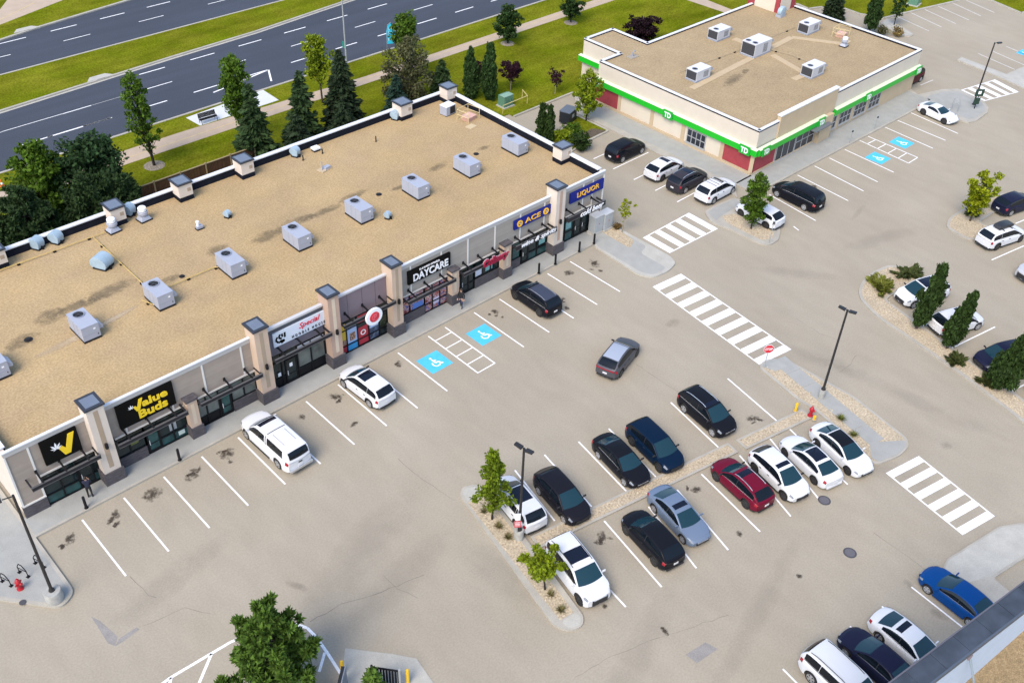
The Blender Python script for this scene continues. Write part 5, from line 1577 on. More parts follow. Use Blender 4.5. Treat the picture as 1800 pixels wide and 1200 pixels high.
# in front of the strip
a1 = car('pickup', PW, 'white pickup truck with a white canopy over its bed and black windows', 12.38, -2.50, 91.3, sun=(.36,.42), cat='pickup truck', L=5.95)
car('suv', PW, 'white estate SUV with large dark sunroof facing the noodle shop', 20.33, -2.05, 92.5, sun=(.44,.62), rims='s')
car('suv', PK, 'glossy black SUV parked at the shops with sky sheen painted on its roof', 36.9, -2.4, 88, roofc=paint('sky_sheen_roof',(.045,.055,.085)), rims='b', rails=SILV)  # black roof tinted blue-grey: sky reflection put into its colour
car('cross', PG, 'grey hatchback SUV with red light bar driving across the lot', 36.45, -11.75, 16, roofc=paint('light_grey_roof',(.30,.34,.42)), rims='b', lbar=True, name='moving_car', group='cars driving through the lot')
# centre lot, upper row
car('suv', PK, 'black SUV with silver roof rails facing the kerb by the yellow post', 36.62, -20.0, -98.5, rails=SILV, sun=(.42,.49), clad=False)
car('suv', PN, 'dark navy SUV with black wheels beside a black sedan', 31.25, -19.75, -100.5, rims='b')
car('sedan', PK, 'black sedan with bright wheels between two stall lines in the upper row', 28.58, -19.1, -101)
car('cross', PC, 'charcoal black hatchback facing the rock strip, lit teal windscreen', 23.3, -18.75, -100.7)
car('suv', PW, 'white SUV with panoramic dark roof tucked behind the sapling and lamp post', 20.75, -17.25, 79, sun=(.42,.70), roofc=PW)
# centre lot, lower row
car('big', PW, 'boxy white SUV with dark sunroof parked beside the end island sapling', 19.72, -23.55, -102.5, sun=(.46,.66), rims='b', rails=CLAD, L=4.8)
car('cross', PK, 'black hatchback SUV nosed in beside the silver-blue sedan', 25.0, -24.85, 79, rims='b')
car('sedan', PS, 'silver-blue sedan with small sunroof', 27.72, -24.75, -102, sun=(.48,.56))
car('cross', PR, 'maroon red SUV with silver roof rails, the only red one in the lot', 32.95, -25.75, 80, rims='b', rails=SILV, sun=(.46,.56))
car('cross', PW, 'white hatchback SUV with small sunroof next to the maroon one', 35.5, -26.9, -103, sun=(.45,.52), rims='b')
car('sedan', PW, 'white sedan with long dark glass roof showing its rear to the aisle', 38.2, -27.55, 76, sun=(.45,.68), roofc=PW, rims='b')
car('sedan', PW, 'white sedan with black roof beside the rock bed and hydrant', 40.7, -28.4, -104, roofc=PK, rims='b', L=4.9)
# bank side row
car('suv', PK, 'black SUV in the bank side row, farthest back', 61.2, 9.6, 0)
car('cross', PW, 'white hatchback with dark sunroof in the bank side row', 61.3, 4.65, 2, sun=(.46,.58), rims='b')
car('suv', PM, 'dark brown-grey SUV between two white cars at the bank', 61.3, 1.75, 1, rails=SILV, sun=(.43,.62))
t4 = car('suv', PW, 'white SUV with black roof crossbars beside the bank corner island', 61.85, -1.25, 0, sun=(.43,.50))
for u in (0,):
    pass
car('cross', PW, 'white SUV behind the sapling in front of the bank corner', 61.55, -6.55, 90, sun=(.47,.55), rims='b')
car('van', PK, 'long black minivan parked before the bank entrance walk', 67.1, -6.95, 88)
car('sport', PW, 'low white sports coupe by the bicycle hoops', 94.3, -6.75, -97, rims='b', cat='sports car')
car('suv', PDR, 'dark red car peeking out past the right end of the bank', 99.9, .15, 178, rims='s')
# right-hand lots
car('cross', PD, 'midnight blue SUV behind the yellow-green sapling at the right edge', 81.9, -21.2, -15, rims='s')
e_ = car('suv', PW, 'white SUV carrying a black cargo box on its roof', 75.35, -23.05, -15, rims='b', L=4.95)
car('big', PL, 'silver pickup-like SUV cut by the right edge, nose to the aisle', 73.0, -28.0, 163)
car('suv', PW, 'white SUV with dark roof behind the taller columnar tree', 61.75, -22.75, 160, sun=(.42,.70))
car('cross', PW, 'white car half hidden behind the second columnar tree', 60.3, -26.6, -22, sun=(.46,.56))
car('cross', PD, 'dark blue car mostly hidden by the column tree at the right edge', 58.85, -31.15, 157)
car('suv', PK, 'black car just showing at the right edge below the last column tree', 58.6, -35.6, 155)
# bottom right
car('sedan', PB, 'bright blue sedan half covered by the near parapet', 35.25, -39.85, 83.5, rims='s')
car('sedan', PW, 'white sedan with small dark sunroof above the near parapet', 30.1, -39.55, -97, sun=(.60,.68), roofc=PW)
car('sedan', PD, 'dark navy car between the two white ones at the near parapet', 27.75, -38.95, 83)
car('big', PW, 'large white SUV with black side glass at the bottom edge', 24.95, -38.55, -97.5, rims='s', rails=mat('black_rail',(.02,.02,.02),.4))
# the roof box, strapped on crossbars
bx = thing('roof_box', 'black cargo box strapped on the white SUV roof', 'cargo box', (75.35,-23.05,1.67), math.radians(-15))
prof = [(-.95,.06),(-.98,.16),(-.85,.33),(-.3,.40),(.5,.37),(.92,.22),(1.0,.10),(.95,.05)]
mb = MB(); N_ = len(prof)
rows = []
for yy, sc in ((-.40,.86),(-.36,.97),(0,1.0),(.36,.97),(.40,.86)):
    rows.append([(p[0]*sc-.25, yy, .05+(p[1])*sc) for p in prof])
mb.grid(rows); mb.add(rows[0], [tuple(range(N_))]); mb.add(rows[-1], [tuple(range(N_-1,-1,-1))])
mb.add([(rows[i][j][0],rows[i][j][1],rows[i][j][2]) for i in range(5) for j in (0,N_-1)], [(2*i,2*i+1,2*i+3,2*i+2) for i in range(4)])
mb.build('shell', mat('box_plastic',(.02,.021,.025),.45), bx, 40, world=False)
for xx in (-.75,.25):
    MB().box(xx-.03,xx+.03,-.62,.62,.03,.07).build('crossbar', BLACK, bx, world=False)
for xx in (-.15,-.55,-1.0):
    MB().box(xx-.025,xx+.025,-.62,.62,1.71,1.74).box(xx-.04,xx+.04,-.62,-.58,1.62,1.71).box(xx-.04,xx+.04,.58,.62,1.62,1.71).build('crossbar', mat('grey_bar',(.2,.2,.22),.4), t4, world=False)
# ------------------------------------------------------------------ trees and plants
def leafmat(name, col, island=.45, tr=.35):
    return mat(name, col, .75, island=island, transl=tr, var=.18, scale=1.1, spec=.2)
LF_MID = leafmat('leaf_mid_green', (.075,.140,.012)); LF_LIME = leafmat('leaf_lime', (.19,.25,.010)); LF_YEL = leafmat('leaf_yellow_green', (.24,.28,.008))
LF_DARK = leafmat('leaf_dark_green', (.034,.072,.018)); LF_COL = leafmat('leaf_column_green', (.034,.066,.014)); LF_DEEP = leafmat('needle_deep', (.019,.034,.014), .4, .1)
LF_SPR = leafmat('needle_spruce', (.030,.058,.018), .4, .1); LF_PINE = leafmat('needle_pine', (.070,.130,.018), .5, .15); LF_BLUE = leafmat('needle_blue', (.022,.052,.036), .4, .1)
LF_PURP = leafmat('leaf_purple', (.040,.013,.022)); LF_OLIVE = leafmat('leaf_olive', (.10,.105,.045)); LF_JUN = leafmat('juniper_green', (.13,.145,.022), .45, .15)
LF_JUN2 = leafmat('juniper_dark', (.048,.062,.016), .45, .15); LF_STRAW = leafmat('grass_straw', (.17,.15,.06), .4, .2)
BARK = mat('bark_brown', (.055,.040,.030), .95, var=.25, scale=6); BARKP = mat('bark_pale', (.24,.21,.16), .95, var=.2, scale=6); BARKD = mat('bark_dark', (.022,.017,.014), .95)

def leaves(name, pts, size, m, parent, up=.35, asp=1.6, sizes=None, dirs=None):
    """many leaf-sized quads as one foliage mesh"""
    P = np.asarray(pts, dtype=np.float32); n = len(P)
    d = rng.normal(size=(n,3)); d /= np.linalg.norm(d, axis=1)[:,None]
    if dirs is not None:
        d = np.asarray(dirs)+.45*d; d /= np.linalg.norm(d, axis=1)[:,None]
    e = rng.normal(size=(n,3)); e[:,2] -= 0; 
    nrm = np.cross(d, e); nrm[:,2] += up*np.sign(nrm[:,2]+1e-6); 
    b = np.cross(nrm, d); b /= np.linalg.norm(b, axis=1)[:,None]+1e-9
    s = (sizes if sizes is not None else size*rng.uniform(.65,1.35,n))[:,None]
    a1 = d*s*asp*.5; b1 = b*s*.5
    V = np.stack([P-a1, P+b1*.9-a1*.1, P+a1, P-b1*.9-a1*.1], 1).reshape(-1,3).astype(np.float32)
    me = bpy.data.meshes.new(name)
    me.vertices.add(4*n); me.vertices.foreach_set('co', V.ravel())
    me.loops.add(4*n); me.loops.foreach_set('vertex_index', np.arange(4*n, dtype=np.int32))
    me.polygons.add(n); me.polygons.foreach_set('loop_start', np.arange(0,4*n,4,dtype=np.int32)); me.polygons.foreach_set('loop_total', np.full(n,4,dtype=np.int32))
    me.materials.append(m); me.update(calc_edges=True)
    o = link(name, me, parent)
    return o

def broadleaf(name, label, x, y, h, cr, m, base=.30, lean=(0,0), clumps=26, per=110, lsize=.20, bark=BARK, shape='oval', tr=.07, group=None, cat='tree', csize=.42, z=.14, gap=0, asp=1.6):
    """trunk, limbs and leaf clumps set round the limb ends"""
    t = thing(name, label, cat, (x, y, z), 0, group)
    rr = random.Random(hash(label) % 9999 if False else sum(map(ord, label)))
    tip = Vector((lean[0], lean[1], h*.93))
    tp = [Vector((0,0,-.05)), Vector((lean[0]*.15+rr.uniform(-.05,.05), lean[1]*.15, h*.28)), Vector((lean[0]*.5, lean[1]*.5+rr.uniform(-.06,.06), h*.60)), tip]
    tk = MB().tube(tp, [tr*1.25, tr, tr*.65, tr*.15], 8)
    def along(f):
        f *= 3; i = min(2, int(f)); return tp[i].lerp(tp[i+1], f-i)
    pts = []; dirs = []
    lm = MB()
    clumps = int(clumps*1.7); per = per*.42; csize = csize*.74; lsize = lsize*.88
    for k in range(clumps):
        f = base+(1-base)*((k+.5)/clumps)
        zf = (f-base)/(1-base)
        if shape == 'oval': rad = cr*math.sqrt(max(.02, 1-((zf-.42)/.62)**2))
        elif shape == 'cone': rad = cr*(1.02-zf)**.75
        elif shape == 'column': rad = cr*min(1, .55+zf*2)*(1 if zf < .55 else max(.12, 1-(zf-.55)/.5))
        elif shape == 'vase': rad = cr*(.35+.65*zf)*(1 if zf < .9 else .6)
        else: rad = cr*(.5+.5*rr.random())
        a = k*2.399+rr.uniform(-.5,.5)
        rad *= rr.uniform(.30, 1.12)
        c0 = along(max(.12, f-.16-.05*rr.random()))
        c1 = along(min(1,f))+Vector((math.cos(a)*rad, math.sin(a)*rad, rr.uniform(-.15,.15)*cr))
        lm.tube([c0, c0.lerp(c1,.5)+Vector((0,0,.06*rad)), c1], [tr*.42, tr*.28, tr*.10], 5)
        nn = int(per*rr.uniform(.55,1.35))
        sg = csize*rr.uniform(.7,1.3)
        q = rng.normal(size=(nn,3)); q /= np.linalg.norm(q,axis=1)[:,None]; q *= (rng.random(nn)**.55)[:,None]*sg*np.array([1.15,1.15,.85])
        pts.append(q+np.array(c1))
        nb = nn//4
        tt = rng.random(nb)[:,None]
        pts.append(np.array(c0)*(1-tt)+np.array(c1)*tt+rng.normal(scale=sg*.4, size=(nb,3)))
    tko = tk.build('trunk', bark, t, 60, world=False)
    lm.build('limbs', bark, tko, 60, world=False)
    leaves('crown', np.concatenate(pts), lsize, m, t, asp=asp)
    return t

def conifer(name, label, x, y, h, r, m, tiers=22, per=11, lsize=.26, z=.12, group=None, bare=.04, ragged=.25, cat='tree', asp=2.2, droop=.25, dens=1.0, top=1.0):
    """straight trunk with whorls of drooping boughs clothed in needle sprays"""
    t = thing(name, label, cat, (x, y, z), 0, group)
    rr = random.Random(sum(map(ord, label)))
    tk = MB().tube([(0,0,-.1),(0,0,h*.5),(0,0,h*.99)], [h*.020, h*.012, .015], 8)
    bo = MB(); pts = []; dirs = []
    for k in range(tiers):
        f = bare+(1-bare)*(k/tiers)**.92
        R = r*(1-f)**.82*top+.10
        nb = max(4, int(per*(1-f*.55)))
        for j in range(nb):
            a = 2*PI*(j+rr.random()*.7)/nb+k*.7
            L = R*rr.uniform(1-ragged, 1.08)
            zz = h*f+rr.uniform(-.12,.12)
            d = np.array([math.cos(a), math.sin(a), 0])
            c0 = np.array([0,0,zz])
            n = max(6, int(L*26*dens))
            s = rng.random(n)**.75
            q = c0+d*(s*L)[:,None]
            q[:,2] += -droop*L*s**1.4 + .10*L*(s>.8)*(s-.8)*5
            w_ = .30*L*(1-.55*s)+.08
            side = np.array([-d[1], d[0], 0])
            q += side*(rng.uniform(-1,1,n)*w_)[:,None]
            q[:,2] += rng.normal(scale=.08, size=n)
            pts.append(q); dirs.append(np.tile(d+np.array([0,0,-.15]), (n,1)))
            if j % 2 == 0:
                bo.tube([tuple(c0), tuple(c0+d*L*.9+np.array([0,0,-droop*L*.8]))], [.03, .008], 4)
    tko = tk.build('trunk', BARKD, t, 60, world=False)
    bo.build('boughs', BARKD, tko, None, world=False)
    leaves('crown', np.concatenate(pts), lsize, m, t, asp=asp, dirs=np.concatenate(dirs))
    return t

def pine(name, label, x, y, h, r, m, tiers=11, per=7, z=0.0, lsize=.17):
    t = thing(name, label, 'tree', (x, y, z))
    rr = random.Random(sum(map(ord, label)))
    tk = MB().tube([(0,0,-.1),(.05,0,h*.5),(0,.05,h*.97)], [h*.024, h*.015, .03], 8)
    bo = MB(); pts = []; dirs = []
    for k in range(tiers):
        f = .12+.86*k/(tiers-1)
        R = r*(1-f)**.62*.9+.42
        nb = max(4, int(per*(1.1-f*.45)))
        for j in range(nb):
            a = 2*PI*(j+rr.random()*.9)/nb+k*1.1
            L = R*rr.choice((.55,.8,.95,1.0,1.15))
            d = np.array([math.cos(a), math.sin(a), 0]); side = np.array([-d[1], d[0], 0])
            z0 = h*f+rr.uniform(-.25,.25)
            c0 = np.array([0,0,z0])
            bo.tube([tuple(c0), tuple(c0+d*L*.6+np.array([0,0,.02*L])), tuple(c0+d*L+np.array([0,0,.22*L]))], [.05,.03,.012], 5)
            nt = max(3, int(L*4.5))
            for q in range(nt):
                s_ = rr.uniform(.35,1.0)
                c = c0+d*L*s_+side*rr.uniform(-.30,.30)*L*(1.15-s_)+np.array([0,0,.22*L*s_*s_+rr.uniform(0,.18)])
                n = 46
                dd = rng.normal(size=(n,3))+np.array([d[0]*.5,d[1]*.5,.9]); dd /= np.linalg.norm(dd,axis=1)[:,None]
                pts.append(c+dd*(rng.random(n)**.6)[:,None]*.30); dirs.append(dd)
    tko = tk.build('trunk', BARK, t, 60, world=False)
    bo.build('boughs', BARK, tko, None, world=False)
    leaves('crown', np.concatenate(pts), lsize, m, t, asp=2.4, dirs=np.concatenate(dirs))
    return t

def column_tree(name, label, x, y, h, r, m, n=4200, lsize=.20, lean=(0,0), z=.14, group=None, base=.10, bark=BARK, cat='tree'):
    """upright aspen-like column: leaf clumps in an uneven narrow crown"""
    t = thing(name, label, cat, (x, y, z), 0, group)
    rr = random.Random(sum(map(ord, label)))
    tk = MB().tube([(0,0,-.05),(lean[0]*.4,lean[1]*.4,h*.5),(lean[0],lean[1],h*.95)], [.10,.07,.015], 8)
    pts = []
    lm = MB()
    nc = 46
    for k in range(nc):
        f = base+(1-base)*(k+.5)/nc
        prof = min(1, (f-base)/.22+.35)*(1 if f < .45 else max(.10, 1-((f-.45)/.58)**1.3))
        a = k*2.399; rad = r*prof*rr.uniform(.35,.95)
        c = np.array([lean[0]*f+math.cos(a)*rad, lean[1]*f+math.sin(a)*rad, h*f])
        nn = int(n/nc*rr.uniform(.6,1.3)*(.4+prof))
        q = rng.normal(size=(nn,3)); q /= np.linalg.norm(q,axis=1)[:,None]
        q *= (rng.random(nn)**.5)[:,None]*np.array([.40,.40,.62])*r*1.0*(.45+.55*prof)
        pts.append(c+q)
        if k % 3 == 0:
            lm.tube([(lean[0]*f*.7,lean[1]*f*.7,h*max(.05,f-.2)), tuple(c)], [.035,.012], 5)
    for k in range(6):  # upright wisps at the top
        a = rr.uniform(0,2*PI); b = rr.uniform(.05,.45)*r
        s = rng.random(40)[:,None]
        p0 = np.array([lean[0]*.85+math.cos(a)*b, lean[1]*.85+math.sin(a)*b, h*.84]); p1 = p0+np.array([math.cos(a)*.10, math.sin(a)*.10, h*.17*rr.uniform(.6,1.05)])
        pts.append(p0*(1-s)+p1*s+rng.normal(scale=.06, size=(40,3)))
    tko = tk.build('trunk', bark, t, 60, world=False)
    lm.build('limbs', bark, tko, None, world=False)
    Pc = np.concatenate(pts)
    leaves('crown', Pc, lsize, m, t, asp=2.0, dirs=np.tile(np.array([0.1,-.05,1.0]), (len(Pc),1))*.6)
    return t

def shrub(name, label, x, y, r, h, m, n=900, lsize=.16, z=.14, group=None, spiky=False, cat='shrub', el=1.0, rz=0.0, stems=BARK):
    t = thing(name, label, cat, (x, y, z), rz, group)
    st = MB(); pts = []; dirs = []
    k = 18
    for i in range(k):
        a = 2*PI*i/k+random.uniform(-.2,.2); e = random.uniform(.25,1.2)
        d = np.array([math.cos(a)*math.cos(e)*el, math.sin(a)*math.cos(e), math.sin(e)*h/r])
        L = r*random.uniform(.65,1.1)
        st.tube([(0,0,-.05), tuple(d*L*.6), tuple(d*L)], [.02,.014,.006], 4)
        nn = n//k
        s = rng.random(nn)**.7
        pts.append(d*(s*L)[:,None]+rng.normal(scale=.16*r if not spiky else .08*r, size=(nn,3))*np.array([1,1,.6]))
        dirs.append(np.tile(d/np.linalg.norm(d), (nn,1)))
    P = np.concatenate(pts); P[:,2] = np.abs(P[:,2])+.02
    st.build('stems', stems, t, None, world=False)
    leaves('foliage', P, lsize, m, t, asp=2.4 if spiky else 1.6, dirs=np.concatenate(dirs) if spiky else None)
    return t

def tuft(label, px, py, r=.42, m=LF_STRAW, group='ornamental grass tufts on the end island'):
    c = G(px, py, .14)
    t = thing('grass_tuft', label, 'ornamental grass', (c[0], c[1], .14), random.uniform(0,3), group)
    mb = MB()
    for k in range(110):
        a = random.uniform(0,2*PI); l = r*random.uniform(.6,1.2); e = random.uniform(.5,1.35)
        d = Vector((math.cos(a)*math.cos(e), math.sin(a)*math.cos(e), math.sin(e)))
        sd_ = Vector((-math.sin(a), math.cos(a), 0))*.014
        p0 = Vector((math.cos(a),math.sin(a),0))*random.uniform(0,.10); p1 = p0+d*l*.6; p2 = p1+Vector((d.x,d.y,d.z-.55))*l*.5
        mb.add([p0-sd_,p0+sd_,p1+sd_*.8,p1-sd_*.8,p2], [(0,1,2,3),(3,2,4)])
    o = mb.build('blades', m, t, None, world=False)
    return t

# boulevard and lawn trees
def mulch(x, y, r=1.0):
    MB().lathe([(r,0),(r*.9,.03),(r*.2,.06)], (x,y,.12), 20).build('mulch_ring', mat('bark_mulch',(.20,.17,.13),.95,grain=.4,gscale=9), lawn)
broadleaf('street_tree','tall open tree with a bare lower trunk standing in a mulch ring',24.5,37.1,10.2,1.25,LF_MID,.30,(-.9,-.35),30,120,.22,BARKD,'oval',.12,csize=.52,z=.12); mulch(24.5,37.1)
broadleaf('street_tree','small round dark green tree on the lawn beside the path',71.0,37.4,4.6,1.45,LF_DARK,.26,(.1,0),26,200,.22,BARKD,'oval',.08,csize=.5,z=.12); mulch(71,37.4,.85)
broadleaf('street_tree','dark tree at the top edge of the photo between path and lawn',81.8,37.2,4.6,1.35,LF_DARK,.30,(0,0),22,190,.22,BARKD,'oval',.08,csize=.5,z=.12); mulch(81.8,37.2,.85)
broadleaf('street_tree','lime tree rising behind the darkest spruce at the boulevard',44.6,38.2,8.0,1.5,LF_LIME,.45,(-.3,.1),26,170,.24,BARK,'oval',.09,csize=.6,z=.12)
broadleaf('street_tree','narrow bright tree top rising behind the left spruce',33.4,35.6,9.6,1.3,LF_MID,.38,(-.3,.0),32,190,.24,BARK,'oval',.09,csize=.6,z=.12)
broadleaf('street_tree','mid-green tree top rising above the big olive tree',55.2,37.0,8.0,1.25,LF_MID,.52,(-.1,0),24,190,.24,BARK,'oval',.09,csize=.6,z=.12)
broadleaf('bushy_tree','bright green bushy tree at the left edge of the photo',12.7,32.3,8.7,2.0,LF_MID,.16,(-.1,0),44,230,.27,BARK,'oval',.12,csize=.85,z=.12)
broadleaf('bushy_tree','wide dark green bushy tree right of the brighter one at the left',16.3,31.0,8.2,2.7,leafmat('leaf_blue_dark',(.030,.066,.022)),.14,(.2,0),56,240,.28,BARKD,'oval',.13,csize=1.0,z=.12)
pine('pine','near-black pine mass low at the left edge behind the parapet',9.6,28.6,6.6,3.2,LF_SPR,12,8,.12,.22)
pine('pine','dark pine filling the gap under the bushy trees at left',14.6,27.5,6.3,3.2,LF_SPR,12,8,.12,.22)
pine('pine','dark wide pine under the dark bushy tree beside the fence',17.3,27.0,5.4,2.5,LF_SPR,12,8,.12,.22)
conifer('spruce','dark spruce behind the middle of the back parapet, leftmost of three',32.4,31.3,8.2,2.5,LF_SPR,22,11,.28,ragged=.55,droop=.12)
conifer('spruce','dark ragged spruce in the middle of three behind the parapet',37.6,31.0,8.1,2.4,LF_SPR,22,11,.28,ragged=.6,droop=.12)
conifer('spruce','darkest dense spruce, right of three behind the parapet',42.3,31.0,9.0,2.5,LF_DEEP,26,12,.28,ragged=.35,droop=.15,dens=1.15)
conifer('spruce','low dark undergrowth spruce behind the parapet between two taller',35.2,28.3,5.2,2.3,LF_DEEP,18,11,.30)
conifer('spruce','low dark undergrowth spruce behind the parapet beside the darkest',40.2,28.0,5.4,2.3,LF_DEEP,18,11,.30)
broadleaf('bushy_tree','big olive-brown tree with sparse pale twigs behind the roof',51.6,32.0,7.4,2.7,LF_OLIVE,.12,(-.1,0),50,165,.22,BARKP,'oval',.10,csize=.75,z=.12)
conifer('spruce','blue-green spruce low at the left of the olive tree',48.7,30.6,4.6,1.6,LF_BLUE,18,10,.24)
conifer('spruce','dark green spruce low at the right of the olive tree',54.6,30.2,4.9,1.7,LF_SPR,18,10,.24)
column_tree('columnar_aspen','left one of two tall narrow dark aspens by the roof corner',57.6,29.0,5.6,.90,LF_DARK,5200,.19,z=.12,base=.03)
column_tree('columnar_aspen','right one of two tall narrow dark aspens by the green cabinet',58.9,27.4,6.3,.92,LF_DARK,5600,.19,z=.12,base=.03)
broadleaf('ornamental_tree','small purple-leaved tree beside the right aspen',62.3,27.6,3.6,1.35,LF_PURP,.50,(0,0),20,150,.17,BARKP,'round',.05,csize=.42,z=.12)
broadleaf('ornamental_tree','small purple-leaved tree alone on the lawn near the drive',65.6,23.9,2.9,.95,LF_PURP,.55,(0,0),12,80,.15,BARKP,'round',.045,csize=.3,z=.12)
broadleaf('ornamental_tree','purple-leaved shrubby tree peeking out behind the two aspens',59.9,30.0,3.4,.9,LF_PURP,.4,(0,0),14,100,.16,BARK,'round',.045,csize=.35,z=.12)
c = G(1128,66,.5)
broadleaf('purple_bush','wide purple-black bush against the bank back wall',*G(1128,50,2.0),3.4,2.3,leafmat('leaf_purple_black',(.022,.009,.014)),.05,(0,0),44,190,.2,BARKD,'vase',.06,csize=.6,z=.12)
# by the bank
c = G(1030,212,.14)
broadleaf('young_tree','yellow-green young tree beside the red end of the bank',c[0],c[1],5.6,1.45,LF_LIME,.30,(0.1,0),28,170,.19,BARKD,'oval',.07,csize=.45)
for lab, px, py, h, r, m in (('left one of a touching pair of narrow green column shrubs by the drive',951,243,3.8,.55,LF_COL),('right one of a touching pair of narrow green column shrubs by the drive',965,248,3.9,.55,LF_COL)):
    c = G(px,py,.14); column_tree('column_shrub', lab, c[0], c[1], h, r, m, 2200, .17, base=.02)
for lab, px, py, r, h, m in (('yellow-green rounded shrub on the small drive island',990,250,1.1,1.6,LF_LIME),('mid-green shrub beside the roof pillar near the black car',1021,262,1.1,2.2,LF_COL),('low green shrub in front of the black dumpster',1005,236,1.0,1.2,LF_MID)):
    c = G(px,py,.14); shrub('shrub', lab, c[0], c[1], r, h, m, 1800, .17)
c = G(1320,402,.14)
broadleaf('young_tree','green young tree with an orange-tinged top at the bank corner island',c[0],c[1],5.7,1.05,LF_MID,.30,(-.05,.05),30,190,.17,BARKD,'oval',.06,csize=.42)
c = G(1705,388,.14)
broadleaf('young_tree','yellow-green spreading young tree on the upper right island',c[0],c[1],4.9,1.75,LF_YEL,.34,(.3,-.1),26,170,.2,BARK,'vase',.07,csize=.46)
c = G(1093,408,.15)
broadleaf('sapling','thin half-bare sapling with a few yellow-green leaves by the utility cabinets',c[0],c[1],3.5,.85,LF_YEL,.5,(.15,-.1),9,42,.17,BARKP,'vase',.045,csize=.28)
c = G(1085,402,.15)
shrub('shrub','dried orange-brown shrub in the gravel beside the cabinets',c[0],c[1],.5,.7,leafmat('leaf_dry',(.16,.10,.03)),260,.12)
# centre lot
c = G(865,912,.14)
broadleaf('young_tree','young green tree with a thin tall leader beside the two-headed lamp',c[0],c[1],6.3,1.2,leafmat('leaf_fresh',(.14,.20,.010)),.30,(-.05,-.05),26,150,.16,BARKD,'cone',.06,csize=.40)
c = G(958,1035,.14)
broadleaf('young_tree','low lime tree with a flat spreading top at the end island',c[0],c[1],3.0,1.45,LF_LIME,.62,(-.25,.25),20,150,.16,BARKD,'vase',.055,csize=.38)
# right columns
for lab, px, py, h, r, lean in (('taller dark column tree in front of the white SUV',1610,578,5.9,1.02,(.75,-.3)),('second dark column tree, slightly shorter and tinged brown on top',1664,612,5.2,.95,(.7,-.3)),('third dark column tree, at the right edge of the photo',1752,682,5.0,1.25,(.6,-.3))):
    c = G(px,py,.14); column_tree('columnar_aspen', lab, c[0], c[1], h, r*.88, LF_COL, 5600, .16, lean)
for lab, px, py, r, h, m, el, rz in (('large spreading yellow-green juniper at the island nose',1548,508,1.35,.9,LF_JUN,1.25,.6),('flat low juniper beyond the larger one at the island tip',1597,483,1.0,.45,LF_JUN2,1.8,-.2),('small low juniper between column trees near the kerb',1680,634,.8,.45,LF_JUN2,1.2,.2),('flat dark juniper at the foot of the right-edge column tree',1738,672,1.0,.5,LF_JUN2,1.5,-.5)):
    c = G(px,py,.14); shrub('juniper', lab, c[0], c[1], r, h, m, 1500, .17, spiky=True, el=el, rz=rz)
c = G(1709,376,.14); shrub('shrub','low flat olive shrub under the yellow-green tree',c[0],c[1],.85,.3,LF_JUN2,900,.12)
for lab, px, py, r in (('dry grass tuft nearest the sapling trunk',851,899,.30),('dry grass tuft between sapling and lamp base, upper of two',876,926,.42),('green-gold grass tuft beside the lamp base',893,945,.42),('dry grass tuft just below the low lime tree',968,1046,.36),('dark-hearted grass tuft nearest the island end',986,1073,.42)):
    tuft(lab, px, py, r)
for lab, px, py in (('weedy grass clump along the rock bed beside the black-roofed sedan, upper',1478,737),('weedy grass clump along the rock bed beside the black-roofed sedan, lower',1500,765)):
    tuft(lab, px, py, .5, LF_JUN, 'weeds in the rock bed')
# behind the bank
c = G(1462,36); conifer('spruce','dark pyramid spruce behind the bank roof',c[0],c[1],4.6,1.7,LF_DEEP,20,11,.24)
c = G(1528,58); column_tree('columnar_aspen','dark narrow aspen behind the bank parapet at the right',c[0],c[1],6.0,1.0,LF_DARK,5200,.19,(.5,.2))
c = G(1571,46); broadleaf('young_tree','thin young dark tree on the kerb behind the bank',c[0],c[1],4.2,.9,LF_DARK,.40,(.1,0),14,110,.18,BARKD,'oval',.05,csize=.4)
for lab, px, py, m in (('pale straw-green shrub behind the bank parapet, left of two',1548,62,LF_OLIVE),('pale straw-orange shrub behind the bank parapet, right of two',1577,64,leafmat('leaf_straw',(.26,.19,.07)))):
    c = G(px,py); shrub('shrub', lab, c[0], c[1], .9, 1.3, m, 600, .14)
# the big conifer at the bottom edge, by the trash yard
pine('pine','large bushy green pine in the foreground at the bottom edge',2.2,-18.7,7.7,2.6,LF_PINE)
c = (6.4,-21.6); conifer('pine','tip of a small pine poking up before the black gate',5.9,-21.9,3.0,1.0,LF_PINE,12,8,.22,0,ragged=.5,asp=1.7)
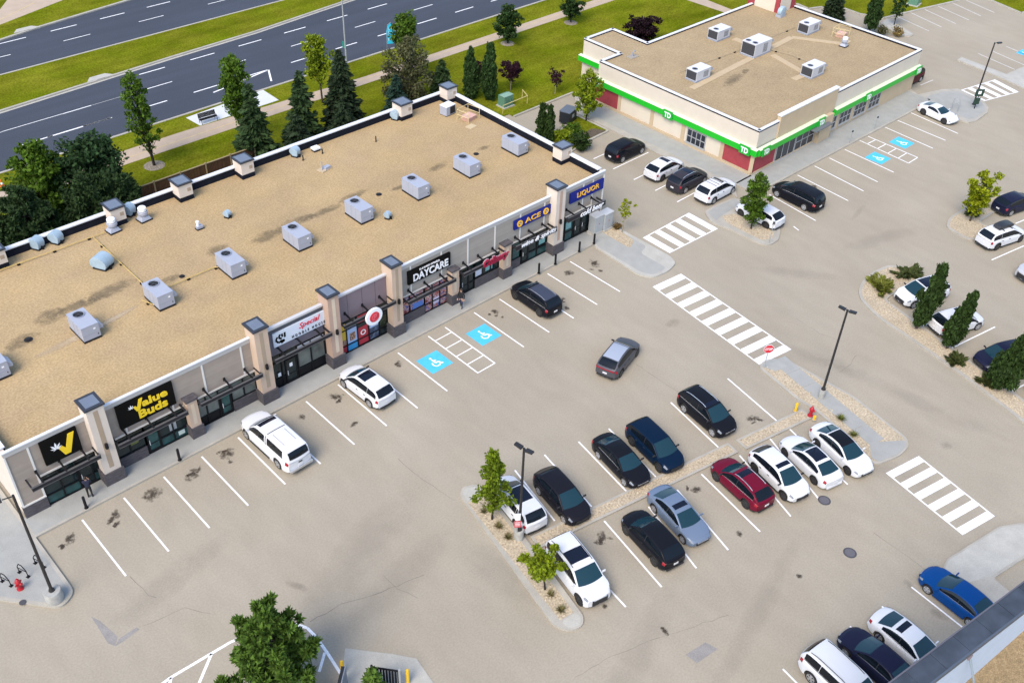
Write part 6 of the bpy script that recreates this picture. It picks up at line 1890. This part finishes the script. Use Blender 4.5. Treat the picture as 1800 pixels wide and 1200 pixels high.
# rough grass behind the strip mall
# ------------------------------------------------------------------ street furniture
PMET = mat('lamp_metal', (.020,.019,.020), .45); GREY = mat('grey_metal', (.30,.32,.33), .5); HYD = mat('hydrant_red', (.38,.012,.022), .4); YB = mat('bollard_yellow', (.66,.42,.02), .5)
def lamp(label, px, py, h, heads, base=None, z=.14, sz=1.0):
    c = G(px, py, z)
    t = thing('light_pole', label, 'light pole', (c[0], c[1], z), 0, 'parking-lot light poles')
    z0 = 0
    if base:
        MB().lathe([(base,0),(base,.72),(base*.93,.78)], (0,0,0), 24).build('concrete_base', mat('pole_base_concrete',(.33,.33,.31),.9,var=.15,scale=4), t, 40, world=False); z0 = .78
    MB().lathe([(.17,z0),(.17,z0+.06),(.105,z0+.22),(.095,z0+.3),(.07,h)], (0,0,0), 12).build('pole', PMET, t, 40, world=False)
    for a, L, tl in heads:
        c_, s_ = math.cos(a), math.sin(a)
        MB().tube([(0,0,h-.08),(c_*L,s_*L,h-.02)], .035, 6).build('arm', PMET, t, world=False)
        hd = MB().box(-.25,.25,-.15,.15,-.05,.05)
        hd.xf(lambda p: (p.x*(1.0)*sz, p.y*sz*(1-.15*(p.x>0)), p.z-.04*(p.x>0)*0))
        hd.xf(lambda p: (c_*(L+.28+p.x)-s_*p.y, s_*(L+.28+p.x)+c_*p.y, h-.02+p.z+p.x*tl))
        ho = hd.build('lamp_head', PMET, t, world=False)
        ln = MB().box(-.22,.22,-.12,.12,-.062,-.051); ln.xf(lambda p: (c_*(L+.28+p.x)-s_*p.y, s_*(L+.28+p.x)+c_*p.y, h-.02+p.z+p.x*tl)); ln.build('lens', GREY, ho, world=False)
    return t
lamp('tall black light pole on a round concrete base by the bicycle stands', 97, 1052, 8.7, [(math.radians(172),.55,0)], .50)
lamp('two-headed black light pole on the island beside the white SUV', 912, 945, 7.8, [(math.radians(100),.10,.12),(math.radians(-80),.10,.12)], .30)
lamp('two-headed black light pole in the rock bed near the red hydrant', 1443, 698, 8.0, [(math.radians(100),.10,.12),(math.radians(-80),.10,.12)], .22)
lamp('single hooked light pole beside the far zebra crossing', 1711, 184, 7.2, [(math.radians(-38),.25,.1)], None)
def street_light(label, x, y, h):
    t = thing('street_light', label, 'street light', (x,y,.14), 0)
    MB().lathe([(.14,0),(.10,.4),(.06,h)], (0,0,0), 10).build('pole', GREY, t, 40, world=False)
    MB().tube([(0,0,h),(0,1.2,h+.3),(0,2.4,h+.35)], .04, 6).build('arm', GREY, t, world=False)
    MB().box(-.12,.12,2.3,2.95,h+.28,h+.40).build('lamp_head', GREY, t, world=False)
    MB().box(-.02,.02,-.10,.55,2.1,2.85).build('green_sign', mat('street_sign_green',(.01,.22,.16),.4), t, world=False)
street_light('grey street light pole with a green plate at the road kerb', 52.0, 44.0, 9.5)
# hydrants
def hydrant(label, px, py):
    c = G(px, py, .14)
    t = thing('fire_hydrant', label, 'fire hydrant', (c[0],c[1],.14), .6, 'red fire hydrants')
    MB().lathe([(.20,0),(.20,.06),(.13,.08),(.13,.55),(.17,.57),(.17,.62),(.15,.66),(.11,.78),(.04,.84),(.04,.90)], (0,0,0), 16).build('barrel', HYD, t, 40, world=False)
    for a in (0, PI, -PI/2):
        r_ = .07 if a != -PI/2 else .09
        p = MB().tube([(0,0,.48),(math.cos(a)*.22,math.sin(a)*.22,.48)], r_, 10).tube([(math.cos(a)*.22,math.sin(a)*.22,.48),(math.cos(a)*.26,math.sin(a)*.26,.48)], r_*.7, 6)
        p.build('outlet_cap', HYD, t, 40, world=False)
    return t
hydrant('red fire hydrant on the pale pavement by the bicycle stands', 36, 1034)
hydrant('red fire hydrant between yellow posts at the end of the rock strip', 1424, 730)
def bollard(label, px, py, m, h=1.0, r=.085, z=.14, grp=None, cap=None):
    c = G(px, py, z)
    t = thing('bollard', label, 'bollard', (c[0],c[1],z), 0, grp)
    MB().lathe([(r,0),(r,h-.05),(r*.8,h),(r*.3,h+.02)], (0,0,0), 14).build('post', m, t, 40, world=False)
    MB().lathe([(r*1.5,0),(r*1.5,.02)], (0,0,0), 14).build('base_plate', BLACK if m is BLACK else KERB, t, world=False)
    return t
for lab, px, py in (('black bollard before the V-sign doorway',152,892),('black bollard before the Value Buds window',316,808),('black bollard right of the black SUV, first of the liquor row',947,480),('black bollard at the stone pillar before the liquor shop',976,464),('black bollard below the amber LIQUOR sign',1018,442),('black bollard beside the grey utility cabinets',1044,428)):
    bollard(lab, px, py, BLACK, 1.0, .09, .15, 'black bollards along the shop walk')
bollard('yellow bollard at the stall line left of the hydrant', 1398, 722, YB, .75, .11, .14)
bollard('short yellow bollard right below the hydrant', 1431, 737, YB, .35, .11, .14)
# bicycle stands
for lab, px, py in (('bicycle stand nearest the light pole',70,993),('bicycle stand in the middle, beside the hydrant',42,1009),('bicycle stand cut by the left edge',12,1025)):
    c = G(px, py, .15)
    t = thing('bicycle_stand', lab, 'bicycle stand', (c[0],c[1],.15), math.radians(20), 'black bicycle stands')
    MB().tube([(-.0,-.35,0),(0,-.36,.5),(0,-.1,.85),(0,.15,.85),(0,.36,.5),(0,.35,0)], .03, 8).build('hoop', BLACK, t, 40, world=False)
    MB().tube([(0,-.36,.42),(0,.36,.42)], .022, 6).build('crossbar', BLACK, t, world=False)
    MB().box(-.10,.10,-.45,-.25,0,.015).box(-.10,.10,.25,.45,0,.015).build('foot', BLACK, t, world=False)
t = thing('bicycle_rack', 'row of grey bicycle hoops beside the sports coupe', 'bicycle rack', (*G(1678,192,.15),.15), math.radians(20))
for k in range(4):
    MB().tube([(k*.42-.6,-.35,0),(k*.42-.6,-.35,.8),(k*.42-.6,-.2,.95),(k*.42-.6,.2,.95),(k*.42-.6,.35,.8),(k*.42-.6,.35,0)], .03, 6).build('hoop', GREY, t, 40, world=False)
t = thing('notice_board', 'dark green sign board with a white mark at the far light pole', 'sign', (*G(1711,190,.15),.15), math.radians(-35))
MB().box(-.5,.5,-.22,-.16,1.5,2.3).build('board', mat('board_green',(.012,.04,.028),.4), t, world=False); MB().box(-.18,.18,-.228,-.221,1.75,2.1).build('mark', WHITE, t, world=False); MB().box(-.32,.32,-.22,-.16,.55,1.3).build('lower_board', mat('board_green',(.012,.04,.028),.4), t, world=False); MB().box(-.04,.04,-.2,-.14,0,2.3).build('post', BLACK, t, world=False)
# signs on posts
def post_sign(name, label, px, py, h, build, rz=0.0, z=.14, grp=None):
    c = G(px, py, z)
    t = thing(name, label, 'sign', (c[0],c[1],z), rz, grp)
    MB().tube([(0,0,0),(0,0,h)], .03, 6).build('post', GREY, t, world=False)
    build(t, h)
    return t
FACE = math.radians(-38)
def stop(t, h):
    oc = [(.38*math.cos(PI/8+k*PI/4), .38*math.sin(PI/8+k*PI/4)) for k in range(8)]
    MB().prism([(p[0]*1.08,p[1]*1.08) for p in oc],0,.015,bottom=True).xf(lambda p:(p.x,-.035-p.z,h-.25+p.y)).build('border', WHITE, t, world=False)
    MB().prism(oc,0,.012,bottom=True).xf(lambda p:(p.x,-.052-p.z,h-.25+p.y)).build('plate', RED, t, world=False)
    mb = fit_text('STOP', .56, .22, bold=.02, depth=.01); mb.xf(lambda p:(p.x,-.072-p.z,h-.25+p.y)); mb.build('lettering', WHITE, t, world=False)
post_sign('stop_sign', 'red stop sign at the corner of the long zebra crossing', 1343, 646, 2.1, stop, FACE)
def plate2(t, h):
    MB().box(-.16,.16,-.06,-.04,h-.80,h-.2).build('upper_plate', WHITE, t, world=False)
    MB().box(-.2,.2,-.075,-.055,h-1.42,h-.85).build('lower_plate', mat('notice_red',(.55,.10,.12),.4), t, world=False)
    for k in range(3): MB().box(-.15,.15,-.082,-.0755,h-1.0-.13*k,h-.96-.13*k).build('print_line', WHITE, t, world=False)
post_sign('tow_away_sign', 'white and red notice sign fixed in front of the two-headed lamp pole', 908, 949, 2.7, plate2, FACE)
def small(t, h):
    MB().box(-.13,.13,-.055,-.035,h-.42,h).build('plate', GREY, t, world=False); MB().box(-.08,.08,-.062,-.056,h-.3,h-.1).build('mark', BLACK, t, world=False)
post_sign('parking_sign', 'thin small sign post at the near tip of the bank corner island', 1352, 427, 2.3, small, FACE)
post_sign('parking_sign', 'small sign post on the bank walk between blue stall and entrance', 1493, 252, 1.6, small, FACE, grp='small sign posts on the bank walk')
post_sign('parking_sign', 'small sign post on the bank walk before the windows', 1537, 227, 1.6, small, FACE, grp='small sign posts on the bank walk')
# feather banner by the road
t = thing('feather_banner', 'turquoise feather banner by the road kerb', 'banner', (58.2,44.5,.13), math.radians(-35))
MB().tube([(0,0,0),(0,0,2.4),(.15,0,3.2),(.55,0,3.5)], .02, 6).build('pole', GREY, t, world=False)
mb = MB(); prof = [(0,.9),(.75,.95),(.95,1.5),(.98,2.4),(.85,3.1),(.5,3.48),(.15,3.2),(0,2.4)]
mb.prism([(p[0],p[1]) for p in prof],0,.012,bottom=True).xf(lambda p:(p.x,-p.z+.05*math.sin(p.y*2.5),p.y)); mb.build('sail', mat('banner_turquoise',(.02,.40,.62),.5,var=.15,scale=2), t, world=False)
MB().add([],[])
mb = MB()
for k in range(4): mb.box(.18+.03*k,.30+.03*k,-.03,-.02,1.3+.42*k,1.62+.42*k); mb.box(.5+.02*k,.58+.02*k,-.03,-.02,1.3+.42*k,1.62+.42*k)
mb.build('print', mat('banner_print',(.35,.62,.70),.5), t, world=False)
# bench
c = G(367, 214, .14)
t = thing('park_bench', 'black slatted bench on the white concrete pad by the road', 'bench', (c[0],c[1],.14), math.radians(-3))
for k in range(4): MB().box(-.95,.95,-.22+k*.12,-.12+k*.12,.43,.46).build('seat_slat', BLACK, t, world=False)
for k in range(5): MB().box(-.95,.95,.26+k*.015,.29+k*.015,.50+k*.1,.585+k*.1).build('back_slat', BLACK, t, world=False)
for sx in (-.85,.85):
    MB().tube([(sx,-.3,0),(sx,-.24,.42),(sx,.25,.44),(sx,.32,.98)], .028, 6).tube([(sx,.35,0),(sx,.25,.44)], .028, 6).tube([(sx,-.24,.42),(sx,-.28,.64),(sx,.26,.66)], .022, 6).build('side_frame', BLACK, t, 40, world=False)
c = G(5, 328, .13)
t = thing('traffic_cone', 'small orange cone on the path at the left edge', 'traffic cone', (c[0],c[1],.13))
MB().box(-.2,.2,-.2,.2,0,.04).build('base', mat('cone_orange',(.62,.12,.02),.5), t, world=False); MB().lathe([(.15,.04),(.04,.72)], (0,0,0), 14).build('body', mat('cone_orange',(.62,.12,.02),.5), t, 40, world=False); MB().lathe([(.113,.28),(.085,.45)], (0,0,0), 14, caps=False).build('band', WHITE, t, 40, world=False)
# utility cabinets at the liquor corner
CAB = mat('cabinet_grey', (.36,.38,.39), .5, var=.06)
for lab, x, y, w_, h_ in (('grey utility cabinet against the liquor wall, left one',48.35,1.72,1.05,1.75),('grey utility cabinet against the liquor wall, right one with white lid',49.45,1.55,1.05,1.7)):
    t = thing('utility_cabinet', lab, 'utility cabinet', (x,y,.145), 0, 'grey utility cabinets')
    MB().box(-w_/2-.08,w_/2+.08,-.48,.40,0,.14).build('plinth', CONCL, t, world=False)
    MB().box(-w_/2,w_/2,-.40,.36,.14,h_).build('cabinet', CAB, t, world=False)
    MB().box(-w_/2-.03,w_/2+.03,-.44,.40,h_,h_+.06).build('lid', mat('cabinet_lid',(.50,.52,.54),.5), t, world=False)
    for sx in (-.26,.26): MB().box(sx-.23,sx+.23,-.413,-.401,.22,h_-.1).build('door', CAB, t, world=False)
    MB().box(-.05,.05,-.425,-.414,.95,1.05).build('handle', RED, t, world=False)
# dumpster and green transformers
c = G(1000, 214, .14)
t = thing('dumpster', 'black waste bin with a grey lid by the drive island', 'dumpster', (c[0],c[1]+.2,.14), .3)
MB().box(-.85,.85,-.6,.6,.1,1.3).build('bin', mat('bin_black',(.010,.014,.020),.5), t, world=False); MB().box(-.88,.88,-.63,.63,1.3,1.38).build('lid', mat('bin_lid',(.10,.12,.15),.5), t, world=False)
MB().box(-.25,.25,-.615,-.601,.6,.95).build('label', GREY, t, world=False)
for sx in (-.7,.7): MB().lathe([(.1,-.04),(.1,.04)], (sx,-.5,.1), 10, axis='x').build('caster', BLACK, t, world=False)
TG = mat('transformer_green', (.10,.22,.16), .5)
def transformer(label, x, y, z, s=1.0, rz=0.0):
    t = thing('transformer', label, 'transformer', (x,y,z), rz, 'green transformer boxes')
    MB().box(-.9*s,.9*s,-.8*s,.8*s,0,.12).build('pad', CONCL, t, world=False)
    MB().box(-.75*s,.75*s,-.6*s,.6*s,.12,1.5*s).build('cabinet', TG, t, world=False)
    MB().box(-.78*s,.78*s,-.63*s,.3*s,1.5*s,1.58*s).build('lid', mat('transformer_lid',(.22,.36,.28),.5), t, world=False)
    for k in range(5): MB().box((-.6+.28*k)*s,(-.52+.28*k)*s,-.66*s,-.60*s,.3,1.3*s).build('fin', TG, t, world=False)
transformer('green ribbed transformer beside the right aspen', 59.3, 25.2, .12, .85)
MB_ = thing('pipe_rail', 'pale yellow pipe rail round the transformer pad', 'railing', (60.0,24.3,.12))
MB().tube([(-2.2,-.3,0),(-2.2,-.3,.9),(1.5,-.2,.9),(1.5,-.2,0)], .045, 6).tube([(1.5,-.2,.9),(2.1,1.2,.9),(2.1,1.2,0)], .045, 6).build('rail', mat('rail_yellow',(.50,.42,.17),.5), MB_, world=False)
transformer('turquoise transformer at the top edge by the far stalls', *G(1606,8,.12), .12, 1.0, .2)
transformer('small pale green service box behind the bank parapet', 87.0, 21.6, .12, .75)
MB().box(-.5,.5,-.35,.35,0,.05).xf(lambda p:(p.x+84.6,p.y+30.0,p.z+.12)).build('concrete_cover', CONCL, lawn)
# brown timber fence behind the strip mall
FENCE = mat('brown_fence', (.075,.030,.016), .85, island=.2, var=.15, scale=3); RAIL = mat('fence_cap', (.30,.23,.13), .85)
fn = thing('timber_fence', 'brown board fence with a pale cap rail behind the strip mall', 'fence', (24,30.4,.12))
mb = MB(); x = 6.0
while x < 31.6:
    mb.box(x,x+.135,30.36,30.385,.14,2.45+random.uniform(-.01,.01)); x += .15
o = mb.build('boards', FENCE, fn); o['kind'] = 'stuff'
for k in range(11):
    xx = 6.0+k*2.56
    MB().box(xx-.06,xx+.06,30.30,30.42,.1,2.60).build('post', RAIL, fn)
MB().box(5.9,31.7,30.31,30.43,2.45,2.51).build('cap_rail', RAIL, fn)
# trash yard at the bottom edge
ty = thing('trash_enclosure', 'trash enclosure with dark side wall and black slatted gate at the bottom edge', 'enclosure', (6.6,-21.6,0))
mb = MB(); a = Vector(G(603,1172,1.6)); b = Vector(G(575,1290,1.6))
MB().prism(quad_line(tuple(a), tuple(b), .16), 0, 1.7).build('wall', mat('wall_black',(.014,.014,.016),.6), ty)
MB().prism(quad_line(tuple(a+Vector((.12,-.04))), tuple(b+Vector((.12,-.04))), .05), 0, 1.66).build('wall_face', mat('wall_grey',(.24,.27,.32),.6), ty)
g0, g1 = Vector(G(653,1171,1.7)), Vector(G(700,1178,1.7))
dd = (g1-g0); L_ = dd.length; dd.normalize()
n_ = int(L_/.16)
MB().prism(quad_line(tuple(g0), tuple(g1), .06), 1.62, 1.72).build('gate_rail', BLACK, ty)
MB().prism(quad_line(tuple(g0), tuple(g1), .05), .10, .18).build('gate_rail', BLACK, ty)
for k in range(n_+1):
    p = g0+dd*(L_*k/n_)
    MB().prism(quad_line(tuple(p-dd*.055), tuple(p+dd*.055), .045), .1, 1.6).build('gate_slat', BLACK, ty)
for p in (g0, g1+dd*.06):
    MB().lathe([(.07,0),(.07,1.8)], (p.x,p.y,0), 10).build('gate_post', BLACK if p is g0 else GREY, ty)
MB().box(g1.x+.05,g1.x+.22,g1.y-.03,g1.y+.03,1.3,1.36).box(g1.x+.05,g1.x+.22,g1.y-.03,g1.y+.03,.5,.56).build('hinge', GREY, ty)
for lab, px, py in (('yellow bollard against the dark enclosure wall at the bottom',600,1161),('yellow bollard right of the black gate at the bottom',716,1176)):
    c = G(px, py, 1.3)
    t = thing('bollard', lab, 'bollard', (c[0],c[1],0), 0, 'yellow bollards at the trash yard')
    MB().lathe([(.10,0),(.10,1.2),(.075,1.28),(.02,1.3)], (0,0,0), 16).build('post', YB, t, 40, world=False)
# wall box on the west end wall
t = thing('wall_light', 'black wall lamp on the white west end wall', 'lamp', (-2.46,8.2,3.4))
MB().box(-.25,0,-.2,.2,-.15,.25).build('housing', BLACK, t, world=False); MB().box(-.2,-.02,-.16,.16,-.17,-.151).build('lens', GREY, t, world=False)

# ------------------------------------------------------------------ people
SKIN = mat('skin', (.42,.25,.18), .6); NAVY = mat('navy_cloth', (.012,.016,.040), .9); DARKC = mat('dark_cloth', (.010,.010,.012), .9); LIGHTC = mat('light_cloth', (.50,.50,.54), .9); HAIR = mat('hair_dark', (.03,.02,.014), .8); SHOE = mat('shoe_black', (.01,.01,.01), .6); JEAN = mat('jeans', (.02,.03,.07), .9); EYE = mat('eye_dark',(.01,.01,.01),.3)
def person(label, x, y, rz, joints, top, legs, hem=None, z=.152):
    t = thing('person', label, 'person', (x,y,z), rz)
    J = joints
    names = list(J.keys())
    rad = dict(pelvis=(.15,.115),waist=(.14,.10),chest=(.175,.12),neck0=(.075,.07),neck=(.058,.058),head0=(.075,.085),head1=(.088,.100),head2=(.082,.092),head3=(.045,.05),
        shL=(.085,.08),shR=(.085,.08),elL=(.052,.052),elR=(.052,.052),wrL=(.034,.034),wrR=(.034,.034),paL=(.042,.024),paR=(.042,.024),
        hiL=(.105,.10),hiR=(.105,.10),knL=(.068,.07),knR=(.068,.07),anL=(.045,.05),anR=(.045,.05),heL=(.045,.05),heR=(.045,.05),toL=(.042,.03),toR=(.042,.03))
    edges = [('pelvis','waist'),('waist','chest'),('chest','neck0'),('neck0','neck'),('neck','head0'),('head0','head1'),('head1','head2'),('head2','head3'),
        ('chest','shL'),('shL','elL'),('elL','wrL'),('wrL','paL'),('chest','shR'),('shR','elR'),('elR','wrR'),('wrR','paR'),
        ('pelvis','hiL'),('hiL','knL'),('knL','anL'),('anL','heL'),('heL','toL'),('pelvis','hiR'),('hiR','knR'),('knR','anR'),('anR','heR'),('heR','toR')]
    vs = [Vector(J[n]) for n in names]; R = [rad[n] for n in names]; idx = {n:i for i,n in enumerate(names)}
    es = [(idx[a],idx[b]) for a,b in edges]
    for sd_ in ('L','R'):   # fingers and thumb rooted in the palm
        w_, p_ = Vector(J['wr'+sd_]), Vector(J['pa'+sd_])
        d = (p_-w_).normalized(); sx = d.cross(Vector((0,1,0)) if abs(d.y) < .9 else Vector((0,0,1))).normalized()
        for k, (o, l) in enumerate(((-.030,.065),(-.010,.078),(.011,.072),(.030,.056))):
            a = p_+sx*o+d*.03; b = a+d*l*.55; c = b+d*l*.4+Vector((0,.0,0))+sx.cross(d)*.018
            i0 = len(vs); vs += [a,b,c]; R += [(.010,.010),(.009,.009),(.008,.008)]; es += [(idx['pa'+sd_],i0),(i0,i0+1),(i0+1,i0+2)]
        a = w_.lerp(p_,.6)+sx*.035; b = a+sx*.035+d*.03; c = b+d*.03
        i0 = len(vs); vs += [a,b,c]; R += [(.013,.013),(.011,.011),(.009,.009)]; es += [(idx['pa'+sd_],i0),(i0,i0+1),(i0+1,i0+2)]
    me = bpy.data.meshes.new('body'); me.from_pydata([tuple(v) for v in vs], es, [])
    o = bpy.data.objects.new('body', me); COL.objects.link(o)
    sk = o.modifiers.new('skin','SKIN'); sk.use_smooth_shade = True
    for i, r_ in enumerate(R): me.skin_vertices[0].data[i].radius = r_
    for i in range(len(R)): me.skin_vertices[0].data[i].use_root = (i == idx['pelvis'])
    sb = o.modifiers.new('sub','SUBSURF'); sb.levels = 1; sb.render_levels = 1
    dg = bpy.context.evaluated_depsgraph_get()
    m2 = bpy.data.meshes.new_from_object(o.evaluated_get(dg)); m2.name = 'body'
    bpy.data.objects.remove(o)
    m2.materials.clear()
    for m in (SKIN, top, legs, SHOE): m2.materials.append(m)
    hz = J['pelvis'][2]+(hem if hem is not None else .04)
    nz = J['neck0'][2]+.02
    wr = [Vector(J['wrL']), Vector(J['wrR'])]; an = [Vector(J['anL']), Vector(J['anR'])]
    pa = [Vector(J['paL']), Vector(J['paR'])]
    el = [Vector(J['elL']), Vector(J['elR'])]
    for pl in m2.polygons:
        c = pl.center
        hand = any((c-w_).dot((q-e).normalized()) > .0 and (c-w_).length < .24 for w_, q, e in zip(wr, wr, el))
        if hand or c.z > nz: mi = 0
        elif c.z < J['anL'][2]+.02 : mi = 3
        elif c.z < hz and not any((c-e).length < .3 and abs(c.x) > .2 for e in el): mi = 2
        else: mi = 1
        pl.material_index = mi
    bo = link('body', m2, t)
    m2.shade_smooth()
    # hair cap, nose, eyes, ears
    hc = Vector(J['head2'])
    hb = MB().lathe([(.0,.13),(.05,.125),(.085,.09),(.103,.03),(.10,-.03),(.085,-.08)], (0,0,0), 14, caps=False)
    hb.xf(lambda p: (hc.x+p.x*.92, hc.y+.022+p.y*1.02, hc.z+p.z+(.035 if p.y < 0 and p.z < .05 else 0)))
    hb.build('hair', HAIR, t, 60, world=False)
    h1 = Vector(J['head1'])
    MB().lathe([(.016,-.03),(.010,.03),(.002,.035)], (h1.x,h1.y-.105,h1.z+.02), 6).build('nose', SKIN, t, 60, world=False)
    for sx in (-.035,.035):
        MB().lathe([(.002,-.011),(.011,-.005),(.011,.005),(.002,.011)], (h1.x+sx,h1.y-.092,h1.z+.045), 8).build('eye', EYE, t, world=False)
        MB().lathe([(.004,-.03),(.016,-.01),(.016,.015),(.004,.03)], (h1.x+sx*2.6,h1.y+.005,h1.z+.02), 8).build('ear', SKIN, t, world=False)
    return t
base = dict(pelvis=(0,0,.93),waist=(0,0,1.10),chest=(0,.01,1.34),neck0=(0,.005,1.49),neck=(0,-.005,1.54),head0=(0,-.015,1.60),head1=(0,-.02,1.66),head2=(0,-.01,1.72),head3=(0,0,1.77),
    shL=(.19,.01,1.43),elL=(.25,.04,1.15),wrL=(.26,-.06,.92),paL=(.26,-.09,.85),shR=(-.19,.01,1.43),elR=(-.25,.04,1.15),wrR=(-.26,-.06,.92),paR=(-.26,-.09,.85),
    hiL=(.10,0,.88),knL=(.11,-.02,.49),anL=(.12,.03,.09),heL=(.12,.06,.05),toL=(.13,-.14,.04),hiR=(-.10,0,.88),knR=(-.11,-.02,.49),anR=(-.12,.03,.09),heR=(-.12,.06,.05),toR=(-.13,-.14,.04))
p1 = dict(base)
p1.update(elL=(.24,-.12,1.18),wrL=(.10,-.30,1.28),paL=(.04,-.35,1.32),elR=(-.24,-.10,1.16),wrR=(-.12,-.30,1.22),paR=(-.06,-.35,1.25), knL=(.12,-.05,.49), toL=(.15,-.13,.04))
person('person in a dark navy jacket with both hands raised before the V-sign doorway', 1.22, 1.30, math.radians(150), p1, NAVY, DARKC)
p2 = dict(base)
p2.update(knL=(.11,-.16,.50),anL=(.11,-.10,.10),heL=(.11,-.06,.06),toL=(.11,-.27,.05),knR=(-.11,.06,.49),anR=(-.12,.24,.12),heR=(-.12,.28,.09),toR=(-.12,.10,.04),wrR=(-.25,-.14,.94),paR=(-.25,-.19,.88))
person('person in dark clothes with a pale shirt tail walking past the daycare', 31.95, 1.02, math.radians(-60), p2, DARKC, JEAN)
